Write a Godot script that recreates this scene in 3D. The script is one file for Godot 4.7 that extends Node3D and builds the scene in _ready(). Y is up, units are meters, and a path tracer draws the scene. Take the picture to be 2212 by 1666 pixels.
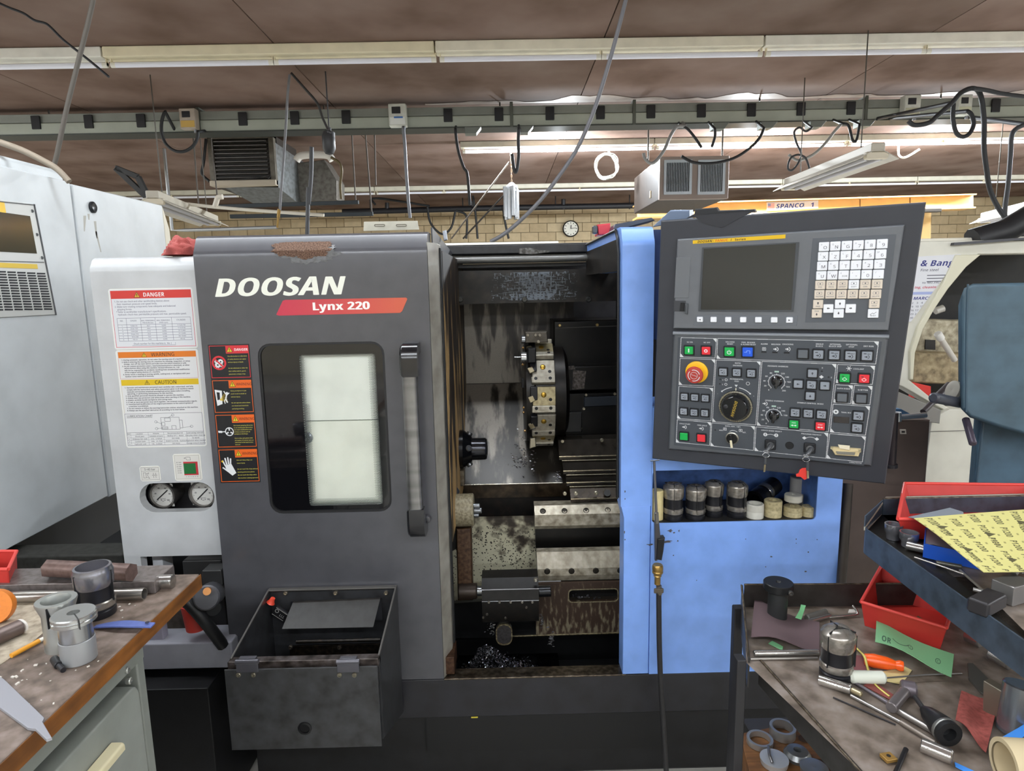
extends Node3D
# A machine shop: a turning centre with its door open, benches and carts round it, fluorescent rows overhead.
# Helper "at(u, v, z)" gives the world point where the line of sight of photo pixel (u, v) meets the plane at depth z.

const EYE:=Vector3(0,1.5,0)
const FOCAL:=1380.0
var view:=Basis.from_euler(Vector3(deg_to_rad(-8.9),deg_to_rad(-0.5),deg_to_rad(-1.15)))
var taken:={}
var mats:={}
var rng:=RandomNumberGenerator.new()
var CEIL:=3.3

func _ready():
	rng.seed=7
	# camera
	var cam:=Camera3D.new();cam.name="camera"
	cam.transform=Transform3D(view,EYE)
	cam.fov=rad_to_deg(2.0*atan(833.0/FOCAL));cam.near=0.03;cam.far=60.0
	add_child(cam);cam.current=true
	# air, exposure
	var we:=WorldEnvironment.new();we.name="environment"
	var env:=Environment.new()
	env.background_mode=Environment.BG_COLOR;env.background_color=Color(0.02,0.02,0.022)
	env.tonemap_mode=Environment.TONE_MAPPER_LINEAR;env.tonemap_exposure=1.0
	env.sdfgi_enabled=true;env.ssao_enabled=true;env.ssil_enabled=true
	we.environment=env;add_child(we)
	# fluorescent rows: [z, first x, last x, lit energy]
	for r in LIT_ROWS:lit_row_light(r)
	build_room()
	build_overhead()
	build_lathe()
	build_panel()
	build_left()
	build_right()
	build_items()
	for ch in get_children():settle(ch)

const LIT_ROWS:=[[-8.46,-0.5,9.2,75.0],[1.75,-7.4,9.8,20.0],[5.15,-7.4,9.8,22.0],[-1.75,-8.6,1.0,10.5],[-1.75,4.9,12.2,24.0],[-5.12,-8.9,-4.3,30.0],[-8.47,-8.9,-6.6,60.0]]  # last row is added out of view to brighten the left rear ceiling

const TUBE:=Color(0.945,0.975,1.0)
func lit_row_light(r):
	# one area light of the row's length just under its tubes
	var seen:bool=r[0]==-8.46;var count:=8 if seen else 1;var step:float=1.226 if seen else 0.0
	for i in count:
		var l:=AreaLight3D.new();l.name="row_light"
		l.area_size=Vector2(1.11,0.036) if seen else Vector2(r[2]-r[1],0.14)
		l.light_energy=r[3]*(4.0 if seen else 1.0);l.light_color=TUBE;l.area_normalize_energy=false
		l.shadow_enabled=true;l.area_range=30.0
		l.transform=Transform3D(Basis.from_euler(Vector3(-PI/2,0,0)),Vector3(-0.52+0.62+step*i if seen else (r[1]+r[2])/2,CEIL-(0.138 if seen else 0.205),r[0]))
		add_child(l)
	# bare tubes shine sideways and up as well
	var k:=int((r[2]-r[1])/2.4)
	for i in k:
		var p:=OmniLight3D.new();p.name="tube_light";p.light_energy=r[3]*(0.075 if r[0]<-8.0 else 0.02);p.light_color=TUBE;p.light_size=0.05;p.omni_range=30.0;p.omni_attenuation=2.0;p.shadow_enabled=true
		p.position=Vector3(r[1]+(r[2]-r[1])*(i+0.5)/k,CEIL-0.26,r[0]);add_child(p)

# ---------------------------------------------------------------- views
func sight(u:float,v:float)->Vector3:return view*Vector3((u-1106.0)/FOCAL,-(v-833.0)/FOCAL,-1)
func at(u:float,v:float,z:float)->Vector3:
	var d:=sight(u,v);return EYE+d*(z/d.z)
func aty(u:float,v:float,y:float)->Vector3:
	var d:=sight(u,v);return EYE+d*((y-EYE.y)/d.y)
func atx(u:float,v:float,x:float)->Vector3:
	var d:=sight(u,v);return EYE+d*(x/d.x)
func onp(u:float,v:float,o:Vector3,n:Vector3)->Vector3:
	var d:=sight(u,v);return EYE+d*((o-EYE).dot(n)/d.dot(n))
# a list of pixels on the plane z as x, y pairs
func flat(px:Array,z:float)->PackedVector2Array:
	var o:=PackedVector2Array()
	for i in range(0,px.size(),2):
		var p:=at(px[i],px[i+1],z);o.append(Vector2(p.x,p.y))
	return o
func Z(z:float)->Transform3D:return Transform3D(Basis(),Vector3(0,0,z))
func T(p:Vector3,e:=Vector3.ZERO)->Transform3D:return Transform3D(Basis.from_euler(e*PI/180.0),p)
# a frame whose Y axis runs from a to b, origin at a
func along(a:Vector3,b:Vector3,hint:=Vector3(0,0,1))->Transform3D:
	var y:=(b-a).normalized()
	if absf(y.dot(hint))>0.98:hint=Vector3(1,0,0)
	var x:=y.cross(hint).normalized();return Transform3D(Basis(x,y,x.cross(y)),a)

# ---------------------------------------------------------------- shapes
class Mb:
	var v:=PackedVector3Array();var n:=PackedVector3Array();var t:=PackedVector2Array();var c:=PackedColorArray()
	var ink:=Color(1,1,1);var inked:=false
	func put(p:Vector3,m:Vector3,uv:Vector2):
		v.append(p);n.append(m);t.append(uv);c.append(ink)
	func tri(a:Vector3,b:Vector3,d:Vector3,na:Vector3,nb:Vector3,nd:Vector3,ta:=Vector2.ZERO,tb:=Vector2.ZERO,td:=Vector2.ZERO):
		if (b-a).cross(d-a).dot(na+nb+nd)>0.0:
			put(a,na,ta);put(d,nd,td);put(b,nb,tb)
		else:
			put(a,na,ta);put(b,nb,tb);put(d,nd,td)
	func face(p:Array,out:Vector3):  # flat convex polygon, normal on the side of out
		var m:Vector3=(p[1]-p[0]).cross(p[2]-p[0]).normalized()
		if m.length()<0.5 and p.size()>3:m=(p[2]-p[0]).cross(p[3]-p[0]).normalized()
		if m.dot(out)<0.0:m=-m
		var q:=[Vector2(0,0),Vector2(1,0),Vector2(1,1),Vector2(0,1)]
		for i in range(1,p.size()-1):tri(p[0],p[i],p[i+1],m,m,m,q[0],q[i % 4],q[(i+1) % 4])
	func quad_n(p:Array,ns:Array):
		tri(p[0],p[1],p[2],ns[0],ns[1],ns[2]);tri(p[0],p[2],p[3],ns[0],ns[2],ns[3])
	# p: bottom left, bottom right, top right, top left; the picture's top is at the top
	func picture(p:Array,u0:=0.0,v0:=0.0,u1:=1.0,v1:=1.0):
		var m:Vector3=(p[1]-p[0]).cross(p[3]-p[0]).normalized()
		tri(p[0],p[1],p[2],m,m,m,Vector2(u0,v1),Vector2(u1,v1),Vector2(u1,v0))
		tri(p[0],p[2],p[3],m,m,m,Vector2(u0,v1),Vector2(u1,v0),Vector2(u0,v0))
	func box(x:Transform3D,s:Vector3,bev:=0.0):
		var h:=s/2.0
		bev=minf(bev,minf(h.x,minf(h.y,h.z))*0.9)
		var P:=func(i:int,ax:int)->Vector3: # corner i, on the face across axis ax
			var sg:=Vector3(1 if i & 1 else -1,1 if i & 2 else -1,1 if i & 4 else -1)
			var q:=(h-Vector3(bev,bev,bev))*sg
			q[ax]=h[ax]*sg[ax];return x*q
		var N:=func(i:int,ax:int)->Vector3:
			var m:=Vector3.ZERO;m[ax]=1 if i & (1<<ax) else -1;return (x.basis*m).normalized()
		for ax in 3:
			var a:int=1<<((ax+1) % 3);var b:int=1<<((ax+2) % 3)
			for s2 in [0,1<<ax]:
				var ids:=[s2,s2 | a,s2 | a | b,s2 | b]
				quad_n(ids.map(func(i):return P.call(i,ax)),ids.map(func(i):return N.call(i,ax)))
		if bev>0.0:
			for ax in 3:
				var b1:=(ax+1) % 3;var b2:=(ax+2) % 3
				for k in 4:
					var i0:int=((1<<b1) if k & 1 else 0) | ((1<<b2) if k & 2 else 0)
					var i1:int=i0 | (1<<ax)
					quad_n([P.call(i0,b1),P.call(i1,b1),P.call(i1,b2),P.call(i0,b2)],[N.call(i0,b1),N.call(i1,b1),N.call(i1,b2),N.call(i0,b2)])
			for i in 8:tri(P.call(i,0),P.call(i,1),P.call(i,2),N.call(i,0),N.call(i,1),N.call(i,2))
	# profile of (radius, height) turned round Y; traced upwards outside, downwards inside
	func lathe(x:Transform3D,prof:Array,seg:=20,a0:=0.0,a1:=TAU):
		var k:=prof.size();var sn:=[]
		for i in k-1:
			var d:Vector2=prof[i+1]-prof[i];sn.append(Vector2(d.y,-d.x).normalized())
		for i in k-1:
			if (prof[i]-prof[i+1]).length()<1e-7:continue
			var m0:Vector2=sn[i];var m1:Vector2=sn[i]
			if i>0 and sn[i-1].dot(sn[i])>0.8:m0=(sn[i-1]+sn[i]).normalized()
			if i<k-2 and sn[i+1].dot(sn[i])>0.8:m1=(sn[i+1]+sn[i]).normalized()
			for j in seg:
				var f:=a0+(a1-a0)*j/seg;var g:=a0+(a1-a0)*(j+1)/seg
				var cf:=Vector3(cos(f),0,sin(f));var cg:=Vector3(cos(g),0,sin(g))
				var p:=[x*(cf*prof[i].x+Vector3(0,prof[i].y,0)),x*(cg*prof[i].x+Vector3(0,prof[i].y,0)),x*(cg*prof[i+1].x+Vector3(0,prof[i+1].y,0)),x*(cf*prof[i+1].x+Vector3(0,prof[i+1].y,0))]
				var ns:=[cf*m0.x+Vector3(0,m0.y,0),cg*m0.x+Vector3(0,m0.y,0),cg*m1.x+Vector3(0,m1.y,0),cf*m1.x+Vector3(0,m1.y,0)]
				for q in 4:ns[q]=(x.basis*ns[q]).normalized()
				if prof[i].x<1e-6:tri(p[0],p[2],p[3],ns[0],ns[2],ns[3])
				elif prof[i+1].x<1e-6:tri(p[0],p[1],p[2],ns[0],ns[1],ns[2])
				else:quad_n(p,ns)
	func rod(a:Vector3,b:Vector3,r:float,seg:=12,ch:=0.0):
		var l:=a.distance_to(b);var y:=(b-a)/l
		var h:=Vector3(0,0,1) if absf(y.z)<0.9 else Vector3(1,0,0)
		var xx:=y.cross(h).normalized();var x:=Transform3D(Basis(xx,y,xx.cross(y)),a)
		if ch<=0.0:lathe(x,[Vector2(0,0),Vector2(r,0),Vector2(r,l),Vector2(0,l)],seg)
		else:lathe(x,[Vector2(0,0),Vector2(r-ch,0),Vector2(r,ch),Vector2(r,l-ch),Vector2(r-ch,l),Vector2(0,l)],seg)
	func tube(p:Array,r:float,seg:=8,flatness:=1.0):
		var k:=p.size();var ring:=[];var up:=Vector3(0,1,0)
		var d0:Vector3=(p[1]-p[0]).normalized()
		if absf(d0.y)>0.9:up=Vector3(0,0,1)
		for i in k:
			var d:Vector3=(p[mini(i+1,k-1)]-p[maxi(i-1,0)]).normalized()
			var s:=d.cross(up)
			if s.length()<1e-4:s=d.cross(Vector3(1,0.3,0.2))
			s=s.normalized();up=s.cross(d).normalized()
			var row:=[]
			for j in seg:
				var a:=TAU*j/seg;var m:=s*cos(a)+up*sin(a)*flatness
				row.append([p[i]+m*r,m.normalized()])
			ring.append(row)
		for i in k-1:
			for j in seg:
				var j2:=(j+1) % seg
				quad_n([ring[i][j][0],ring[i][j2][0],ring[i+1][j2][0],ring[i+1][j][0]],[ring[i][j][1],ring[i][j2][1],ring[i+1][j2][1],ring[i+1][j][1]])
		for e in [0,k-1]:
			var m:Vector3=(p[0]-p[1]).normalized() if e==0 else (p[k-1]-p[k-2]).normalized()
			for j in seg:tri(p[e],ring[e][j][0],ring[e][(j+1) % seg][0],m,m,m)
	static func inset(poly:PackedVector2Array,d:float)->PackedVector2Array:
		var k:=poly.size();var o:=PackedVector2Array()
		for i in k:
			var a:=(poly[i]-poly[(i+k-1) % k]).normalized();var b:=(poly[(i+1) % k]-poly[i]).normalized()
			var na:=Vector2(-a.y,a.x);var nb:=Vector2(-b.y,b.x);var m:=na+nb
			o.append(poly[i]+m*(d/maxf(0.3,1.0+na.dot(nb))))
		return o
	# polygon in local x, y pushed from z = 0 to z = d; front edge chamfered by bev
	func prism(poly:PackedVector2Array,x:Transform3D,d:float,bev:=0.0,smooth:=false):
		if not Geometry2D.is_polygon_clockwise(poly):pass
		else:poly.reverse()
		var k:=poly.size();var fr:=inset(poly,bev) if bev>0.0 else poly
		var idx:=Geometry2D.triangulate_polygon(fr)
		var fz:=x.basis.z.normalized()
		var sd:=1.0 if d>=0.0 else -1.0
		for i in range(0,idx.size(),3):
			var q:=[fr[idx[i]],fr[idx[i+1]],fr[idx[i+2]]]
			tri(x*Vector3(q[0].x,q[0].y,d),x*Vector3(q[1].x,q[1].y,d),x*Vector3(q[2].x,q[2].y,d),fz*sd,fz*sd,fz*sd,q[0],q[1],q[2])
		var ib:=Geometry2D.triangulate_polygon(poly)
		for i in range(0,ib.size(),3):
			var q:=[poly[ib[i]],poly[ib[i+1]],poly[ib[i+2]]]
			tri(x*Vector3(q[0].x,q[0].y,0),x*Vector3(q[1].x,q[1].y,0),x*Vector3(q[2].x,q[2].y,0),-fz*sd,-fz*sd,-fz*sd,q[0],q[1],q[2])
		var ns:=[]
		for i in k:
			var e:=(poly[(i+1) % k]-poly[i]).normalized();ns.append((x.basis*Vector3(e.y,-e.x,0)).normalized())
		for i in k:
			var j:=(i+1) % k
			var m0:Vector3=ns[i];var m1:Vector3=ns[i]
			if smooth and ns[(i+k-1) % k].dot(ns[i])>0.7:m0=(ns[(i+k-1) % k]+ns[i]).normalized()
			if smooth and ns[j].dot(ns[i])>0.7:m1=(ns[j]+ns[i]).normalized()
			quad_n([x*Vector3(poly[i].x,poly[i].y,0),x*Vector3(poly[j].x,poly[j].y,0),x*Vector3(poly[j].x,poly[j].y,d-bev*sd),x*Vector3(poly[i].x,poly[i].y,d-bev*sd)],[m0,m1,m1,m0])
			if bev>0.0:
				quad_n([x*Vector3(poly[i].x,poly[i].y,d-bev*sd),x*Vector3(poly[j].x,poly[j].y,d-bev*sd),x*Vector3(fr[j].x,fr[j].y,d),x*Vector3(fr[i].x,fr[i].y,d)],[m0,m1,fz*sd,fz*sd])
	# a plate with one hole; both outlines have the same number of points
	func holed(outer:PackedVector2Array,inner:PackedVector2Array,x:Transform3D,d:float):
		var k:=outer.size();var fz:=x.basis.z.normalized()
		for i in k:
			var j:=(i+1) % k
			for zz in [0.0,d]:
				var m:Vector3=fz if zz==d else -fz
				var o:=[x*Vector3(outer[i].x,outer[i].y,zz),x*Vector3(outer[j].x,outer[j].y,zz),x*Vector3(inner[j].x,inner[j].y,zz),x*Vector3(inner[i].x,inner[i].y,zz)]
				tri(o[0],o[1],o[2],m,m,m,outer[i],outer[j],inner[j]);tri(o[0],o[2],o[3],m,m,m,outer[i],inner[j],inner[i])
			for w in 2:
				var P:=outer if w==0 else inner
				var e:=(P[j]-P[i]).normalized();var m:Vector3=x.basis*Vector3(e.y,-e.x,0)*(1.0 if w==0 else -1.0)
				quad_n([x*Vector3(P[i].x,P[i].y,0),x*Vector3(P[j].x,P[j].y,0),x*Vector3(P[j].x,P[j].y,d),x*Vector3(P[i].x,P[i].y,d)],[m,m,m,m])
	# a sheet: fn(i, j) gives the points of an nx by ny grid
	func sheet(nx:int,ny:int,fn:Callable,thick:=0.0,two_uv:=true):
		var g:=[]
		for j in ny+1:
			var row:=[]
			for i in nx+1:row.append(fn.call(float(i)/nx,float(j)/ny))
			g.append(row)
		var nn:=[]
		for j in ny+1:
			var row:=[]
			for i in nx+1:
				var dx:Vector3=g[j][mini(i+1,nx)]-g[j][maxi(i-1,0)];var dy:Vector3=g[mini(j+1,ny)][i]-g[maxi(j-1,0)][i]
				row.append(dx.cross(dy).normalized())
			nn.append(row)
		for side in ([1.0,-1.0] if thick>0.0 else [1.0]):
			for j in ny:
				for i in nx:
					var q:=[[i,j],[i+1,j],[i+1,j+1],[i,j+1]]
					var p:=q.map(func(w):return g[w[1]][w[0]]+(nn[w[1]][w[0]]*-thick if side<0.0 else Vector3.ZERO))
					var m:=q.map(func(w):return nn[w[1]][w[0]]*side)
					var uv:=q.map(func(w):return Vector2(float(w[0])/nx,1.0-float(w[1])/ny))
					tri(p[0],p[1],p[2],m[0],m[1],m[2],uv[0],uv[1],uv[2]);tri(p[0],p[2],p[3],m[0],m[2],m[3],uv[0],uv[2],uv[3])
		if thick>0.0:
			var rim:=[]
			for i in nx:rim.append([[i,0],[i+1,0]])
			for j in ny:rim.append([[nx,j],[nx,j+1]])
			for i in nx:rim.append([[nx-i,ny],[nx-i-1,ny]])
			for j in ny:rim.append([[0,ny-j],[0,ny-j-1]])
			for e in rim:
				var a:Vector3=g[e[0][1]][e[0][0]];var b:Vector3=g[e[1][1]][e[1][0]]
				var ma:Vector3=nn[e[0][1]][e[0][0]]*-thick;var mb:Vector3=nn[e[1][1]][e[1][0]]*-thick
				face([a,b,b+mb,a+ma],(b-a).cross(-ma))
	func mesh(shift:Transform3D)->ArrayMesh:
		var vv:=PackedVector3Array();var nn:=PackedVector3Array()
		vv.resize(v.size());nn.resize(v.size())
		var bs:=shift.basis.inverse().transposed()
		for i in v.size():vv[i]=shift*v[i];nn[i]=(bs*n[i]).normalized()
		var a:=[];a.resize(Mesh.ARRAY_MAX)
		a[Mesh.ARRAY_VERTEX]=vv;a[Mesh.ARRAY_NORMAL]=nn;a[Mesh.ARRAY_TEX_UV]=t
		if inked:a[Mesh.ARRAY_COLOR]=c
		var m:=ArrayMesh.new();m.add_surface_from_arrays(Mesh.PRIMITIVE_TRIANGLES,a);return m

func rrect(cx:float,cy:float,w:float,h:float,r:float,k:=5)->PackedVector2Array:
	var o:=PackedVector2Array()
	for q in 4:
		var c:=Vector2(cx+(w/2-r)*[1,-1,-1,1][q],cy+(h/2-r)*[1,1,-1,-1][q])
		for i in k+1:
			var a:=PI/2*q+PI/2*i/k;o.append(c+Vector2(cos(a),sin(a))*r)
	return o
func disc2(r:float,k:=20,c:=Vector2.ZERO)->PackedVector2Array:
	var o:=PackedVector2Array()
	for i in k:o.append(c+Vector2(cos(TAU*i/k),sin(TAU*i/k))*r)
	return o
# smooth curve through points
func bend(p:Array,per:=6)->Array:
	var o:=[];var k:=p.size()
	for i in k-1:
		var a:Vector3=p[maxi(i-1,0)];var b:Vector3=p[i];var c:Vector3=p[i+1];var d:Vector3=p[mini(i+2,k-1)]
		for s in per:o.append(b.cubic_interpolate(c,a,d,float(s)/per))
	o.append(p[k-1]);return o
# the same through photo pixels u, v, z triples
func trail(q:Array,per:=6)->Array:
	var p:=[]
	for i in range(0,q.size(),3):p.append(at(q[i],q[i+1],q[i+2]))
	return bend(p,per)

# ---------------------------------------------------------------- nodes
func numbered(s:String)->String:
	if not taken.has(s):taken[s]=0;return s
	taken[s]+=1;return "%s_%03d" % [s,taken[s]]
func tag(o:Node,label:="",category:="",group:="",kind:="")->Node:
	if label:o.set_meta("label",label)
	if category:o.set_meta("category",category)
	if group:o.set_meta("group",group)
	if kind:o.set_meta("kind",kind)
	return o
func thing(called:String,label:String,category:String,group:="")->Node3D:
	var o:=Node3D.new();o.name=numbered(called);add_child(o);tag(o,label,category,group);return o
func world_of(o:Node)->Transform3D:
	var x:=Transform3D()
	while o is Node3D and o!=self:x=o.transform*x;o=o.get_parent()
	return x
# commits a shape given in world places as one named mesh under parent
func part(parent:Node,called:String,mb:Mb,mat:Material)->MeshInstance3D:
	var o:=MeshInstance3D.new()
	var top:=parent==self
	o.name=numbered(called) if top else StringName(called)
	o.mesh=mb.mesh(world_of(parent).affine_inverse());o.material_override=mat
	parent.add_child(o,true);return o
func struct(called:String,mb:Mb,mat:Material,label:="")->MeshInstance3D:
	var o:=part(self,called,mb,mat);o.set_meta("kind","structure")
	if label:o.set_meta("label",label)
	return o
func solo(called:String,mb:Mb,mat:Material,label:String,category:String,group:="")->MeshInstance3D:
	var o:=part(self,called,mb,mat);tag(o,label,category,group);return o
func boxed(parent:Node,called:String,c:Vector3,s:Vector3,mat:Material,bev:=0.0)->MeshInstance3D:
	var m:=Mb.new();m.box(T(c),s,bev);return part(parent,called,m,mat)
# a box between two corners
func span(m:Mb,a:Vector3,b:Vector3,bev:=0.0):m.box(T((a+b)/2),(b-a).abs(),bev)
# moves a thing's own origin to the middle of its base
func settle(o:Node):
	if not (o is Node3D) or o is Camera3D or o is Light3D or o.transform!=Transform3D():return
	var bb:=bounds(o,Transform3D(),AABB())
	if bb.size==Vector3.ZERO:return
	var b:=Vector3(bb.get_center().x,bb.position.y,bb.get_center().z)
	if o is MeshInstance3D:
		var m:ArrayMesh=o.mesh;var a:=m.surface_get_arrays(0);var v:PackedVector3Array=a[Mesh.ARRAY_VERTEX]
		for i in v.size():v[i]-=b
		a[Mesh.ARRAY_VERTEX]=v
		var nm:=ArrayMesh.new();nm.add_surface_from_arrays(Mesh.PRIMITIVE_TRIANGLES,a);o.mesh=nm
	for ch in o.get_children():ch.position-=b
	o.position=b
func bounds(o:Node,x:Transform3D,bb:AABB)->AABB:
	if o is MeshInstance3D and o.mesh:
		var q:AABB=x*o.mesh.get_aabb();bb=q if bb.size==Vector3.ZERO else bb.merge(q)
	for ch in o.get_children():bb=bounds(ch,x*ch.transform,bb)
	return bb
# a copy of a thing with its parts, placed by a further move
func copy(src:Node3D,move:Transform3D,label:="")->Node3D:
	var o:Node3D=src.duplicate();o.name=numbered(String(src.name).rstrip("0123456789").rstrip("_"));add_child(o)
	o.transform=move*src.transform
	if label:o.set_meta("label",label)
	return o

# ---------------------------------------------------------------- materials
func hex(s:String)->Color:return Color.html(s)
# M(colour, roughness, metalness, {tex, scale, bump, bs, rough_tex, coat, local, vc})
func M(col:String,rough:=0.6,metal:=0.0,x:={})->StandardMaterial3D:
	var key:="%s|%s|%s|%s" % [col,rough,metal,x]
	if mats.has(key):return mats[key]
	var m:=StandardMaterial3D.new();m.resource_name="m_"+col
	m.albedo_color=Color.html(col);m.roughness=rough;m.metallic=metal
	if x.has("tex"):m.albedo_texture=tex(x.tex)
	if x.has("bump"):
		m.heightmap_enabled=true;m.heightmap_texture=tex(x.bump);m.heightmap_scale=x.get("bs",0.1)
	if x.has("rt"):m.roughness_texture=tex(x.rt)
	if x.has("scale"):
		m.uv1_triplanar=true;m.uv1_scale=x.scale if x.scale is Vector3 else Vector3.ONE*x.scale
		m.uv1_world_triplanar=x.get("world",false)
	if x.has("coat"):m.clearcoat_enabled=true;m.clearcoat=x.coat;m.clearcoat_roughness=x.get("cr",0.15)
	if x.has("spec"):m.metallic_specular=x.spec
	if x.has("vc"):m.vertex_color_use_as_albedo=true
	if x.has("rim"):m.rim_enabled=true;m.rim=x.rim;m.rim_tint=0.5
	if x.has("glow"):m.emission_enabled=true;m.emission=Color.html(col);m.emission_energy_multiplier=x.glow
	if x.has("back"):m.backlight_enabled=true;m.backlight=Color.html(x.back)
	mats[key]=m;return m
var texs:={}
func tex(name:String)->Texture2D:
	if texs.has(name):return texs[name]
	var t:Texture2D
	var nt:=NoiseTexture2D.new();nt.width=512;nt.height=512;nt.seamless=true;nt.generate_mipmaps=false
	var f:=FastNoiseLite.new();f.seed=3+texs.size();nt.noise=f
	var g:=Gradient.new();g.offsets=PackedFloat32Array([0.0,0.5,1.0])
	var tones:={
		"grime":[0.012,5,["e9e9e8","f6f6f5","ffffff"]],"grime2":[0.02,6,["b4b0aa","e4e2df","ffffff"]],
		"smut":[0.012,6,["3c342c","a09484","f4eee2"]],"speck":[0.09,4,["9a9a9a","f0f0f0","ffffff"]],
		"mottle":[0.008,5,["b8aca2","e6deda","ffffff"]],"fine":[0.25,3,["606060","909090","c0c0c0"]],
		"blot":[0.006,4,["c4bcb6","e8e4e0","fffdfa"]],"oil":[0.018,6,["2a2622","5e564c","a89a86"]],
		"rust":[0.03,6,["6e4a34","b89878","efe2d0"]],"primer":[0.07,5,["5e4c44","a08a7c","e0d2c4"]],"dull":[0.02,5,["8c857a","d2ccc2","ffffff"]],
	}
	if tones.has(name):
		var q=tones[name]
		f.frequency=q[0];f.fractal_octaves=q[1]
		g.colors=PackedColorArray(q[2].map(func(s):return Color.html(s)));nt.color_ramp=g
		t=nt
	elif name=="brush":
		t=brush_texture()
	elif name=="wood":
		t=wood_texture()
	texs[name]=t;return t
func brush_texture()->Texture2D:
	var im:=Image.create(256,256,false,Image.FORMAT_RGB8);var r:=RandomNumberGenerator.new();r.seed=5
	for y in 256:
		var b:=r.randf_range(0.82,1.0)
		for x in 256:im.set_pixel(x,y,Color(b,b,b)*r.randf_range(0.96,1.0))
	return ImageTexture.create_from_image(im)
func wood_texture()->Texture2D:
	var im:=Image.create(512,512,false,Image.FORMAT_RGB8);var f:=FastNoiseLite.new();f.seed=4;f.frequency=0.01;f.fractal_octaves=5
	for y in 512:
		for x in 512:
			var w:=f.get_noise_2d(x*0.35,y*5.0)*0.5+0.5;var b:=f.get_noise_2d(x*1.4+900,y*1.8)*0.5+0.5
			var k:=0.62+0.35*w;k*=0.75+0.4*b
			im.set_pixel(x,y,Color(minf(k*1.04,1),minf(k*0.97,1),minf(k*0.9,1)))
	return ImageTexture.create_from_image(im)

# ================================================================ the room
const X0:=-9.0
const X1:=13.0
const Z0:=-15.1
const Z1:=8.0
func build_room():
	var m:=Mb.new();span(m,Vector3(X0-0.2,-0.2,Z0-0.2),Vector3(X1+0.2,0,Z1+0.2))
	struct("floor",m,M("b4b0a8",0.7,0,{"tex":"grime","scale":0.4}),"pale worn concrete shop floor")
	# ceiling slab with brown sheets under it
	m=Mb.new();span(m,Vector3(X0-0.2,CEIL+0.02,Z0-0.2),Vector3(X1+0.2,CEIL+0.2,Z1+0.2))
	var ce:=struct("ceiling",m,M("3a302a",0.9),"low brown sheeted ceiling")
	var tones:=["89776e","85736a","8d7b72","807067"]
	var zs:=[Z0,-11.95,-8.5,-5.12,-1.75,1.7,5.1,Z1]
	for i in 9:
		for j in zs.size()-1:
			var a:=Vector3(X0+2.445*i+0.003,CEIL,zs[j]+0.003);var b:=Vector3(X0+2.445*(i+1)-0.003,CEIL+0.025,zs[j+1]-0.003)
			var q:=Mb.new();span(q,a,b,0.004)
			part(ce,"panel",q,M(tones[(i*3+j*5) % 4],0.85,0,{"tex":"mottle","scale":0.22,"world":true,"spec":0.25}))
	# pale bare patches of the ceiling along the bus duct
	m=Mb.new()
	var f:=FastNoiseLite.new();f.seed=12;f.frequency=0.9
	for k in 74:
		var xa:=-0.75+k*0.09;var xb:=xa+0.09
		var wa:=0.05+0.34*maxf(0,f.get_noise_1d(xa)+0.25)*smoothstep(-0.8,0.6,xa);var wb:=0.05+0.34*maxf(0,f.get_noise_1d(xb)+0.25)*smoothstep(-0.8,0.6,xb)
		m.face([Vector3(xa,CEIL-0.002,-6.75),Vector3(xb,CEIL-0.002,-6.75),Vector3(xb,CEIL-0.002,-6.75+wb),Vector3(xa,CEIL-0.002,-6.75+wa)],Vector3.DOWN)
	part(ce,"bare_patch",m,M("d8cdc2",0.6,0,{"tex":"mottle","scale":0.5}))
	# walls
	m=Mb.new();span(m,Vector3(X0,0,Z0-0.2),Vector3(X1,CEIL,Z0-0.012))
	var wb:=struct("wall_back",m,M("8d8068",0.85),"tan painted concrete block wall at the far end")
	for r in 6:
		for c in 49:
			var x:=X0+0.9+(c+(0.5 if r % 2 else 0.0))*0.405;var y:=CEIL-0.2-r*0.2
			if c<2 and r>3:continue
			var q:=Mb.new();q.box(T(Vector3(x,y+0.1,Z0-0.006)),Vector3(0.395,0.19,0.03),0.006)
			part(wb,"block",q,M(["cdb894","c5b08c","d3bf9b"][(c*7+r*3) % 3],0.75,0,{"tex":"grime","scale":0.8}))
	m=Mb.new();span(m,Vector3(X0-0.2,0,Z0-0.2),Vector3(X0,CEIL,Z1+0.2));struct("wall_left",m,M("cfc6b2",0.8,0,{"tex":"grime","scale":0.3}))
	m=Mb.new();span(m,Vector3(X1,0,Z0-0.2),Vector3(X1+0.2,CEIL,Z1+0.2));struct("wall_right",m,M("cfc6b2",0.8,0,{"tex":"grime","scale":0.3}))
	m=Mb.new();span(m,Vector3(X0,0,Z1),Vector3(X1,CEIL,Z1+0.2));struct("wall_front",m,M("cfc6b2",0.8,0,{"tex":"grime","scale":0.3}))

# ================================================================ overhead
func trailc(ox:float,oy:float,s:float,z:float,q:Array,per:=5)->Array:
	var p:=[]
	for i in range(0,q.size(),2):p.append(at(ox+q[i]/s,oy+q[i+1]/s,z))
	return bend(p,per)
# the same, with one or both ends led into the bus duct (a first, b last)
func ducted(p:Array,ends:="a")->Array:
	if "a" in ends:p.insert(0,Vector3(p[0].x,3.06,-6.62))
	if "b" in ends:p.append(Vector3(p[-1].x,3.06,-6.62))
	return p
func cable(called:String,pts:Array,r:float,mat:Material,label:String,cat:String,group:=""):
	var m:=Mb.new();m.tube(pts,r,8);solo(called,m,mat,label,cat,group)

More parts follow.
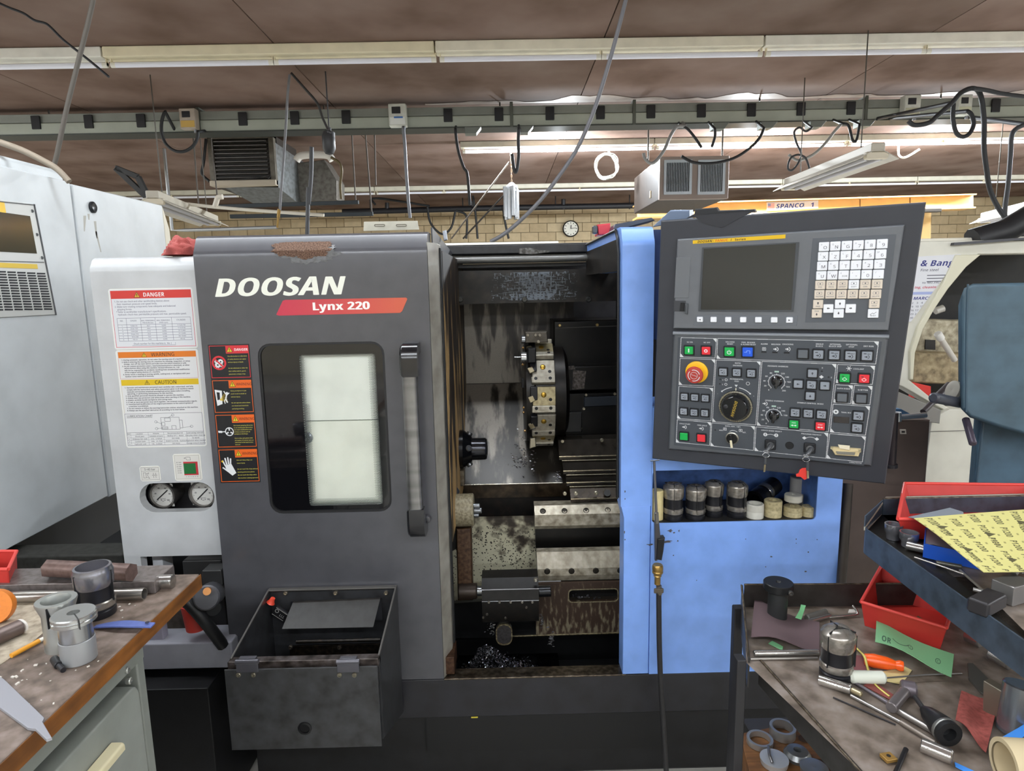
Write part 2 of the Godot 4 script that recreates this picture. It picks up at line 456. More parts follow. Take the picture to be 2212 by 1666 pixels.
# an eight foot strip fixture: white channel, two four foot tubes end to end, holders
func strip_light(xa:float,z:float,lit:Array,label:String,group:String,body:="d9d6c6",y:=3.3):
	var o:=thing("strip_light",label,"light fixture",group)
	var m:=Mb.new();span(m,Vector3(xa+0.004,y-0.075,z-0.06),Vector3(xa+2.446,y-0.001,z+0.06),0.006)
	part(o,"channel",m,M(body,0.45,0,{"tex":"grime","scale":0.7,"world":true}))
	for k in 2:
		var x0:=xa+0.03+1.215*k
		m=Mb.new();m.rod(Vector3(x0+0.035,y-0.115,z),Vector3(x0+1.175,y-0.115,z),0.019,14)
		if k<lit.size() and lit[k]:part(o,"lit_tube",m,M("fbf9ff",0.4,0,{"glow":9.0}))
		else:part(o,"tube",m,M("e9ebf6",0.3,0,{"coat":0.3}))
		for e in [0.0,1.175]:
			m=Mb.new();m.rod(Vector3(x0+e,y-0.115,z),Vector3(x0+e+0.036,y-0.115,z),0.0195,12)
			part(o,"end_cap",m,M("e2e0d6",0.4))
			m=Mb.new();span(m,Vector3(x0+(0.0 if e==0.0 else 1.203),y-0.125,z-0.016),Vector3(x0+(0.008 if e==0.0 else 1.211),y-0.07,z+0.016),0.003)
			part(o,"holder",m,M("e6dcc0",0.5))
	return o

func build_overhead():
	# row 1, dark; its first tube at the far left still burns
	for i in 5:
		var nm:String=["strip light at the left end of the nearest dark row, one tube burning","strip light of the nearest row over the white covered lathe side, yellowed","strip light of the nearest row above the open door, tubes off","strip light of the nearest row above the control panel, tubes off","strip light at the right end of the nearest row, tubes off"][i]
		strip_light(-2.93-2.452+2.452*i,-5.12,[i==0,false],nm,"nearest fluorescent row",["f4f2e8","f0e6c6","f3edd8","f6f3e6","f0ecd2"][i])
	for i in 4:strip_light(-0.52+2.452*i,-8.46,[true,true],["lit strip light over the machine opening, first of the burning row","lit strip light second along the burning row, past the hanging cord loops","lit strip light third along the burning row","lit strip light at the right end of the burning row"][i],"burning fluorescent row")
	strip_light(-8.95,-8.47,[true,true],"lit strip light added out of view at left to brighten the left rear ceiling","burning fluorescent row")  # unseen fixture, added to carry the extra light on the left rear ceiling
	for i in 7:strip_light(-7.2+2.452*i,-11.95,[],"unlit white strip light in the far row near the back wall, %s from the left" % ["first","second","third","fourth","fifth","sixth","seventh"][i],"far fluorescent row")
	for z in [1.75,5.15]:
		for i in 7:strip_light(-7.4+2.452*i,z,[true,true],"lit strip light in the rows behind the photographer","rows behind the camera")
	for x in [-8.6,-6.15,-3.7,-1.25,4.9,7.35,9.8]:strip_light(x,-1.75,[true,true],"lit strip light of the row above the lathe front","row above the lathe")

	# bus duct with its black socket covers
	var duct:=thing("bus_duct","long grey-green bus duct under the ceiling with black socket covers","bus duct")
	var yb:=3.045
	var m:=Mb.new();span(m,Vector3(X0+0.05,yb+0.115,-6.79),Vector3(X1-0.05,yb+0.195,-6.61),0.004);part(duct,"upper_channel",m,M("8e938d",0.45,0,{"tex":"grime","scale":0.5}))
	m=Mb.new();span(m,Vector3(X0+0.05,yb,-6.80),Vector3(X1-0.05,yb+0.113,-6.595),0.012);part(duct,"lower_channel",m,M("a9b0a4",0.42,0,{"tex":"grime","scale":0.5}))
	m=Mb.new();span(m,Vector3(X0+0.05,yb-0.008,-6.81),Vector3(X1-0.05,yb+0.004,-6.585));part(duct,"bottom_flange",m,M("40443f",0.5,0.4))
	for s in [[78,268],[192,268],[305,267],[525,264],[637,261],[748,260],[968,256],[1078,254],[1188,252],[1297,250],[1406,249],[1515,248],[1623,247],[1730,245],[1838,244],[2150,241]]:
		var p:=at(s[0],s[1],-6.59);p.y=yb+0.113
		m=Mb.new();m.box(T(p),Vector3(0.085,0.125,0.02),0.004);part(duct,"socket_cover",m,M("16181c",0.45))
	for u in [428,1105,1370,1870]:
		var p:=at(u,255,-6.59)
		m=Mb.new();m.box(T(Vector3(p.x,yb+0.11,-6.695)),Vector3(0.03,0.235,0.225),0.003);part(duct,"coupling",m,M("5a5e56",0.5,0.3))
	for u in [105,700,1080,1640,2030]:
		var p:=at(u,240,-6.7)
		m=Mb.new();m.rod(Vector3(p.x,yb+0.22,-6.7),Vector3(p.x,CEIL,-6.7),0.008);part(duct,"hanger_rod",m,M("4a443e",0.6,0.5))
	# plug-in boxes on the duct
	for q in [[410,265,0.155,0.19,"c9a657","plug box on the bus duct with a yellow label and a looping black cord",""],[860,255,0.17,0.21,"dfe3df","white plug box on the bus duct with a blue label and grey conduit","3f6fb0"],[1965,241,0.16,0.20,"b5b49a","faded plug box on the bus duct, left of the black cord loop",""],[2078,239,0.14,0.19,"c9cbb0","pale plug box on the bus duct inside the black cord loop",""]]:
		var c:=at(q[0],q[1],-6.55);c.y=yb+0.105
		var o:=thing("plug_box",q[5],"plug box","plug boxes on the bus duct")
		boxed(o,"case",c,Vector3(q[2],q[3],0.09),M("d5d8d0" if q[4]!="c9a657" else "b8ada0",0.5,0,{"tex":"grime","scale":2.0}),0.008)
		boxed(o,"dark_window",c+Vector3(-0.01,q[3]*0.2,0.046),Vector3(q[2]*0.5,q[3]*0.3,0.006),M("23252b",0.4),0.002)
		boxed(o,"label_plate",c+Vector3(0,-q[3]*0.26,0.046),Vector3(q[2]*0.85,q[3]*0.32,0.005),M(q[4],0.5),0.002)
		if q[6]:boxed(o,"label_stripe",c+Vector3(0.01,-q[3]*0.12,0.05),Vector3(q[2]*0.5,0.015,0.005),M(q[6],0.5))
		m=Mb.new();m.rod(c+Vector3(0.05,-q[3]/2-0.03,0),c+Vector3(0.05,-q[3]/2,0),0.016);part(o,"cord_grip",m,M("8e9298",0.35,0.8))
	for q in [[1020,283,"first"],[1132,279,"second"],[1552,274,"third"],[1655,271,"fourth"],[1760,268,"fifth"],[1865,266,"sixth"]]:
		var c:=at(q[0],q[1],-6.6);c.y=yb-0.04
		m=Mb.new();m.prism(PackedVector2Array([Vector2(-0.07,-0.03),Vector2(0.04,-0.03),Vector2(0.09,0.03),Vector2(-0.07,0.03)]),Transform3D(Basis(),c+Vector3(0,0,-0.06)),0.12,0.003)
		solo("outlet_box",m,M("6f746e",0.45,0.3),"small grey outlet box, %s from the left under the bus duct" % q[2],"outlet box","outlet boxes under the duct")
	# cords
	var blk:=M("1d1f22",0.55);var gry:=M("6a6c70",0.6);var dkg:=M("3a3c40",0.6);var wht:=M("d6d2c4",0.5)
	cable("looping_cord",ducted(trailc(0,0,2.976,-6.45,[1060,715,1040,780,1040,860,1070,930,1130,972,1190,972,1240,940,1268,890,1272,848]),"ab"),0.015,blk,"thick black cord looping from the plug box with the yellow label","cord")
	cable("drop_conduit",ducted(trailc(740,0,2.976,-6.5,[390,820,400,930,408,1080,422,1280,434,1402]),"a"),0.016,M("7d8087",0.45,0.3),"straight grey conduit dropping from the white plug box","conduit")
	cable("black_cord",ducted(trailc(740,0,2.976,-6.5,[725,830,735,920,752,1000,780,1080,800,1110,810,1200,818,1320]),"a"),0.014,blk,"black cord hanging from the duct left of the burning lights","cord")
	cable("lamp_cord",ducted(trailc(740,0,2.976,-6.5,[1135,830,1130,900,1132,1010,1120,1095,1108,1105,1098,1060,1090,990]),"a"),0.016,dkg,"cord looping up to the first burning light from the second outlet box","cord")
	cable("loop_cord",ducted(trailc(740,0,2.976,-6.5,[2202,812,2150,815,2110,870,2070,960,2020,1030,1980,1050,1945,1020,1935,985]),"a"),0.016,M("8c8d8c",0.5),"grey cord looping down by the heater from the duct","cord")
	cable("loop_cord",ducted(trailc(1472,0,2.976,-6.5,[0,808,40,830,90,890,130,950]),"a"),0.013,blk,"short black cord from the duct down to the third burning tube","cord")
	cable("loop_cord",ducted(trailc(1472,0,2.976,-6.4,[530,825,500,890,430,960,330,1020,200,1050,80,1045,0,1005]),"a"),0.014,blk,"black cord sagging across the front of the twin grille heater","cord")
	cable("loop_cord",ducted(trailc(1472,0,2.976,-6.4,[215,830,215,880,195,945]),"a"),0.014,blk,"short straight cord below the third outlet box","cord")
	cable("loop_cord",ducted(trailc(1472,0,2.976,-6.4,[840,820,800,845,760,820,725,850,740,920,770,990,750,1050,710,1095,685,1080,700,1020,750,995,800,1020,825,1095]),"a"),0.010,dkg,"thin dark cord coiling above the tilted light fixture","cord")
	cable("loop_cord",ducted(trailc(1472,0,2.976,-6.45,[1030,795,980,850,930,915,860,985,790,1022,740,1030,690,995]),"a"),0.014,M("9a9a96",0.5),"grey cord arching under the duct to the burning row","cord")
	cable("loop_cord",ducted(trailc(1472,0,2.976,-6.4,[1040,795,1075,810,1100,900,1125,900,1145,800]),"ab"),0.013,blk,"black cord with a narrow dip beside the chain of the tilted fixture","cord")
	cable("heavy_cord",trailc(1472,0,2.976,-5.4,[1460,780,1500,805,1590,790,1650,740,1740,660,1800,595,1880,568,1925,620,1945,780,1945,950,1960,1080,1990,1240,2080,1400,2200,1520]),0.019,M("26282c",0.55),"heavy black cord arching over the duct and down to the white machine","cord")
	cable("heavy_cord",trailc(1472,0,2.976,-5.3,[1880,568,1960,580,2060,602,2210,622,2400,640]),0.017,M("26282c",0.55),"heavy black cord running off to the right along the ceiling","cord")
	cable("heavy_cord",ducted(trailc(1472,0,2.976,-5.5,[1750,660,1745,760,1765,850,1805,880,1850,860,1878,800,1865,740,1840,715]),"ab"),0.017,M("26282c",0.55),"heavy black cord hanging in a loop at the pale plug box","cord")
	cable("heavy_cord",ducted(trailc(1472,0,2.976,-5.9,[2210,800,2150,830,2122,880,2115,1000,2100,1180,2080,1340,2080,1480]),"a"),0.02,M("3e4045",0.55),"grey cord dropping straight at the far right","cord")
	cable("pale_wire",[at(1472+1395/2.976,320,-8.43)+Vector3(0,0.03,0)]+trailc(1472,0,2.976,-8.43,[1395,960,1400,1000,1440,1012,1530,960]),0.012,wht,"short white cord dangling from the burning row","cord")
	cable("air_hose",trailc(740,0,2.976,-3.2,[1835,-60,1790,120,1720,380,1640,640,1580,800,1500,970,1400,1120,1270,1290,1130,1430,1030,1510,950,1555]),0.0095,M("66666a",0.6),"long grey air hose sweeping down to the lathe roof","hose")
	cable("air_hose",trailc(0,0,2.976,-3.0,[612,-60,570,130,510,370,440,650,400,830,360,1020,320,1135]),0.010,M("565049",0.65),"dark hose hanging straight down behind the grey cabinet","hose")
	cable("beige_hose",trailc(0,0,2.976,-2.35,[-80,890,30,925,150,970,280,1035,370,1090,445,1168]),0.011,M("8f8373",0.65),"beige hose lying over to the top of the grey cabinet","hose")
	cable("black_wire",trailc(0,0,2.976,-4.0,[-40,5,60,50,150,85,220,130,290,150,330,180,400,250,500,330,600,410,700,495]),0.007,blk,"thin black wire stapled under the ceiling at upper left","wire")
	cable("white_wire_loop",[Vector3(at(1310,359,-8.46).x,3.2,-8.46)]+bend(coil(at(1310,359,-8.46),0.14),3),0.008,M("b9bab2",0.5),"coil of pale cable hung below the burning row","cable coil")
	# hooks, chains and pipes at left
	cable("hanger_hose",trailc(0,0,2.976,-5.6,[1862,480,1850,600,1838,800,1822,1040,1806,1240,1800,1350]),0.011,M("77787c",0.5),"grey hose hanging straight from a ceiling hook with a brass end","hose")
	cable("dark_strap",trailc(0,0,2.976,-5.6,[1872,470,1960,570,2040,665,2075,760,2110,835]),0.010,M("2c2b2a",0.6),"dark strap slanting from the ceiling hook to the black canister","strap")
	m=Mb.new();m.rod(at(603,452,-5.6),at(601,470,-5.6),0.014);m.rod(at(601,470,-5.6),at(599,492,-5.6),0.009);solo("brass_coupler",m,M("8a6f3e",0.4,0.8),"brass coupler on the end of the hanging grey hose","coupler")
	var can:=thing("black_canister","black filter canister hanging right of the square louvered heater","canister")
	m=Mb.new();m.lathe(T(at(712,335,-5.7)),[Vector2(0,0),Vector2(0.035,0.01),Vector2(0.055,0.05),Vector2(0.055,0.16),Vector2(0.045,0.19),Vector2(0,0.19)],16);part(can,"bowl",m,M("2e2f33",0.4))
	m=Mb.new();m.lathe(T(at(711,292,-5.7)),[Vector2(0,-0.02),Vector2(0.05,-0.02),Vector2(0.05,0.02),Vector2(0.02,0.03),Vector2(0.02,0.06),Vector2(0,0.06)],16);part(can,"cap",m,M("45464a",0.4));m=Mb.new();var ct:=at(711,285,-5.7);m.rod(ct,Vector3(ct.x,CEIL-0.002,ct.z),0.006);part(can,"hanger_rod",m,M("45464a",0.4))
	m=Mb.new();m.tube(trail([715,340,-5.7,733,352,-5.7,738,370,-5.7,735,400,-5.7,737,430,-5.7],4),0.012);part(can,"outlet_hose",m,M("5d5136",0.5,0.4))
	var sp:=thing("sprinkler_pipe","thin black sprinkler pipe running along the ceiling with drop heads","pipe")
	m=Mb.new();m.tube([at(-60,356,-10.2),at(420,350,-10.2),at(1000,333,-10.2)],0.022,10);part(sp,"pipe",m,M("1c1a1a",0.6))
	for u in [178,236,640,833,900]:
		var p:=at(u,351-(u-200)*0.02,-10.2);m=Mb.new();m.rod(p-Vector3(0,0.07,0),p+Vector3(0,0.12,0),0.016);part(sp,"drop_head",m,M("1c1a1a",0.6))
	var mp:=thing("main_pipe","black main pipe crossing below the ceiling before the back wall","pipe")
	m=Mb.new();m.tube([at(740,458,-13.6),at(1050,450,-13.6),at(1380,444,-13.6)],0.06,10);part(mp,"pipe",m,M("1b1b1f",0.5))
	for u in [800,1000,1200,1360]:var h:=at(u,452,-13.6);m=Mb.new();m.rod(h,Vector3(h.x,CEIL,h.z),0.012);part(mp,"hanger",m,M("1b1b1f",0.5))
	for u in [836,1020,1217]:
		m=Mb.new();m.rod(at(u,462-(u-740)*0.02,-13.6),at(u,440-(u-740)*0.02,-13.6),0.045);part(mp,"fitting",m,M("26262a",0.5))
	for q in [[[560,1325,215,1275,212,1318],"running level above the others"],[[835,1240,855,1380,868,1535],"hanging left of the fluted canister"],[[1030,1330,1045,1430,1068,1535],"hanging under the fluted canister"],[[730,1355,790,1380,800,1450,795,1535],"curving down left of the roof air hose"],[[545,1330,560,1420,600,1480,650,1505,700,1460,725,1360],"sagging in a deep loop"]]:
		cable("wall_wire",trailc(740,0,2.976,-13.3,q[0]),0.022,blk,"black cable on the tan block wall, %s" % q[1],"cable","cables on the back wall")
	cable("guy_wire",[at(975,516,-8.46),at(1100,350,-8.46)],0.010,M("5b544c",0.7),"thin slanting wire left of the fluted canister","wire")
	cable("guy_wire",[at(1000,516,-8.46),at(1099,410,-8.46)],0.011,M("332f2b",0.7),"thin dark slanting wire just left of the fluted canister","wire")
	for q in [[760,292,768,432,"holding the upper strut rail"],[790,328,803,460,"holding the lower strut rail"],[418,296,430,455,"left of the square louvered heater"],[812,328,812,400,"ending in the air left of the white plug box conduit"],[472,495,472,450,"passing the white plastic elbow"]]:
		
		var hb:=at(q[2],q[3],-7.0);cable("hanger_wire",[Vector3(at(q[0],q[1],-7.0).x,CEIL-0.002,-7.0),hb],0.008,M("5c5650",0.6,0.4),"thin vertical hanger wire %s" % q[4],"wire","hanger wires")
	# strut rails and white plastic pipe under the louvered heater
	for q in [[462,447,775,437,"upper"],[498,468,806,462,"lower"]]:
		m=Mb.new();var a:=at(q[0],q[1],-6.9);var b:=at(q[2],q[3],-6.9)
		m.box(along(a,b).translated_local(Vector3(0,a.distance_to(b)/2,0)),Vector3(0.04,a.distance_to(b),0.042),0.004)
		solo("strut_rail",m,M("33383b",0.45,0.5),"%s dark strut rail hanging below the louvered heater" % q[4],"rail","strut rails")
	cable("plastic_pipe",trail([325,432,-6.3,470,448,-6.3,600,458,-6.3,700,465,-6.3],3),0.016,M("d9d3c4",0.45),"long white plastic pipe slanting below the louvered heater","pipe")
	cable("plastic_elbow",trail([481,425,-6.3,471,427,-6.3,467,438,-6.3,464,447,-6.3],4),0.026,M("ddd6c8",0.45),"white plastic elbow pipe standing on the slanting pipe","pipe")
	cable("steel_conduit",[Vector3(at(372,498,-8.5).x,CEIL-0.002,-8.5)]+trail([372,498,-8.5,480,495,-8.5,598,491,-8.5],3),0.022,M("a9abac",0.35,0.6),"level steel conduit just above the grey lathe door","conduit")
	cable("black_drop",trail([673,318,-6.2,672,380,-6.2,667,440,-6.2,664,498,-6.2,650,1460,-6.2],4),0.02,M("4d4f54",0.5),"dark upright pipe rising behind the lathe door","pipe")
	m=Mb.new()
	var br:=[at(250,363,-5.6),at(298,382,-5.6),at(323,432,-5.6),at(302,416,-5.6)]
	for e in [[0,1],[1,2],[0,2]]:m.box(along(br[e[0]],br[e[1]]).translated_local(Vector3(0,br[e[0]].distance_to(br[e[1]])/2,0)),Vector3(0.045,br[e[0]].distance_to(br[e[1]]),0.035),0.004)
	solo("wall_bracket",m,M("1a1918",0.5),"black triangular bracket above the grey cabinet","bracket")
	heater_left();heater_right();crane();hung_lights()

func coil(c:Vector3,r:float)->Array:
	var p:=[]
	for i in 60:
		var a:=TAU*i/14.0;var k:=r*(1.0+0.1*sin(i*0.7));p.append(c+Vector3(cos(a)*k,sin(a)*k*1.05,0.05*sin(i*1.3)))
	return p

func heater_left():
	var o:=thing("unit_heater","square louvered unit heater hung from the ceiling, left of centre","heater")
	var z:=-7.4
	var p:=[at(446,292,z),at(590,288,z),at(597,398,z),at(455,402,z)]
	var x0:float=(p[0].x+p[3].x)/2;var x1:float=(p[1].x+p[2].x)/2;var y1:float=p[0].y;var y0:float=p[3].y
	var shell:=M("6f6a60",0.5,0.2,{"tex":"grime2","scale":1.0});var m:=Mb.new()
	span(m,Vector3(x0,y0,z-0.8),Vector3(x1,y1,z-0.06),0.01);part(o,"casing",m,M("3c3733",0.5,0.2))
	for e in [[Vector3(x0,y0,z-0.1),Vector3(x0+0.05,y1,z)],[Vector3(x1-0.06,y0,z-0.1),Vector3(x1,y1,z)],[Vector3(x0,y1-0.04,z-0.1),Vector3(x1,y1,z)]]:
		m=Mb.new();span(m,e[0],e[1],0.005);part(o,"frame_bar",m,shell)
	m=Mb.new();span(m,Vector3(x0,y0-0.005,z-0.12),Vector3(x1,y0+0.055,z+0.03),0.006);part(o,"bottom_lip",m,M("b5aa98",0.5))
	for k in 10:
		var y:=y0+0.1+k*0.043;m=Mb.new();m.box(T(Vector3((x0+x1)/2-0.01,y,z-0.035),Vector3(28,0,0)),Vector3(x1-x0-0.15,0.008,0.07),0.002)
		part(o,"louver",m,M("7f7d7c",0.35,0.5))
	m=Mb.new();m.tube(trail([512,388,z+0.05,560,383,z+0.05,584,378,z+0.05,578,388,z+0.05],3),0.006);part(o,"loose_wire",m,M("1d1c1c",0.5))
	# galvanised hood and blower box behind
	var g:=M("8d9294",0.35,0.75,{"tex":"grime2","scale":1.4})
	m=Mb.new();var hx:=at(646,400,z-0.5).x
	for q in [[Vector3(x1,y0-0.02,z-0.05),Vector3(hx,y0-0.16,z-0.5),Vector3(hx,y1-0.16,z-0.5),Vector3(x1,y1-0.08,z-0.05)],[Vector3(hx,y0-0.16,z-0.5),Vector3(hx,y0-0.16,z-0.9),Vector3(hx,y1-0.16,z-0.9),Vector3(hx,y1-0.16,z-0.5)]]:m.face(q,Vector3(0.7,0,0.7))
	m.face([Vector3(x0+0.1,y0,z-0.1),Vector3(x1,y0-0.02,z-0.05),Vector3(hx,y0-0.16,z-0.5),Vector3(x0+0.3,y0-0.16,z-0.6)],Vector3.DOWN);m.face([Vector3(x1,y1-0.08,z-0.05),Vector3(hx,y1-0.16,z-0.5),Vector3(x1,y1-0.16,z-0.7)],Vector3.UP);part(o,"hood",m,g)
	m=Mb.new();m.prism(flat([640,352,700,345,728,390,728,432,648,436],z-0.5),Z(z-0.86),0.36,0.008);part(o,"blower_box",m,M("75736e",0.45,0.5,{"tex":"grime2","scale":1.4}))
	m=Mb.new();m.tube(trail([640,347,z+0.1,650,337,z+0.1,680,334,z+0.1,708,336,z+0.1,718,346,z+0.1],5),0.04,12);part(o,"vent_pipe",m,M("cfcbc4",0.4))
	m=Mb.new();m.tube(trail([445,300,z,440,350,z,436,375,z,452,392,z],5),0.016);part(o,"power_cord",m,M("1d1e20",0.5))
	for q in [[470,1.0],[575,1.0]]:
		var t:=at(q[0],290,z-0.3);m=Mb.new();m.rod(Vector3(t.x,y1,z-0.3),Vector3(t.x,CEIL,z-0.3),0.008);part(o,"hanger_rod",m,M("57534e",0.5,0.5))

func heater_right():
	var o:=thing("unit_heater","brown twin grille unit heater hung above the tan crane beam","heater")
	var z:=-7.3
	var a:=at(1424,432,z);var b:=at(1576,336,z)
	var m:=Mb.new();span(m,Vector3(a.x,a.y,z-1.4),Vector3(b.x,b.y,z-0.05),0.012);part(o,"casing",m,M("2e2621",0.5,0,{"tex":"grime2","scale":1.0}))
	m=Mb.new();span(m,Vector3(a.x,a.y,z-0.05),Vector3(b.x,b.y,z),0.006);part(o,"front_panel",m,M("877870",0.45))
	for q in [[1433,1495],[1506,1567]]:
		var c:=at(q[0],421,z);var d:=at(q[1],345,z)
		var g:=Mb.new();g.holed(rrect((c.x+d.x)/2,(c.y+d.y)/2,d.x-c.x,d.y-c.y,0.004,2),rrect((c.x+d.x)/2,(c.y+d.y)/2,d.x-c.x-0.06,d.y-c.y-0.06,0.004,2),Z(z),0.014)
		var gr:=part(o,"grille_frame",g,M("a7adb3",0.35,0.7))
		g=Mb.new();span(g,Vector3(c.x+0.03,c.y+0.03,z-0.001),Vector3(d.x-0.03,d.y-0.03,z+0.003));part(gr,"dark_opening",g,M("151417",0.7))
		g=Mb.new()
		for k in 13:var x:=c.x+0.045+(d.x-c.x-0.09)*k/12.0;span(g,Vector3(x-0.004,c.y+0.03,z+0.003),Vector3(x+0.004,d.y-0.03,z+0.012))
		tag(part(gr,"grille_bars",g,M("8e949a",0.35,0.7)),"","","","stuff")
	m=Mb.new();span(m,at(1403,428,z-0.45),at(1410,412,z-0.40));part(o,"rating_plate",m,M("b89c6c",0.5))
	for u in [1400,1560]:
		var t:=at(u,330,z-0.3);m=Mb.new();m.rod(Vector3(t.x,b.y,z-0.3),Vector3(t.x,CEIL,z-0.3),0.01);part(o,"hanger_rod",m,M("57534e",0.5,0.5))

func crane():
	var o:=thing("bridge_crane","tan overhead crane beam with a lettered white sign, behind the control panel","crane")
	var z:=-9.0;var m:=Mb.new();var tan:=M("e0b978",0.5,0,{"tex":"grime","scale":0.6})
	m.prism(flat([1380,472,2103,449,2103,421,1380,443],z),Z(z-0.12),0.12,0.004);part(o,"web",m,tan)
	m=Mb.new();m.prism(flat([1376,473,2108,450,2108,446,1376,469],z+0.1),Z(z-0.2),0.3);part(o,"lower_flange",m,M("a8824a",0.5))
	m=Mb.new();m.prism(flat([1376,443,2110,421,2110,418,1376,440],z+0.1),Z(z-0.2),0.3);part(o,"upper_flange",m,M("8f6d3e",0.5))
	m=Mb.new();m.prism(flat([1987,560,2010,560,2012,447,1989,449],z-0.3),Z(z-0.45),0.15,0.004);part(o,"post",m,tan)
	for u in [1857,1965]:m=Mb.new();m.prism(flat([u,455,u+2,455,u+2,425,u,425],z+0.005),Z(z),0.006);part(o,"seam_weld",m,M("6e5026",0.6))
	# sign
	var s:=flat([1657,456,1768,450,1768,433,1657,437],z+0.02);var mm:=Mb.new();mm.prism(s,Z(z+0.001),0.012)
	var pl:=part(o,"sign_plate",mm,M("e6e6ea",0.4))
	mm=Mb.new();mm.picture([v3(s[0],z+0.0145),v3(s[1],z+0.0145),v3(s[2],z+0.0145),v3(s[3],z+0.0145)])
	part(pl,"sign_print",mm,shown(crane_sign(),0.4))
	boxed(o,"trolley_clamp",at(2005,455,z+0.1),Vector3(0.32,0.05,0.1),M("3a3632",0.4,0.6),0.01)
	boxed(o,"paper_notice",at(1478,452,z+0.02),Vector3(0.26,0.12,0.01),M("dddcd2",0.6))

func v3(p:Vector2,z:float)->Vector3:return Vector3(p.x,p.y,z)

func hung_lights():
	# reflector fixtures on chains, their tubes off
	for q in [[1704,405,1897,333,2.38,"white reflector light hanging askew above the control panel"],[330,433,462,482,2.25,"white reflector light hanging askew behind the grey cabinet"],[2330,430,2128,476,2.12,"white reflector light over the right-hand white machine"]]:
		var a:=aty(q[0],q[1],q[4]);var b:=aty(q[2],q[3],q[4]);var l:=a.distance_to(b)
		var x:=along(a,b,Vector3.UP);var o:=thing("reflector_light",q[5],"light fixture","hanging reflector lights")
		var m:=Mb.new()
		for s in [-1,1]:
			m.box(x*Transform3D(Basis.from_euler(Vector3(0,0,0)),Vector3.ZERO)*Transform3D(Basis(Vector3(0,1,0),deg_to_rad(28*s)),Vector3(0.085*s,l/2,0.0)),Vector3(0.15,l,0.006),0.001)
		part(o,"reflector",m,M("cdc8bd",0.45,0,{"tex":"grime","scale":1.5}))
		m=Mb.new();m.box(x*T(Vector3(0,l/2,0.05)),Vector3(0.1,l,0.06),0.006);part(o,"ballast_channel",m,M("c2bcae",0.5))
		for s in [-0.05,0.05]:
			m=Mb.new();m.rod(x*Vector3(s,0.05,-0.02),x*Vector3(s,l-0.05,-0.02),0.016,10);part(o,"tube",m,M("b9b9c0",0.3))
		for e in [0.03,l-0.03]:
			m=Mb.new();m.box(x*T(Vector3(0,e,-0.005)),Vector3(0.16,0.05,0.05),0.008);part(o,"end_bracket",m,M("d8cfba",0.5))
		for e in [0.25,l-0.25]:
			var s:Vector3=x*Vector3(0,e,0.08);m=Mb.new();m.rod(s,Vector3(s.x,CEIL-0.002,s.z),0.005,6);part(o,"chain",m,M("5b5852",0.5,0.6))
	# fluted metal canister on a chain
	var o:=thing("fluted_canister","silver fluted metal canister hanging from a chain at the centre","canister")
	var c:=at(1105,474,-8.46);var top:=at(1105,405,-8.46);var h:=top.y-c.y
	for k in 10:
		var a:=TAU*k/10.0;var m:=Mb.new();var p:=c+Vector3(cos(a)*0.075,0.02*(k % 3),sin(a)*0.075)
		m.rod(p,p+Vector3(0,h*0.93,0),0.027,10);part(o,"metal_fin",m,M("b8bcc0",0.25,0.9))
	var m:=Mb.new();m.lathe(T(top),[Vector2(0,-0.05),Vector2(0.09,-0.05),Vector2(0.08,0.01),Vector2(0.025,0.06),Vector2(0,0.06)],14);part(o,"cap",m,M("a5a9ad",0.3,0.9))
	m=Mb.new()
	for k in 12:var dy:=(3.19-top.y-0.06)/12.0;m.box(T(top+Vector3(0,0.06+(k+0.5)*dy,0),Vector3(0,90*(k % 2),0)),Vector3(0.02,dy*1.1,0.007),0.001)
	part(o,"chain",m,M("b39c86",0.4,0.5))
	# clock
	var k:=thing("wall_clock","round white wall clock with a black rim on the block wall","clock")
	var cc:=at(1233,494,-14.98)
	m=Mb.new();m.lathe(Transform3D(Basis.from_euler(Vector3(PI/2,0,0)),cc),[Vector2(0.0,-0.08),Vector2(0.185,-0.08),Vector2(0.185,0.0),Vector2(0.172,0.012),Vector2(0.16,0.0)],32);part(k,"rim",m,M("1e1c1c",0.4))
	m=Mb.new();m.prism(disc2(0.163,32),Transform3D(Basis(),cc-Vector3(0,0,0.01)),0.006);part(k,"dial",m,M("e8e6da",0.5))
	for i in 12:
		var a:=TAU*i/12.0;m=Mb.new();m.box(Transform3D(Basis(Vector3(0,0,1),-a),cc+Vector3(sin(a),cos(a),0)*0.13),Vector3(0.014,0.03,0.004));part(k,"hour_mark",m,M("262424",0.5))
	for q in [[5.0,0.085,0.016],[82.0,0.12,0.01]]:
		var a:=deg_to_rad(q[0]);m=Mb.new();m.box(Transform3D(Basis(Vector3(0,0,1),-a),cc+Vector3(sin(a),cos(a),0)*q[1]*0.45+Vector3(0,0,0.006)),Vector3(q[2],q[1],0.004));part(k,"clock_hand",m,M("1e1c1c",0.5))

# ================================================================ printed pictures
var faces:={}
var pages:={}
func glyphs(bold:bool,size:int)->Array:
	var key:=[bold,size]
	if not faces.has(key):
		var f:=SystemFont.new();f.font_names=PackedStringArray(["Droid Sans"]);f.font_weight=700 if bold else 400
		var ts:=TextServerManager.get_primary_interface();var rid:RID=f.get_rids()[0]
		ts.font_render_range(rid,Vector2i(size,0),32,126)
		faces[key]=[f,ts,rid]
	return faces[key]
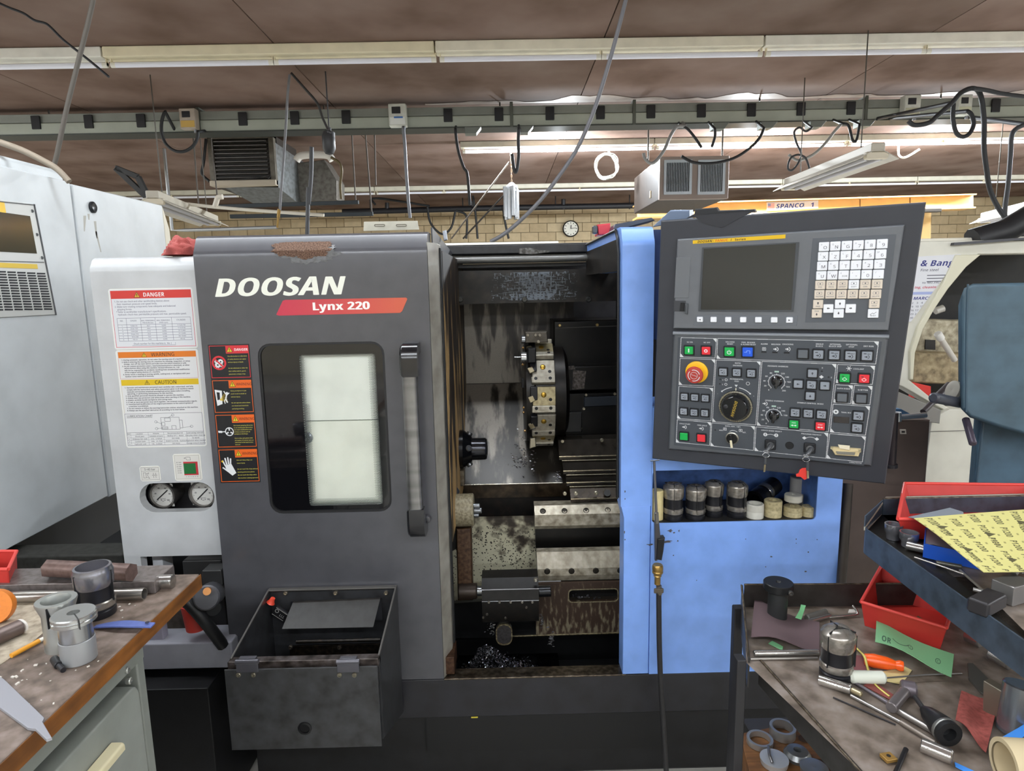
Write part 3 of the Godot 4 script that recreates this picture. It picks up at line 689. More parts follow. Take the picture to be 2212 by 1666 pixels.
# x: align 0 left, 1 centre, 2 right; sk slant; sx stretch
func write(im:Image,s:String,x:float,y:float,size:int,col:Color,align:=1,bold:=false,sk:=0.0,sx:=1.0):
	var q:=glyphs(bold,size);var ts:TextServer=q[1];var rid:RID=q[2];var sz:=Vector2i(size,0)
	var w:=0.0;var ids:=[]
	for ch in s:
		var g:=ts.font_get_glyph_index(rid,size,ch.unicode_at(0),0);ids.append(g);w+=ts.font_get_glyph_advance(rid,size,g).x*sx
	x-=w*align/2.0
	for g in ids:
		var pg:=ts.font_get_glyph_texture_idx(rid,sz,g);var key:=[rid,size,pg]
		if pg>=0:
			if not pages.has(key):pages[key]=ts.font_get_texture_image(rid,sz,pg)
			var src:Image=pages[key];var uv:=ts.font_get_glyph_uv_rect(rid,sz,g);var off:=ts.font_get_glyph_offset(rid,sz,g)
			for b in int(uv.size.y):
				var dy:=off.y+b;var py:=int(round(y+dy));if py<0 or py>=im.get_height():continue
				for a in int(ceil(uv.size.x*sx)):
					var al:=src.get_pixel(mini(int(uv.position.x+a/sx),int(uv.end.x)-1),int(uv.position.y)+b).a
					if al>0.02:
						var px:=int(round(x+off.x*sx+a-dy*sk))
						if px>=0 and px<im.get_width():
							var c:=im.get_pixel(px,py);var o:=c.lerp(Color(col,1),al);o.a=maxf(c.a,al);im.set_pixel(px,py,o)
		x+=ts.font_get_glyph_advance(rid,size,g).x*sx
func fill(im:Image,x:float,y:float,w:float,h:float,c:Color):im.fill_rect(Rect2i(int(x),int(y),maxi(1,int(w)),maxi(1,int(h))),c)
func poly(im:Image,p:PackedVector2Array,c:Color):
	var y0:=1e9;var y1:=-1e9
	for q in p:y0=minf(y0,q.y);y1=maxf(y1,q.y)
	for y in range(maxi(0,int(y0)),mini(im.get_height()-1,int(y1))+1):
		var xs:=[]
		for i in p.size():
			var a:=p[i];var b:=p[(i+1) % p.size()]
			if (a.y<=y+0.5)!=(b.y<=y+0.5):xs.append(a.x+(y+0.5-a.y)/(b.y-a.y)*(b.x-a.x))
		xs.sort()
		for k in range(0,xs.size()-1,2):
			var xa:=clampi(int(round(xs[k])),0,im.get_width());var xb:=clampi(int(round(xs[k+1])),0,im.get_width())
			if xb>xa:im.fill_rect(Rect2i(xa,y,xb-xa,1),c)
func line(im:Image,a:Vector2,b:Vector2,w:float,c:Color):
	var d:=(b-a).normalized().orthogonal()*maxf(w,1.0)/2.0
	poly(im,PackedVector2Array([a+d,b+d,b-d,a-d]),c)
func path(im:Image,p:Array,w:float,c:Color):
	for i in p.size()-1:line(im,p[i],p[i+1],w,c)
func circ(im:Image,o:Vector2,r:float,c:Color,w:=0.0):
	if w<=0.0:poly(im,disc2(r,28,o),c)
	else:arc(im,o,r,0,TAU,w,c)
func arc(im:Image,o:Vector2,r:float,a0:float,a1:float,w:float,c:Color):
	var k:=28
	for i in k:line(im,o+Vector2.from_angle(a0+(a1-a0)*i/k)*r,o+Vector2.from_angle(a0+(a1-a0)*(i+1.15)/k)*r,w,c)
func canvas(w:int,h:int,c:Color)->Image:
	var im:=Image.create(w,h,false,Image.FORMAT_RGBA8);im.fill(c);return im
func shown(im:Image,rough:=0.5,coat:=0.0)->StandardMaterial3D:
	var m:=StandardMaterial3D.new();m.resource_name="print";m.albedo_texture=ImageTexture.create_from_image(im);m.albedo_color=Color(0.92,0.92,0.92);m.roughness=rough;m.texture_repeat=false
	if coat>0.0:m.clearcoat_enabled=true;m.clearcoat=coat;m.clearcoat_roughness=0.1
	return m
# rows of small print, the words as on the plates
func small_print(im:Image,lines:Array,x:float,y:float,dy:float,size:int,c:Color,bold:=false):
	for l in lines:write(im,l,x,y,size,c,0,bold);y+=dy
func warn_triangle(im:Image,x:float,y:float,s:float,back:Color,ink:Color):
	poly(im,PackedVector2Array([Vector2(x,y-s),Vector2(x+s*0.95,y+s*0.7),Vector2(x-s*0.95,y+s*0.7)]),ink)
	poly(im,PackedVector2Array([Vector2(x,y-s*0.75),Vector2(x+s*0.75,y+s*0.58),Vector2(x-s*0.75,y+s*0.58)]),back)
	line(im,Vector2(x,y-s*0.4),Vector2(x,y+s*0.2),s*0.2,ink);fill(im,x-s*0.1,y+s*0.32,s*0.22,s*0.18,ink)

func crane_sign()->Image:
	var im:=canvas(448,88,hex("e9e9ee"))
	for k in 5:fill(im,8,14+k*13,58,6,hex("d86a70"))
	fill(im,8,12,26,28,hex("8c98d2"))
	write(im,"SPANCO",200,66,62,hex("1f3f9a"),1,true,0.18,1.0)
	fill(im,322,14,3,60,hex("888888"));fill(im,316,30,16,3,hex("888888"))
	write(im,"1",396,68,66,hex("2c2f96"),1,true,0.1,1.0)
	return im

# chuck pressure plate on the white cover
func danger_plate()->Image:
	var w:=620;var h:=430;var im:=canvas(w,h,hex("eceef2"));var red:=hex("e23b32");var ink:=hex("5a5a70")
	fill(im,8,8,w-16,58,red)
	warn_triangle(im,205,42,26,hex("e8b42c"),hex("52301c"));write(im,"DANGER",330,54,40,Color.WHITE,1,true)
	for q in [[8,8,3,h-16],[w-11,8,3,h-16],[8,h-12,w-16,3]]:fill(im,q[0],q[1],q[2],q[3],red)
	small_print(im,["1. Do not use chuck and other workholding devices above","    their maximum pressure and speed limits.","2. Make sure rotating components have adequate and balanced","    gripping forces.","  * Refer to workholder manufacturer's specifications.","    Hydraulic chuck max. permissible pressure and max. permissible speed."],30,92,19,16,ink)
	var x:=[36,104,212,322,446,588];var y0:=206
	for v in x:fill(im,v,y0,2,168,ink)
	for k in 8:fill(im,36,y0+(0 if k==0 else 28+k*20),554,2,ink)
	var hd:=["NO.","CHUCK","MAX. PERMISSIBLE","MAX. PERMISSIBLE","CYLINDER"]
	for k in 5:write(im,hd[k],(x[k]+x[k+1])/2.0,y0+26,12 if k in [2,3] else 15,ink)
	write(im,"PRESSURE (bar)",267,y0+42,12,ink);write(im,"SPEED (rpm)",384,y0+42,12,ink)
	for r in 6:
		for k in 5:write(im,[str(r+1),["Collet A5","Draw 165","HH4-206","Draw 210","HC4-208","HC-21"][r],["20.7","26.4","27.0","25.0","18.4","14.8"][r],["6,000","5,000","4,800","4,500","4,200","4,000"][r],["Y-1225 FW","Y-1225 RE","SY-1246S","SY-1246S","RH-1036C","HH-4C"][r]][k],(x[k]+x[k+1])/2.0,y0+63+r*20,13,ink)
	write(im,"Chuck number for this machine is   No. [      ]",300,402,16,ink);fill(im,130,408,330,2,ink)
	return im
func caution_plate()->Image:
	var w:=560;var h:=730;var im:=canvas(w,h,hex("eeeeee"));var ink:=hex("33343c")
	fill(im,10,8,w-20,44,hex("ee8322"));warn_triangle(im,190,33,20,hex("f2d22c"),hex("4a3a10"));write(im,"WARNING",320,44,36,hex("3e2412"),1)
	small_print(im,["1. During automatic operation, do not enter the moving area of a machine.","2. Before entering the moving area of a machine for cleaning, inspection, or setup","    change, turn off the main switch and make sure the entire situation is safe.","3. Do not remove protective covers, interlocks(mechanical or electrical), or other","    safety devices when using this machine. Doosan Infracore Co., Ltd.","    will not be responsible for accidents resulting from unauthorized modification","    of the original safety devices of a machine.","4. Never touch a rotating or moving spindle, cutting tool, or workpiece with your","    hand(or some material of devices)."],30,72,15.5,12,ink,true)
	for q in [[8,54,2,154],[w-10,54,2,154],[8,208,w-16,2]]:fill(im,q[0],q[1],q[2],q[3],hex("d87860"))
	fill(im,10,216,w-20,44,hex("ecc81e"));warn_triangle(im,190,241,20,hex("ecc81e"),hex("302808"));write(im,"CAUTION",320,252,36,hex("302808"),1)
	small_print(im,["1. Operator and maintenance personnel must carefully read, understand, and fully","    comply with the instructions and safety precautions given in all machine-related","    manuals and machine-attached warning/instruction plates before installing,","    operating, or performing maintenance on this machine.","2. Only qualified personnel should be allowed to operate this machine.","3. Always wear eye protectors and safety shoes when working at this machine.","4. Always carefully handle workpieces and cutting tools.","5. If two or more personnel must work together, use constant communication signals.","6. Unauthorized modification of the original parameters to the control system of","    a machine is prohibited.","7. Do not remove or deface the warning/instruction stickers attached on this machine.","8. Always use the specified lubrication oil according to its chart below."],30,280,15.8,12,ink,true)
	for q in [[8,262,2,208],[w-10,262,2,208]]:fill(im,q[0],q[1],q[2],q[3],hex("d8cfa0"))
	for q in [[8,474,w-16,2],[8,474,2,246],[w-10,474,2,246],[8,718,w-16,2],[8,618,w-16,2]]:fill(im,q[0],q[1],q[2],q[3],ink)
	write(im,"LUBRICATION CHART",22,500,19,ink,0);fill(im,20,504,180,2,ink)
	for q in [[258,508,130,92],[285,512,40,26],[262,545,22,26],[330,572,30,28],[388,530,20,60],[262,580,40,16]]:
		var p:=[Vector2(q[0],q[1]),Vector2(q[0]+q[2],q[1]),Vector2(q[0]+q[2],q[1]+q[3]),Vector2(q[0],q[1]+q[3]),Vector2(q[0],q[1])];path(im,p,2,ink)
	for q in [[345,490,310,510],[222,540,262,556],[222,592,300,586],[470,580,400,590]]:circ(im,Vector2(q[0],q[1]),9,ink,1.5);line(im,Vector2(q[0],q[1]),Vector2(q[2],q[3]),1.5,ink)
	var x:=[8,34,158,268,430,w-10]
	for r in 5:
		fill(im,8,618+r*20,w-16,1,ink)
		var row:Array=[["NO","Location","Volume","Recommended Oil","Lubricating intervals"],["1","Chuck jaws","Suitable amount","Molilux EP 2   Mobil","Everyday when cleaning"],["2","Slideway lub. tank","3.5L   0.92Gal","ISO VG68","70~80HR"],["3","Coolant tank","120L   31.7Gal","Mobil-Cut B-56   Yushiro","Replenish when needed"],["4","Hydraulic unit","13L   3.43Gal","ISO VG32","Change every 6 months"]][r]
		for k in 5:write(im,row[k],(x[k]+x[k+1])/2.0,634+r*20,13,ink)
	for v in x:fill(im,v,618,1,100,ink)
	return im
func range_plate()->Image:
	var im:=canvas(220,160,hex("e6e4de"));var ink:=hex("3c3c3e")
	for q in [[6,6,208,2],[6,152,208,2],[6,6,2,148],[212,6,2,148],[6,52,208,2]]:fill(im,q[0],q[1],q[2],q[3],ink)
	write(im,"5~40 bar",110,42,32,ink)
	path(im,[Vector2(30,70),Vector2(30,130),Vector2(60,130),Vector2(60,70),Vector2(30,70)],3,ink);path(im,[Vector2(60,85),Vector2(95,70),Vector2(75,98),Vector2(100,138),Vector2(60,118)],3,ink)
	fill(im,130,98,60,4,ink)
	for v in [146,172]:fill(im,v,72,4,22,ink);fill(im,v,108,4,22,ink)
	return im
func chart_plate()->Image:
	var im:=canvas(280,280,hex("e8e6df"));var ink:=hex("40403e")
	for q in [[8,8,264,2],[8,268,264,2],[8,8,2,262],[270,8,2,262]]:fill(im,q[0],q[1],q[2],q[3],hex("9a9a80"))
	path(im,[Vector2(110,40),Vector2(140,28),Vector2(176,30),Vector2(180,62),Vector2(140,62),Vector2(134,46),Vector2(110,40)],3,ink)
	fill(im,98,80,154,148,hex("c8323e"));fill(im,98,98,130,116,hex("1e7038"))
	for k in 6:
		write(im,"%d0 %d00" % [8-k,14-2*k],50,92+k*23,15,ink);write(im,str((k+1)*5),118+k*24,250,13,ink)
	for k in 3:arc(im,Vector2(98,228),60+26*k,-1.3,-0.3,1.5,hex("2c8a48"))
	return im
# the four stacked door stickers
func door_sticker(k:int)->Image:
	var im:=canvas(352,300,hex("17181c"));var edge:=hex("e0323c") if k==0 else hex("f06a1e");var yel:=hex("e8dc5a")
	for q in [[8,10,336,5],[8,286,336,5],[8,10,5,281],[339,10,5,281]]:fill(im,q[0],q[1],q[2],q[3],edge)
	fill(im,148,10,196,70,edge);warn_triangle(im,180,48,30,hex("eed22a"),hex("5a4210"))
	write(im,["DANGER","WARNING","WARNING","WARNING"][k],278,58,31,Color.WHITE if k==0 else hex("4a1c0c"),1,k==0,0.0,0.95)
	var tx:Array=[["The elimination or alteration","of safety devices can cause","serious injury or death.","","Do not eliminate or alter the","door safety switch, guard,","parameter or keep relay."],["Flying workpiece or jaw","could result in death or","serious injury.","","Do not operate unless doors","are closed and interlocks","are being working."],["Decreased gripping force due","to an inadequate lubrication","can cause malfunction and","serious accident such as","workpiece discharge.","","Once a day, put grease into","all nipples of master jaws as","indicated in the instruction","manual."],["Hot and sharp chips can","cause injury.","","Do not touch the chips without","wearing protective gloves.","Do not touch the chips when","the machine is being operated."]][k]
	small_print(im,tx,158,108,26 if k!=2 else 18.5,12,yel,true)
	var wh:=hex("eef0f2")
	if k==0:
		circ(im,Vector2(82,160),62,edge);circ(im,Vector2(82,160),46,hex("17181c"))
		for q in [[70,178,24],[96,150,22],[58,148,14],[104,184,12]]:
			for a in 9:circ(im,Vector2(q[0],q[1])+Vector2.from_angle(a*TAU/9)*q[2]*0.85,q[2]*0.26,wh)
			circ(im,Vector2(q[0],q[1]),q[2]*0.75,wh);circ(im,Vector2(q[0],q[1]),q[2]*0.3,hex("17181c"))
		line(im,Vector2(46,122),Vector2(118,198),13,edge)
	elif k==1:
		poly(im,PackedVector2Array([Vector2(22,90),Vector2(84,100),Vector2(80,216),Vector2(34,232)]),wh);poly(im,PackedVector2Array([Vector2(38,112),Vector2(64,116),Vector2(62,176),Vector2(40,182)]),hex("17181c"))
		for a in 6:line(im,Vector2(60,182),Vector2(112+4*a,118+16*a),3,hex("e8c42c"))
		circ(im,Vector2(126,122),10,wh);path(im,[Vector2(100,104),Vector2(122,140),Vector2(146,120)],9,wh);path(im,[Vector2(122,136),Vector2(112,172),Vector2(124,206)],12,wh);path(im,[Vector2(112,172),Vector2(98,190),Vector2(104,214)],8,wh)
	elif k==2:
		circ(im,Vector2(118,156),34,wh,8)
		for a in 3:line(im,Vector2(118,156),Vector2(118,156)+Vector2.from_angle(a*2.094+0.5)*32,12,wh)
		circ(im,Vector2(118,156),10,hex("17181c"));fill(im,62,152,26,8,wh);poly(im,PackedVector2Array([Vector2(20,146),Vector2(52,148),Vector2(64,156),Vector2(52,166),Vector2(22,164)]),wh)
	else:
		poly(im,PackedVector2Array([Vector2(50,150),Vector2(108,132),Vector2(146,214),Vector2(110,238),Vector2(76,208),Vector2(26,168),Vector2(34,160),Vector2(60,178)]),wh)
		for q in [[56,152,36,108],[70,144,58,88],[86,138,82,82],[102,134,106,92]]:line(im,Vector2(q[0],q[1]),Vector2(q[2],q[3]),13,wh);circ(im,Vector2(q[2],q[3]),6.5,wh)
		circ(im,Vector2(32,112),9,hex("e8c42c"))
	return im
func dial_print(turn:float)->Image:
	var im:=canvas(256,256,hex("dcdad4"));var c:=Vector2(128,128);var ink:=hex("2c2c2e")
	for k in 41:
		var a:=deg_to_rad(135+270.0*k/40);var d:=Vector2.from_angle(a);line(im,c+d*(112 if k % 5 else 100),c+d*120,2.0 if k % 5 else 3.0,ink)
	for k in 6:var a:=deg_to_rad(135+54.0*k);var p:=c+Vector2.from_angle(a)*84;write(im,str(k*20),p.x,p.y+8,22,ink,1,true)
	write(im,"kg/cm2",128,180,20,ink);write(im,"bar",128,204,18,ink)
	for v in [106,150]:circ(im,Vector2(v,190),5,ink)
	return im

# ================================================================ the lathe
var lathe:Node3D
const ZF:=-1.70
var dark:="57575b"
func build_lathe():
	lathe=thing("cnc_lathe","grey and blue turning centre with its sliding door pushed open and swivelling control panel","lathe")
	lathe_door();lathe_body();lathe_inside();lathe_low();chip_catcher()

# x runs xa..xb; a sheet metal front whose top rolls back; z is the face
func rolled_front(m:Mb,xa:float,xb:float,y0:float,bend_y:float,top_y:float,z:float,depth:float,skip_below:=-1.0):
	var pr:=PackedVector2Array([Vector2(0,y0 if skip_below<0.0 else skip_below),Vector2(0,bend_y-0.012)])
	for k in 4:var a:=PI/4*(k+1)/4.0;pr.append(Vector2(-0.03*(1-cos(a)),bend_y-0.012+0.03*sin(a)))
	var e:=pr[pr.size()-1];var rest:=top_y-0.010-e.y
	pr.append(Vector2(e.x-rest*0.55,e.y+rest))
	for k in 3:var a:=PI/4+PI/4*(k+1)/3.0;pr.append(Vector2(e.x-rest*0.55-0.03*(cos(PI/4)-cos(a)),e.y+rest+0.03*(sin(a)-sin(PI/4))))
	pr.append(Vector2(-depth,pr[pr.size()-1].y))
	var k:=pr.size();var ns:=[]
	for i in k-1:var d:=pr[i+1]-pr[i];ns.append(Vector2(d.y,-d.x).normalized())
	for i in k-1:
		var m0:Vector2=ns[i];var m1:Vector2=ns[i]
		if i>0 and ns[i-1].dot(ns[i])>0.8:m0=(m0+ns[i-1]).normalized()
		if i<k-2 and ns[i+1].dot(ns[i])>0.8:m1=(m1+ns[i+1]).normalized()
		var P:=func(x,q):return Vector3(x,q.y,z+q.x)
		var n0:=Vector3(0,m0.y,m0.x);var n1:=Vector3(0,m1.y,m1.x)
		m.quad_n([P.call(xa,pr[i]),P.call(xb,pr[i]),P.call(xb,pr[i+1]),P.call(xa,pr[i+1])],[n0,n0,n1,n1])
	# end plates and back
	for x in [xa,xb]:
		var pol:=[]
		for q in pr:pol.append(Vector3(x,q.y,z+q.x))
		for i in range(0,k-1):
			var out:=Vector3(-1 if x==xa else 1,0,0)
			m.face([pol[i],pol[i+1],Vector3(x,pol[i+1].y,z-depth),Vector3(x,pol[i].y,z-depth)],out)
	m.face([Vector3(xa,pr[0].y,z-depth),Vector3(xb,pr[0].y,z-depth),Vector3(xb,pr[k-1].y,z-depth),Vector3(xa,pr[k-1].y,z-depth)],Vector3(0,0,-1))
	m.face([Vector3(xa,pr[0].y,z-depth),Vector3(xb,pr[0].y,z-depth),Vector3(xb,pr[0].y,z),Vector3(xa,pr[0].y,z)],Vector3.DOWN)

func plate_of(outline:PackedVector2Array,hole:PackedVector2Array,z:float,d:float)->Mb:
	var m:=Mb.new();m.holed(outline,hole,Z(z-d),d);return m
# an outer rectangle with as many points as a rounded one, for plates with holes
func frame_points(x0:float,y0:float,x1:float,y1:float,k:=5)->PackedVector2Array:return rrect((x0+x1)/2,(y0+y1)/2,x1-x0,y1-y0,0.0005,k)

func lathe_door():
	var o:=Node3D.new();o.name="door";lathe.add_child(o)
	var paint:StandardMaterial3D
	paint=M("525257",0.32,0.1,{"tex":"grime","scale":2.2,"coat":0.35,"cr":0.16})
	var x0:=-0.806;var x1:=-0.1995;var y0:=0.378;var yb:=at(660,541,ZF).y;var yt:=at(660,502,ZF).y
	var wl:=at(569.5,925,ZF).x;var wr:=at(838.5,925,ZF).x;var wt:=at(695,740,ZF).y;var wb:=at(710,1108,ZF).y
	var hole:=rrect((wl+wr)/2,(wt+wb)/2,wr-wl,wt-wb,0.034)
	var yj:=yb-0.08
	var m:=Mb.new();m.holed(frame_points(x0,y0,x1,yj),hole,Z(ZF-0.045),0.045)
	rolled_front(m,x0,x1,yj,yb,yt,ZF,0.09,yj)
	part(o,"door_skin",m,paint)
	# folded edge at the right: chamfer and return
	m=Mb.new();var st:=M("a9a69d",0.36,0.1,{"tex":"grime2","scale":1.2})
	m.prism(PackedVector2Array([Vector2(x1+0.001,ZF-0.003),Vector2(x1+0.022,ZF-0.06),Vector2(x1+0.022,ZF-0.14),Vector2(x1-0.02,ZF-0.14),Vector2(x1-0.02,ZF-0.05)]),Transform3D(Basis(Vector3(1,0,0),Vector3(0,0,1),Vector3(0,1,0)),Vector3(0,y0,0)),yt-y0-0.03,0.002)
	part(o,"edge_channel",m,st)
	m=Mb.new();m.box(T(Vector3(x1+0.024,(y0+yt)/2-0.01,ZF-0.10)),Vector3(0.008,yt-y0-0.06,0.02),0.003);part(o,"rubber_seal",m,M("1b1b1c",0.6))
	m=Mb.new();m.box(T(Vector3(x1+0.013,y0+0.03,ZF-0.06)),Vector3(0.035,0.055,0.09),0.002);part(o,"foot_bracket",m,M("5e4a3c",0.5,0.4,{"tex":"rust","scale":4.0}))
	# window: printed black border, a clear middle, pale sheet close behind
	var w:=Node3D.new();w.name="window";o.add_child(w)
	var cl:=at(656,930,ZF).x;var cr:=at(818,930,ZF).x;var ct:=at(735,766,ZF).y;var cb:=at(745,1093,ZF).y
	m=Mb.new();m.holed(rrect((wl+wr)/2,(wt+wb)/2,wr-wl-0.004,wt-wb-0.004,0.033),rrect((cl+cr)/2,(ct+cb)/2,cr-cl,ct-cb,0.008),Z(ZF-0.012),0.006);part(w,"black_border",m,M("0e0e11",0.07,0,{"coat":0.5,"cr":0.03}))
	m=Mb.new();m.holed(rrect((wl+wr)/2,(wt+wb)/2,wr-wl+0.002,wt-wb+0.002,0.034),rrect((wl+wr)/2,(wt+wb)/2,wr-wl-0.012,wt-wb-0.012,0.029),Z(ZF-0.01),0.008);part(w,"rubber_gasket",m,M("161618",0.5))
	var gl:=StandardMaterial3D.new();gl.resource_name="glass";gl.albedo_color=Color(0.9,0.95,0.92,0.06);gl.transparency=BaseMaterial3D.TRANSPARENCY_ALPHA;gl.roughness=0.04
	m=Mb.new();m.face([Vector3(cl,cb,ZF-0.007),Vector3(cr,cb,ZF-0.007),Vector3(cr,ct,ZF-0.007),Vector3(cl,ct,ZF-0.007)],Vector3(0,0,1));part(w,"glass_pane",m,gl)
	var ys:=at(735,913,ZF).y;var pale:=M("e4e8de",0.5,0,{"tex":"grime","scale":1.0})
	m=Mb.new();span(m,Vector3(cl-0.02,ys+0.0015,ZF-0.032),Vector3(cr+0.02,ct+0.03,ZF-0.024),0.001);part(w,"upper_sheet",m,pale)
	m=Mb.new();span(m,Vector3(cl-0.02,cb-0.03,ZF-0.030),Vector3(cr+0.02,ys-0.0005,ZF-0.023),0.001);part(w,"lower_sheet",m,M("dfe2d4",0.5,0,{"tex":"grime","scale":1.0}))
	m=Mb.new();var bo:=at(663,946,ZF-0.02);m.lathe(Transform3D(Basis.from_euler(Vector3(PI/2,0,0)),bo),[Vector2(0.016,-0.004),Vector2(0.016,0.002),Vector2(0.011,0.005),Vector2(0.011,0.009),Vector2(0.004,0.009),Vector2(0.004,0.004),Vector2(0,0.004)],20);part(w,"bolt",m,M("7c8084",0.3,0.8))
	# dot screen fading along the clear middle's edges
	var im:=canvas(512,1024,Color(0.06,0.06,0.07,0));var W:=cr-cl;var H:=ct-cb
	for j in 128:
		for i in 64:
			var px:=(i+0.5*(j % 2))/64.0*W;var py:=j/128.0*H
			var e:=minf(minf(W-px,H-py)/0.022,px/0.016 if j>40 else px/0.010);e=minf(e,(py+0.006)/0.012)
			if e<1.0:circ(im,Vector2(i*8+(4 if j % 2 else 0)+4,j*8+4),lerpf(4.6,1.6,clampf(e,0,1)),Color(0.06,0.06,0.07,1))
	var dm:=shown(im,0.1);dm.transparency=BaseMaterial3D.TRANSPARENCY_ALPHA_SCISSOR;dm.alpha_scissor_threshold=0.5
	m=Mb.new();m.picture([Vector3(cl,cb,ZF-0.0085),Vector3(cr,cb,ZF-0.0085),Vector3(cr,ct,ZF-0.0085),Vector3(cl,ct,ZF-0.0085)]);part(w,"dot_screen",m,dm)
	# handle
	var h:=Node3D.new();h.name="handle";o.add_child(h)
	var zh:=ZF+0.06;var ht:=at(884,770,zh);var hb:=at(899,1138,zh);var hx:=(ht.x+hb.x)/2
	m=Mb.new();m.prism(rrect(0,0,0.040,0.028,0.012,5),Transform3D(Basis(Vector3(1,0,0),Vector3(0,0,-1),Vector3(0,1,0)),Vector3(hx,hb.y+0.02,zh)),ht.y-hb.y-0.04,0.0,true);part(h,"grip_bar",m,M("9b9a99",0.3,0.85,{"tex":"brush","scale":Vector3(3,0.4,3)}))
	for s in [1,-1]:
		var yc:float=ht.y if s>0 else hb.y
		var yo:float=0.052
		m=Mb.new()
		var pr:=PackedVector2Array([Vector2(0.016,-s*yo),Vector2(-0.015,-s*yo),Vector2(-0.015,-s*0.0),Vector2(-0.06,s*0.004),Vector2(-0.06,s*0.034),Vector2(-0.012,s*0.033),Vector2(0.004,s*0.027),Vector2(0.014,s*0.012),Vector2(0.017,-s*0.01)])
		# side outline lies in z, y; pushed along x
		m.prism(pr,Transform3D(Basis(Vector3(0,0,1),Vector3(0,1,0),Vector3(-1,0,0)),Vector3(hx+0.023,yc,zh)),0.046,0.007,true)
		part(h,"end_cap",m,M("17171a",0.16,0,{"coat":0.4}))
	m=Mb.new();m.lathe(Transform3D(Basis.from_euler(Vector3(PI/2,0,0)),Vector3(hx+0.022,hb.y+0.0,ZF)),[Vector2(0.012,0),Vector2(0.010,0.012),Vector2(0.004,0.014),Vector2(0,0.014)],14);part(h,"foot_stud",m,M("505054",0.35,0.5))
	# lettering
	var tm:=TextMesh.new();var f:=SystemFont.new();f.font_names=PackedStringArray(["Droid Sans"]);f.font_weight=700
	part(o,"brand_lettering",letters("DOOSAN",[at(466,642,ZF),at(736,635,ZF),at(757,596,ZF)],ZF+0.0003,0.0004,0.16),M("eef0e4",0.4))
	m=Mb.new();m.prism(flat([597,680,611,650,616,648,877,643,880,646,869,672,864,676,603,682],ZF),Z(ZF),0.0012);
	var rp:=part(o,"model_plate",m,shown(red_gradient(),0.35));
	var a:=rp.mesh.surface_get_arrays(0)
	var uv:PackedVector2Array=a[Mesh.ARRAY_TEX_UV];var pl:=at(597,680,ZF);var prr:=at(880,646,ZF)
	for i in uv.size():uv[i]=Vector2((a[Mesh.ARRAY_VERTEX][i].x-pl.x)/(prr.x-pl.x),0.5)
	a[Mesh.ARRAY_TEX_UV]=uv;var nm:=ArrayMesh.new();nm.add_surface_from_arrays(Mesh.PRIMITIVE_TRIANGLES,a);rp.mesh=nm
	part(rp,"model_lettering",letters("Lynx 220",[at(677,671,ZF),at(799,668.5,ZF),at(799,651,ZF)],ZF+0.0013,0.0003,0.0),M("f6f4f0",0.4))
	# stickers
	for k in 4:
		var ya:=0.0+k/4.0;var yb2:=(k+1)/4.0
		var L0:=Vector2(449,745).lerp(Vector2(478,1044),ya);var L1:=Vector2(449,745).lerp(Vector2(478,1044),yb2)
		var yy0:=at(L1.x+43,L1.y-1,ZF).y;var yy1:=at(L0.x+43,L0.y-1,ZF).y
		var xa:=at(463,895,ZF).x;var xb:=at(550.5,892,ZF).x
		m=Mb.new();m.picture([Vector3(xa,yy0+0.0005,ZF+0.0006),Vector3(xb,yy0+0.0005,ZF+0.0006),Vector3(xb,yy1,ZF+0.0006),Vector3(xa,yy1,ZF+0.0006)])
		var sk:=part(o,"warning_sticker",m,shown(door_sticker(k),0.4));sk.set_meta("label",["black sticker headed DANGER, topmost of four","black WARNING sticker with a flung figure","black WARNING sticker with a chuck","black WARNING sticker with a white hand"][k])
	# worn patch across the top fold: bare rusty primer with a ragged rim
	var fn:=FastNoiseLite.new();fn.seed=31;fn.frequency=3.2;fn.fractal_octaves=4
	worn_patch(o,fn,650,537,64,22,"a8968a","worn_primer",0.0012,0.9)
	worn_patch(o,fn,668,545,64,24,"77797c","scuffed_paint",0.0006,0.35)

func worn_patch(o:Node,fn:FastNoiseLite,u:float,v:float,ru:float,rv:float,col:String,called:String,lift:float,rough:float):
	var m:=Mb.new();var k:=90;var rings:=6
	var yb:=at(660,541,ZF).y
	var P:=func(a:float,s:float)->Array:
		var rr:=s*(1.0+0.28*fn.get_noise_2d(cos(a)*0.6+u,sin(a)*0.6)+0.12*fn.get_noise_2d(cos(a)*2.5,sin(a)*2.5))
		var c:=at(u+cos(a)*ru*rr,v+sin(a)*rv*rr,ZF)
		var y:=c.y;var z:=ZF;var n:=Vector3(0,0,1)
		if y>yb:z-=(y-yb)*0.85;n=Vector3(0,0.65,0.76)
		z+=lift+0.0015*maxf(0,fn.get_noise_2d(c.x*40,c.y*40))*(1.0 if s<0.9 else 0.0)
		return [Vector3(c.x,y+lift*n.y,z+lift),n]
	for i in k:
		for j in rings:
			var q:=[[i,j],[i+1,j],[i+1,j+1],[i,j+1]].map(func(w):return P.call(TAU*(w[0] % k)/k,float(w[1])/rings))
			m.quad_n(q.map(func(w):return w[0]),q.map(func(w):return w[1]))
	part(o,called,m,M(col,rough,0,{"tex":"primer" if rough>0.5 else "grime2","scale":6.0,"bump":"speck","bs":0.2}))

func red_gradient()->Image:
	var im:=canvas(256,8,Color.WHITE)
	for x in 256:fill(im,x,0,1,8,hex("d83a56").lerp(hex("e26a4c"),x/255.0))
	return im
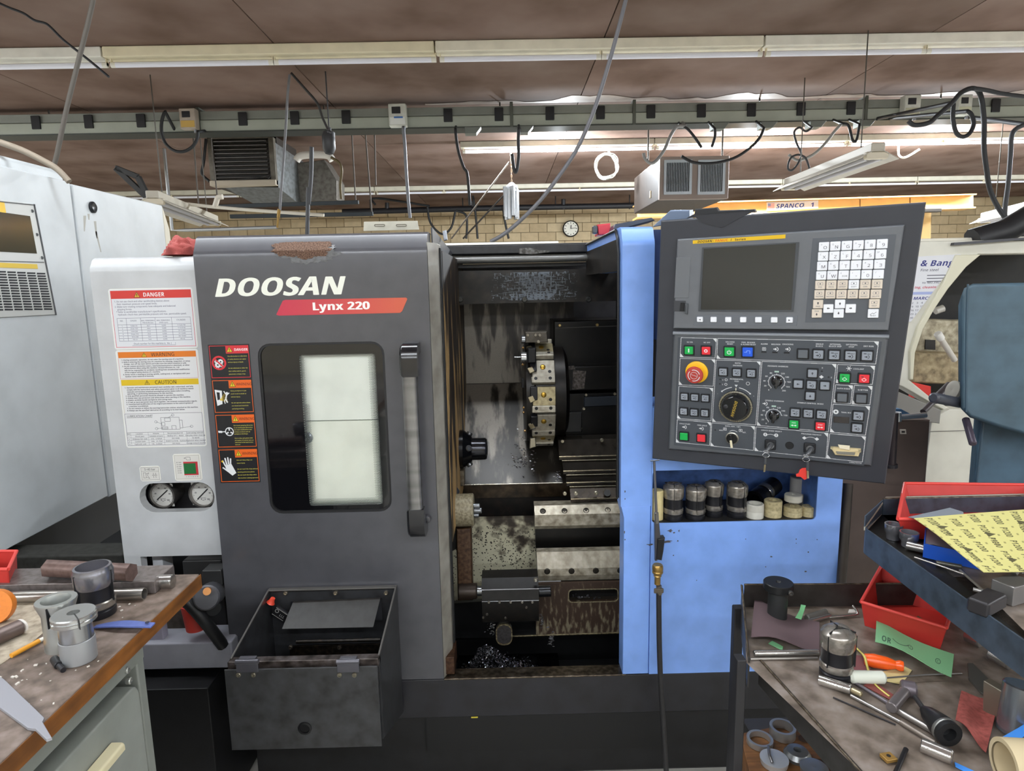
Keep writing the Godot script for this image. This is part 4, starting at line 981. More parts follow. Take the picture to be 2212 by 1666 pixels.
# solid letters between three corners: lower left, lower right, height; slant sk
func letters(s:String,c:Array,z:float,d:float,sk:float,bold:=true)->Mb:
	var tm:=TextMesh.new();var f:=SystemFont.new();f.font_names=PackedStringArray(["Droid Sans"]);f.font_weight=700 if bold else 400
	tm.font=f;tm.text=s;tm.font_size=64;tm.pixel_size=0.01;tm.depth=0.1;tm.curve_step=1.5
	var a:=tm.get_mesh_arrays();var v:PackedVector3Array=a[Mesh.ARRAY_VERTEX];var n:PackedVector3Array=a[Mesh.ARRAY_NORMAL]
	var lo:=Vector3(1e9,1e9,1e9);var hi:=-lo
	var cap:=0.0
	for p in v:lo=lo.min(p);hi=hi.max(p)
	var base:=lo.y;var ch:=hi.y-lo.y
	if s.find("y")>=0:base=lo.y+ch*0.235
	var h:float=c[2].y-c[0].y;var w:float=c[1].x-c[0].x
	var m:=Mb.new();var idx:PackedInt32Array=a[Mesh.ARRAY_INDEX]
	var sy:=h/(hi.y-base);var rise:float=(c[1].y-c[0].y)/w*0.0
	for i in range(0,idx.size(),3):
		var p:=[];var q:=[]
		for k in 3:
			var t:=v[idx[i+k]];var yy:=(t.y-base)*sy;p.append(Vector3(c[0].x+(t.x-lo.x)/(hi.x-lo.x)*w+yy*sk*1.9,c[0].y+yy,z+(d if t.z>0 else 0.0)));q.append(n[idx[i+k]])
		for o in ([Vector3(-0.0015,0,0),Vector3(0,0.0004,0.00002),Vector3(0.0015,0,0),Vector3(0,-0.0004,0.00001)] if sk>0.0 else [Vector3(-0.0006,0,0),Vector3(0.0006,0,0.00001)]):m.tri(p[0]+o,p[1]+o,p[2]+o,q[0],q[1],q[2])
	return m

# pixels of the plane z as points
func lathe_body():
	var white:=M("c3c5c7",0.36,0,{"tex":"grime","scale":1.2,"coat":0.15,"cr":0.3})
	var zw:=-1.762
	var o:=Node3D.new();o.name="white_cover";lathe.add_child(o)
	var x0:=at(206,690,zw).x;var x1:=-0.79;var yt:=at(320,553,zw).y;var yb:=at(320,577,zw).y;var y0:=at(390,1201,zw).y
	var gl:=at(302,1078,zw).x;var gr:=at(463,1072,zw).x;var gt:=at(385,1043,zw).y;var gb:=at(385,1106,zw).y
	var hole:=rrect((gl+gr)/2,(gt+gb)/2,gr-gl,gt-gb,(gt-gb)/2-0.001)
	var m:=Mb.new();m.holed(frame_points(x0,y0,x1,gt+0.03),hole,Z(zw-0.03),0.03)
	rolled_front(m,x0,x1,gt+0.03,yb,yt,zw,0.09,gt+0.03)
	part(o,"cover_sheet",m,white)
	m=Mb.new();span(m,Vector3(x0,at(283,1232,zw).y,zw-0.03),Vector3(at(303,1200,zw).x,y0,zw));part(o,"corner_leg",m,white)
	m=Mb.new();span(m,Vector3(at(304,1200,zw).x,at(283,1236,zw).y-0.1,zw-0.11),Vector3(at(328,1200,zw).x,y0+0.01,zw-0.05),0.004);part(o,"square_post",m,M("b9bbc0",0.4))
	m=Mb.new();span(m,Vector3(gl-0.03,gb-0.03,zw-0.13),Vector3(gr+0.02,gt+0.03,zw-0.115));part(o,"gauge_recess",m,M("1c1a1c",0.6))
	for s in [[gl-0.035,gb-0.035,gl-0.02,gt+0.03],[gl-0.03,gb-0.045,gr+0.02,gb-0.03],[gl-0.03,gt+0.03,gr+0.02,gt+0.045]]:
		m=Mb.new();span(m,Vector3(s[0],s[1],zw-0.12),Vector3(s[2],s[3],zw-0.03));part(o,"recess_wall",m,M("24222a",0.6))
	for q in [[350,1070,0.7],[437,1068,0.75]]:
		var c:=at(q[0],q[1],zw-0.06);var ax:=Transform3D(Basis.from_euler(Vector3(PI/2,-0.12,0)),c)
		m=Mb.new();m.lathe(ax,[Vector2(0,-0.06),Vector2(0.034,-0.06),Vector2(0.036,-0.02),Vector2(0.041,-0.018),Vector2(0.043,-0.004),Vector2(0.041,0.004),Vector2(0.036,0.004),Vector2(0.034,-0.003)],32)
		var gg:=part(o,"pressure_gauge",m,M("96928e",0.28,0.9))
		m=Mb.new();var fx:=Transform3D(Basis.from_euler(Vector3(0,-0.12,0)),c-Vector3(0,0,0.003))
		m.picture([fx*Vector3(-0.0345,-0.0345,0),fx*Vector3(0.0345,-0.0345,0),fx*Vector3(0.0345,0.0345,0),fx*Vector3(-0.0345,0.0345,0)]);part(gg,"dial",m,shown(dial_print(0),0.5))
		m=Mb.new();m.box(fx*Transform3D(Basis(Vector3(0,0,1),q[2]),Vector3(0,0,0.0015)),Vector3(0.047,0.003,0.001));part(gg,"needle",m,M("1a1a1c",0.5))
	# plates stuck to the cover
	for q in [["danger_plate",236,628,0,0,415,621,425,747,250,757],["caution_plate",252,762,0,0,425,752,446,961,275,967],["range_plate",303,1009,0,0,344,1008,346,1037,306,1039],["chart_plate",375,983,0,0,430,981,437,1035,380,1038]]:
		var xa:=at((q[1]+q[9])/2.0,(q[2]+q[10])/2.0,zw).x;var xb:=at((q[5]+q[7])/2.0,(q[6]+q[8])/2.0,zw).x
		var ya:=at((q[7]+q[9])/2.0,(q[8]+q[10])/2.0,zw).y;var yc:=at((q[1]+q[5])/2.0,(q[2]+q[6])/2.0,zw).y
		var z2:=zw+0.0009
		m=Mb.new();m.prism(rrect((xa+xb)/2,(ya+yc)/2,xb-xa+0.004,yc-ya+0.004,0.006,3),Z(zw),0.0006);var pl:=part(o,q[0],m,M("ecebe2",0.4))
		m=Mb.new();m.picture([Vector3(xa,ya,z2),Vector3(xb,ya,z2),Vector3(xb,yc,z2),Vector3(xa,yc,z2)]);part(pl,"print",m,shown([danger_plate,caution_plate,range_plate,chart_plate][["danger_plate","caution_plate","range_plate","chart_plate"].find(q[0])].call(),0.45))
	# enclosure behind door and cover
	var shell:=M("3d3c3e",0.5,0.1,{"tex":"grime2","scale":1.0})
	var e:=Node3D.new();e.name="enclosure";lathe.add_child(e)
	m=Mb.new();span(m,Vector3(-1.06,0.9,-2.95),Vector3(-0.24,1.60,-1.90),0.006);part(e,"headstock_housing",m,M("4a4844",0.5,0.1))
	m=Mb.new();span(m,Vector3(-0.72,0.30,-2.95),Vector3(-0.26,0.9,-1.84),0.006);part(e,"front_bulkhead",m,shell)
	m=Mb.new();span(m,Vector3(-1.06,0.0,-2.95),Vector3(-0.95,0.9,-2.5));span(m,Vector3(-1.06,0.25,-3.0),Vector3(0.93,1.60,-2.98));part(e,"rear_wall",m,shell)
	# bent plates and bits on the roof
	m=Mb.new();m.prism(flat([785,499,905,496,901,477,786,479],-1.85),Z(-1.853),0.003)
	var bk:=part(lathe,"slotted_bracket",m,M("d2cfc0",0.45,0,{"tex":"grime","scale":3}))
	for u in [820,867]:
		var a:=at(u,487,-1.85);m=Mb.new();m.holed(rrect(a.x,a.y,0.03,0.007,0.0034,4),rrect(a.x,a.y,0.026,0.0035,0.0016,4),Z(-1.851),0.003);part(bk,"slot",m,M("7a7568",0.5))
	m=Mb.new();m.prism(PackedVector2Array([Vector2(1.60,-1.78),Vector2(1.66,-1.78),Vector2(1.625,-2.45),Vector2(1.60,-2.45)]),Transform3D(Basis(Vector3(0,1,0),Vector3(0,0,1),Vector3(1,0,0)),Vector3(-0.196,0,0)),0.004);part(lathe,"gusset_plate",m,M("4b4d52",0.4,0.3))
	m=Mb.new();m.prism(flat([958,520,955,499,963,496,966,518],-2.0),Z(-2.02),0.012,0.003);part(lathe,"limit_tab",m,M("9ea3ac",0.35,0.5))
	# roof behind the opening
	m=Mb.new();span(m,Vector3(-0.95,1.60,-2.95),Vector3(0.40,at(1100,527,-2.5).y,-2.5),0.004);part(e,"roof_sheet",m,M("d9d6c8",0.45,0,{"tex":"grime","scale":1.4}))
	m=Mb.new();span(m,Vector3(-0.9,at(1100,527,-2.5).y,-2.9),Vector3(at(1207,515,-2.6).x,at(1100,527,-2.5).y+0.014,-2.6),0.003);part(e,"roof_lid",m,M("e2dfd2",0.45))
	var bar:=M("2c2d30",0.32,0.2,{"tex":"grime2","scale":2.5})
	m=Mb.new();span(m,at(962,552,-2.42)+Vector3(0,0,-0.08),at(1276,524,-2.42),0.006);part(e,"track_bar",m,bar)
	m=Mb.new();m.rod(at(966,563,-2.40),at(1275,557,-2.40),0.013,14);part(e,"guide_rod",m,M("6a6a68",0.3,0.6))
	m=Mb.new();span(m,at(966,580,-2.44)+Vector3(0,0,-0.06),at(1276,566,-2.44));part(e,"lower_track",m,M("141416",0.4))
	worn_strip(e,[1121,548,1122,537,1143,535,1165,541,1189,541,1186,545,1150,549],-2.4155,"7d8289")
	# blue column and body
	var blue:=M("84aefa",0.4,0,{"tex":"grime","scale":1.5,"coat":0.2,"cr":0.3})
	var cx0:=at(1343,800,ZF).x;var cx1:=at(1412,700,ZF).x;var cyt:=at(1380,487,ZF).y;var cyb:=at(1380,521,ZF).y
	var yn:=at(1342,1095,ZF).y;var cx2:=at(1346.5,1250,ZF).x;var y1:=at(1380,1457,ZF).y
	var bl:=Node3D.new();bl.name="blue_cover";lathe.add_child(bl)
	m=Mb.new();rolled_front(m,cx0,cx1,yn,cyb,cyt,ZF,0.045);span(m,Vector3(cx0,cyt-0.11,-2.45),Vector3(cx1,cyt,ZF-0.044));part(bl,"column",m,blue)
	m=Mb.new();m.prism(PackedVector2Array([Vector2(cx0,yn+0.001),Vector2(cx1,yn+0.001),Vector2(cx1,y1),Vector2(cx2,y1),Vector2(cx2,yn-0.035)]),Z(ZF-0.06),0.06,0.003);part(bl,"column_foot",m,blue)
	# body front with its open pocket
	var bx1:=at(1813,1160,ZF).x;var byt:=at(1600,985,ZF).y+0.14
	var pl0:=at(1408,1080,ZF).x;var pr0:=at(1765,1075,ZF).x;var pb:=at(1585,1127,ZF).y;var pt:=at(1560,1014,ZF).y
	m=Mb.new();m.holed(frame_points(cx1+0.0008,y1,bx1,byt),rrect((cx1+0.003+pr0)/2,(pb+pt)/2,pr0-cx1-0.003,pt-pb,0.012),Z(ZF-0.004),0.004);part(bl,"body_front",m,blue)
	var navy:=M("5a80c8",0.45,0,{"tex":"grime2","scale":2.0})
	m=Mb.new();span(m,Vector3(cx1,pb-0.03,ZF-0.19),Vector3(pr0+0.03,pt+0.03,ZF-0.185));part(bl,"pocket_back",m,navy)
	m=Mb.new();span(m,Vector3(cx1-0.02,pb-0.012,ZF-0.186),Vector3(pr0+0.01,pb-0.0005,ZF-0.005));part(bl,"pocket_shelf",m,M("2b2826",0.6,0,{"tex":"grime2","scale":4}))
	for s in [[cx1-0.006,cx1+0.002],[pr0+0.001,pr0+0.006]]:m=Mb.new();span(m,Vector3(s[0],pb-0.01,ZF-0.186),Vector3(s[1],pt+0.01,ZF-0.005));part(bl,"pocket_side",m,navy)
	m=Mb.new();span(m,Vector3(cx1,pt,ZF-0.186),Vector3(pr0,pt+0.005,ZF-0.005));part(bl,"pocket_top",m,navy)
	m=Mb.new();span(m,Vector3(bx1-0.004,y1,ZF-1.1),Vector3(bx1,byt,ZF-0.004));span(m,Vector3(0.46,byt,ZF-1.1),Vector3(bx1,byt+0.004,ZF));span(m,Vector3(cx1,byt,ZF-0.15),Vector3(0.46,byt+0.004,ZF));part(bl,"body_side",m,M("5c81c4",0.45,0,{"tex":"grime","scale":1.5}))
	# chips in the blue paint
	for q in [[1448,1147,7,4],[1456,1151,3,2],[1467,1147,2,3],[1437,1171,22,4],[1405,1177,10,2.4],[1464,1169,2,2],[1350,1062,1.5,3],[1350,1078,1.2,2],[1349,1150,1.6,4],[1350,1166,1.4,2],[1720,1165,1.6,1.6],[1746,1193,1.8,1.8],[1611,1165,1.4,1.4],[1455,1200,2,1.6],[1654,1225,1.5,1.5],[1765,1166,1.3,1.3],[1505,1254,1.3,1.3],[1610,1285,1.5,2.5],[1720,1174,1.2,1.2],[1666,1203,3,2],[1740,1235,3,2]]:
		var c:=at(q[0],q[1],ZF+0.0005);var pp:=PackedVector2Array()
		for k in 10:var a:=TAU*k/10;var r:=0.8+0.35*sin(k*2.3+q[0]);pp.append(Vector2(c.x+cos(a)*r*q[2]/812.0,c.y+sin(a)*r*q[3]/812.0))
		m=Mb.new();m.prism(pp,Z(ZF+0.0001),0.0003);part(bl,"paint_chip",m,M("4d4a4e",0.6))
	# dirty inside of the column and trim on its edge
	m=Mb.new();span(m,Vector3(cx0-0.004,cyt-0.115,-2.42),Vector3(cx0-0.0005,cyt-0.03,ZF-0.06));part(bl,"inner_liner",m,M("453f3a",0.45,0.1,{"tex":"oil","scale":1.4}))
	m=Mb.new();m.tube([Vector3(cx0-0.006,cyt-0.006,-2.4),Vector3(cx0-0.006,cyt-0.006,ZF-0.07),Vector3(cx0-0.006,cyt-0.03,ZF-0.04),Vector3(cx0-0.006,cyt-0.07,ZF-0.025),Vector3(cx0-0.006,yn+0.02,ZF-0.02)],0.004,8);part(bl,"edge_seal",m,M("1a1a1b",0.4))
	m=Mb.new();span(m,Vector3(cx1+0.001,cyt-0.3,ZF-0.08),Vector3(cx1+0.07,cyt-0.01,ZF-0.02));span(m,Vector3(0.462,cyt-0.3,-2.46),Vector3(cx1+0.53,cyt-0.03,ZF-0.2));part(bl,"upper_housing",m,M("2c3f6c",0.5))
	m=Mb.new();span(m,Vector3(0.45,0.3,-2.6),Vector3(0.458,cyt-0.05,ZF-0.2));part(bl,"inner_wall",m,M("191819",0.5,0.1))
	# red switch and navy block seen above
	m=Mb.new();m.prism(flat([1292,508,1320,507,1319,482,1291,485],-2.3),Z(-2.38),0.08,0.004);var rs:=part(lathe,"red_switch_box",m,M("c83540",0.45))
	m=Mb.new();m.box(T(at(1285,497,-2.3)),Vector3(0.018,0.028,0.03),0.004);part(rs,"cable_gland",m,M("4d5054",0.35,0.7))
	m=Mb.new();m.prism(flat([1324,500,1415,476,1408,470,1330,484],-2.2),Z(-2.3),0.1,0.003);part(lathe,"top_rail",m,M("3c4350",0.4,0.2))

func worn_strip(o:Node,px:Array,z:float,col:String,called:="scuff"):
	var m:=Mb.new();m.prism(flat(px,z),Z(z-0.0004),0.0006);part(o,called,m,M(col,0.5,0.2,{"tex":"smut","scale":9.0}))

func bolt(o:Node,c:Vector3,r:=0.008,col:="a9a79c",out:=Vector3(0,0,1)):
	var m:=Mb.new();m.lathe(along(c,c+out),[Vector2(r,-0.002),Vector2(r,r*0.7),Vector2(r*0.8,r*0.95),Vector2(r*0.5,r*0.95),Vector2(r*0.45,r*0.4),Vector2(0,r*0.4)],12);part(o,"bolt",m,M(col,0.3,0.8))
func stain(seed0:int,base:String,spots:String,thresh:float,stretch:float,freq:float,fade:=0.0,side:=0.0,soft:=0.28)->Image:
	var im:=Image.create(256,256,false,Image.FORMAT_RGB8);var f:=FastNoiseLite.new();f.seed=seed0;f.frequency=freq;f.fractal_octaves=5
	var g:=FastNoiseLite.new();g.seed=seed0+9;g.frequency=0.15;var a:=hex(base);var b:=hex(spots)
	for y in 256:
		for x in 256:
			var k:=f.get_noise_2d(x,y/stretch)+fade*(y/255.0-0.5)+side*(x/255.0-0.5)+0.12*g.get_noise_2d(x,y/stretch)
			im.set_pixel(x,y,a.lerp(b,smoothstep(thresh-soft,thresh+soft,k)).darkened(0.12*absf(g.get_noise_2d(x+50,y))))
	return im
# a flat polygon of photo pixels whose picture fills its bounding box
func printed_plate(o:Node,called:String,px:Array,z:float,d:float,mat:Material,bev:=0.0)->MeshInstance3D:
	var p:=flat(px,z);var m:=Mb.new();m.prism(p,Z(z-d),d,bev);fit_uv(m);return part(o,called,m,mat)
func fit_uv(m:Mb):
	var lo:=Vector3(1e9,1e9,1e9);var hi:=-lo
	for q in m.v:lo=lo.min(q);hi=hi.max(q)
	for i in m.v.size():m.t[i]=Vector2((m.v[i].x-lo.x)/(hi.x-lo.x),1.0-(m.v[i].y-lo.y)/(hi.y-lo.y))

func lathe_inside():
	var o:=Node3D.new();o.name="work_area";lathe.add_child(o);var m:Mb
	var soot:=M("322d29",0.4,0.15,{"tex":"oil","scale":1.2});var black:=M("1a191a",0.42,0.1,{"tex":"grime2","scale":3.0})
	# header panel
	printed_plate(o,"header_panel",[950,658,1350,650,1350,580,950,586],-2.44,0.01,M("4a4644",0.38,0.2,{"tex":"oil","scale":2.0}))
	for u in [995,1133,1271]:bolt(o,at(u,647,-2.438),0.011,"4a4a48")
	var smear:=shown(smear_print(),0.5);smear.transparency=BaseMaterial3D.TRANSPARENCY_ALPHA_SCISSOR;smear.alpha_scissor_threshold=0.5
	m=Mb.new();var sa:=at(1062,650,-2.4385);var sb:=at(1246,586,-2.4385);m.picture([Vector3(sa.x,sa.y,sa.z),Vector3(sb.x,sa.y,sa.z),Vector3(sb.x,sb.y,sa.z),Vector3(sa.x,sb.y,sa.z)]);part(o,"wiped_smear",m,smear)
	# left wall of the headstock side, rusty tan
	m=Mb.new();var x:=-0.172
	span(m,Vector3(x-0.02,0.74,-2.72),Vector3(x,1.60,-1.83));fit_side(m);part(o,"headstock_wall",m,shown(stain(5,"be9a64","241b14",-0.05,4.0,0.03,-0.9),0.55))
	m=Mb.new();span(m,at(967,660,-2.45)+Vector3(-0.03,0,-0.02),at(1003,652,-2.45));part(o,"black_flange",m,black)  # short black flange across the top of the wall
	# rear way cover: upright sheet, then the sloping steel one
	var zu:=-2.70;var yk:=at(1070,828,zu).y;var xl:=-0.1715;var xr:=at(1240,850,zu).x
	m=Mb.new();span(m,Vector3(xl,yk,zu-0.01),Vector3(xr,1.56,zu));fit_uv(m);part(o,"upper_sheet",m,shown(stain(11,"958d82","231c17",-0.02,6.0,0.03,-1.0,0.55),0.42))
	var zl:=-2.34;var yl:=at(1100,1046,zl).y
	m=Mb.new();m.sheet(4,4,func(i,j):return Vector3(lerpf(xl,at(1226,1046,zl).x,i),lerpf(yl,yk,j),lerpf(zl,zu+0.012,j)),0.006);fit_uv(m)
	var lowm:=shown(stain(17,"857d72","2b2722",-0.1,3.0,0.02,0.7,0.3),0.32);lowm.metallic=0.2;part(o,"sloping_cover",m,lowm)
	m=Mb.new();m.rod(Vector3(xl,yl+0.001,zl+0.001),Vector3(at(1215,1044,zl).x,yl+0.001,zl+0.001),0.0028,8);part(o,"cover_edge",m,M("d6cfc0",0.25,0.9))
	m=Mb.new();span(m,Vector3(xl,at(1100,1075,zl).y,zl-0.006),Vector3(at(1232,1046,zl).x,yl-0.001,zl));part(o,"cover_lip",m,M("4e4232",0.35,0.4,{"tex":"smut","scale":3}))
	m=Mb.new();span(m,Vector3(-0.3,at(1100,1135,zl).y,zl-0.04),Vector3(0.33,at(1100,1074,zl).y,zl-0.02));part(o,"bed_casting",m,M("3b2f2a",0.5,0.2,{"tex":"oil","scale":2.4}))
	# speckled cream casting below
	var sp:=speckle_texture()
	printed_plate(o,"cream_casting",[960,1300,1160,1296,1162,1118,960,1122],-2.24,0.02,sp)
	# chuck and nose along x
	var cz:=-2.24;var cy:=at(985,971,cz).y;var ca:=Vector3(-0.24,cy,cz)
	var ax:=along(ca,ca+Vector3(1,0,0));var d:=func(u:float)->float:return at(u,971,cz).x+0.24
	var hard:=M("16171b",0.2,0.55,{"coat":0.3})
	m=Mb.new();m.lathe(ax,[Vector2(0,0),Vector2(0.070,0),Vector2(0.070,d.call(1002.0)),Vector2(0.066,d.call(1005.0)),Vector2(0.046,d.call(1020.0)),Vector2(0,d.call(1020.0))],36);part(o,"chuck_body",m,hard)
	m=Mb.new();m.lathe(ax,[Vector2(0.040,d.call(1019.0)),Vector2(0.040,d.call(1048.0)),Vector2(0.036,d.call(1052.0)),Vector2(0.026,d.call(1053.0)),Vector2(0.022,d.call(1049.0)),Vector2(0,d.call(1049.0))],32);part(o,"chuck_nose",m,M("3a3b3f",0.18,0.85))
	for k in 4:var a:=0.3+k*PI/2;bolt(o,ca+Vector3(d.call(1013.0),sin(a)*0.052,cos(a)*0.052),0.011,"77787a",Vector3(0.6,sin(a),cos(a)).normalized())
	m=Mb.new();m.rod(Vector3(at(987,983,cz).x,cy-0.02,cz+0.066),Vector3(at(987,983,cz).x,cy-0.02,cz+0.071),0.009,14);part(o,"chuck_screw",m,M("0c0c0e",0.4))
	m=Mb.new();span(m,at(966,1052,-2.2)+Vector3(0,0,-0.05),at(1003,1016,-2.2),0.004);part(o,"cast_block",m,M("8e897e",0.5,0.2,{"tex":"smut","scale":5}))
	m=Mb.new();m.lathe(T(at(977,1062,-2.05),Vector3(20,0,40)),[Vector2(0,-0.02),Vector2(0.018,-0.016),Vector2(0.022,0.0),Vector2(0.014,0.03),Vector2(0,0.036)],14);part(o,"coolant_nozzle",m,M("6c7078",0.25,0.8))
	m=Mb.new();m.box(T(at(967,868,-2.1),Vector3(0,0,8)),Vector3(0.03,0.09,0.05),0.006);part(o,"wall_fitting",m,M("2a2a2c",0.4,0.3))
	# tool setter arm
	var st:=Node3D.new();st.name="tool_setter";lathe.add_child(st);var za:=-2.0
	var a0:=at(974,1103,za);var a1:=at(1024,1101,za)
	m=Mb.new();m.lathe(along(a0,a1),[Vector2(0,0),Vector2(0.05,0),Vector2(0.053,0.003),Vector2(0.053,a0.distance_to(a1)-0.003),Vector2(0.05,a0.distance_to(a1)),Vector2(0,a0.distance_to(a1))],28);part(st,"sensor_barrel",m,M("a8a28c",0.45,0.1,{"tex":"dull","scale":9}))
	for q in [[1026,1093,1037,1093,7],[1027,1103,1041,1103,8],[1026,1113,1035,1113,6]]:
		m=Mb.new();m.rod(at(q[0]-4,q[1],za+0.02),at(q[2],q[3],za+0.02),q[4]/690.0*0.85,12,0.002);part(st,"stylus_stud",m,M("7f8286",0.25,0.85))
	m=Mb.new();m.prism(flat([989,1298,1022,1297,1018,1140,985,1142],za),Z(za-0.045),0.05,0.006);part(st,"arm",m,M("6a5c50",0.4,0.15,{"tex":"rust","scale":3.6}))
	m=Mb.new();m.prism(flat([972,1200,988,1190,988,1145,973,1148],za-0.01),Z(za-0.06),0.03,0.004);part(st,"black_clamp",m,M("121213",0.4))
	m=Mb.new();m.rod(at(990,1278,za+0.01),at(1031,1277,za+0.01),0.026,18,0.004);part(st,"pivot",m,M("3a3029",0.4,0.4))
	m=Mb.new();m.rod(at(1030,1277,za+0.02),at(1044,1277,za+0.02),0.016,16,0.002);part(st,"pivot_ring",m,M("8d9093",0.25,0.85))
	# black drive box of the setter
	var bx:=Node3D.new();bx.name="setter_box";lathe.add_child(bx)
	m=Mb.new();var bz:=-1.93;var bl:=at(1041,1300,bz);var br:=at(1164,1297,bz);var yt:=at(1100,1257,bz).y;var y1:=at(1100,1273,bz).y;var y2:=at(1100,1297,bz).y;var y3:=at(1100,1342,bz).y
	m.prism(PackedVector2Array([Vector2(bz-0.09,y3),Vector2(bz-0.09,yt),Vector2(bz-0.03,yt),Vector2(bz,y1),Vector2(bz+0.004,y2+0.002),Vector2(bz+0.004,y3)]),Transform3D(Basis(Vector3(0,0,1),Vector3(0,1,0),Vector3(-1,0,0)),Vector3(br.x,0,0)),br.x-bl.x);part(bx,"case",m,M("201f20",0.28,0.3,{"tex":"grime2","scale":3}))
	m=Mb.new();m.prism(flat([1042,1342,1163,1340,1163,1298,1042,1300],bz+0.006),Z(bz+0.004),0.004);part(bx,"cover_plate",m,M("2c2826",0.35,0.3,{"tex":"oil","scale":5}))
	m=Mb.new();m.rod(Vector3(bl.x,y1-0.0,bz+0.002),Vector3(br.x,y1,bz+0.002),0.002,6);m.rod(Vector3(bl.x,y2,bz+0.006),Vector3(br.x,y2,bz+0.006),0.0016,6);part(bx,"edge_trim",m,M("8b8b8c",0.3,0.7))
	for u in [1056,1079,1103,1128,1150]:bolt(bx,at(u,1301,bz+0.008),0.004,"8e8a80")
	for q in [[1052,1327],[1044,1334],[1092,1335],[1137,1312]]:bolt(bx,at(q[0],q[1],bz+0.008),0.004,"6b655c")
	m=Mb.new();m.rod(at(1163,1278,bz-0.02),at(1190,1277,bz-0.02),0.018,16,0.002);part(bx,"shaft_end",m,M("2b2c2e",0.25,0.7))
	bolt(bx,at(1157,1254,bz),0.007,"b9b4a6",Vector3.UP)
	turret();slide_covers()

func fit_side(m:Mb):
	for i in m.v.size():m.t[i]=Vector2((m.v[i].z+2.8)/1.0,1.0-(m.v[i].y-0.7)/0.9)
func speckle_texture()->Material:
	var im:=Image.create(384,384,false,Image.FORMAT_RGBA8);im.fill(hex("c9c3a4"))
	var f:=FastNoiseLite.new();f.seed=3;f.frequency=0.012;f.fractal_octaves=4
	for y in 384:
		for x in 384:
			var k:=f.get_noise_2d(x,y)+(x/384.0-0.62)*0.9-(y/384.0-0.15)*1.5
			im.set_pixel(x,y,hex("d6d1b4").lerp(hex("3a322a"),smoothstep(-0.3,0.55,k)))
	var r:=RandomNumberGenerator.new();r.seed=9
	for i in 900:
		var c:=Vector2(r.randf()*384,384*(0.1+0.9*r.randf()));var s:=r.randf_range(0.8,3.4);var p:=PackedVector2Array()
		for k in 6:p.append(c+Vector2.from_angle(TAU*k/6+r.randf())*s*r.randf_range(0.5,1.5))
		poly(im,p,hex("2e2b26"))
	return shown(im,0.45)
func smear_print()->Image:
	var im:=canvas(320,112,Color(0.3,0.31,0.33,0));var f:=FastNoiseLite.new();f.seed=8;f.frequency=1.0;f.fractal_octaves=3
	for y in 112:
		for x in 320:
			var e:=exp(-pow((x-165.0)/105.0,2))*(1.0 if y<88 else 1.25);var k:=maxf(f.get_noise_2d(x*0.016,y*0.16),f.get_noise_2d(x*0.10+40,y*0.03))
			if k+0.5*e>0.52:im.set_pixel(x,y,hex("6a7179").lerp(hex("59606a"),clampf(f.get_noise_2d(x*0.05,y*0.05)*2.0,0,1)))
	return im

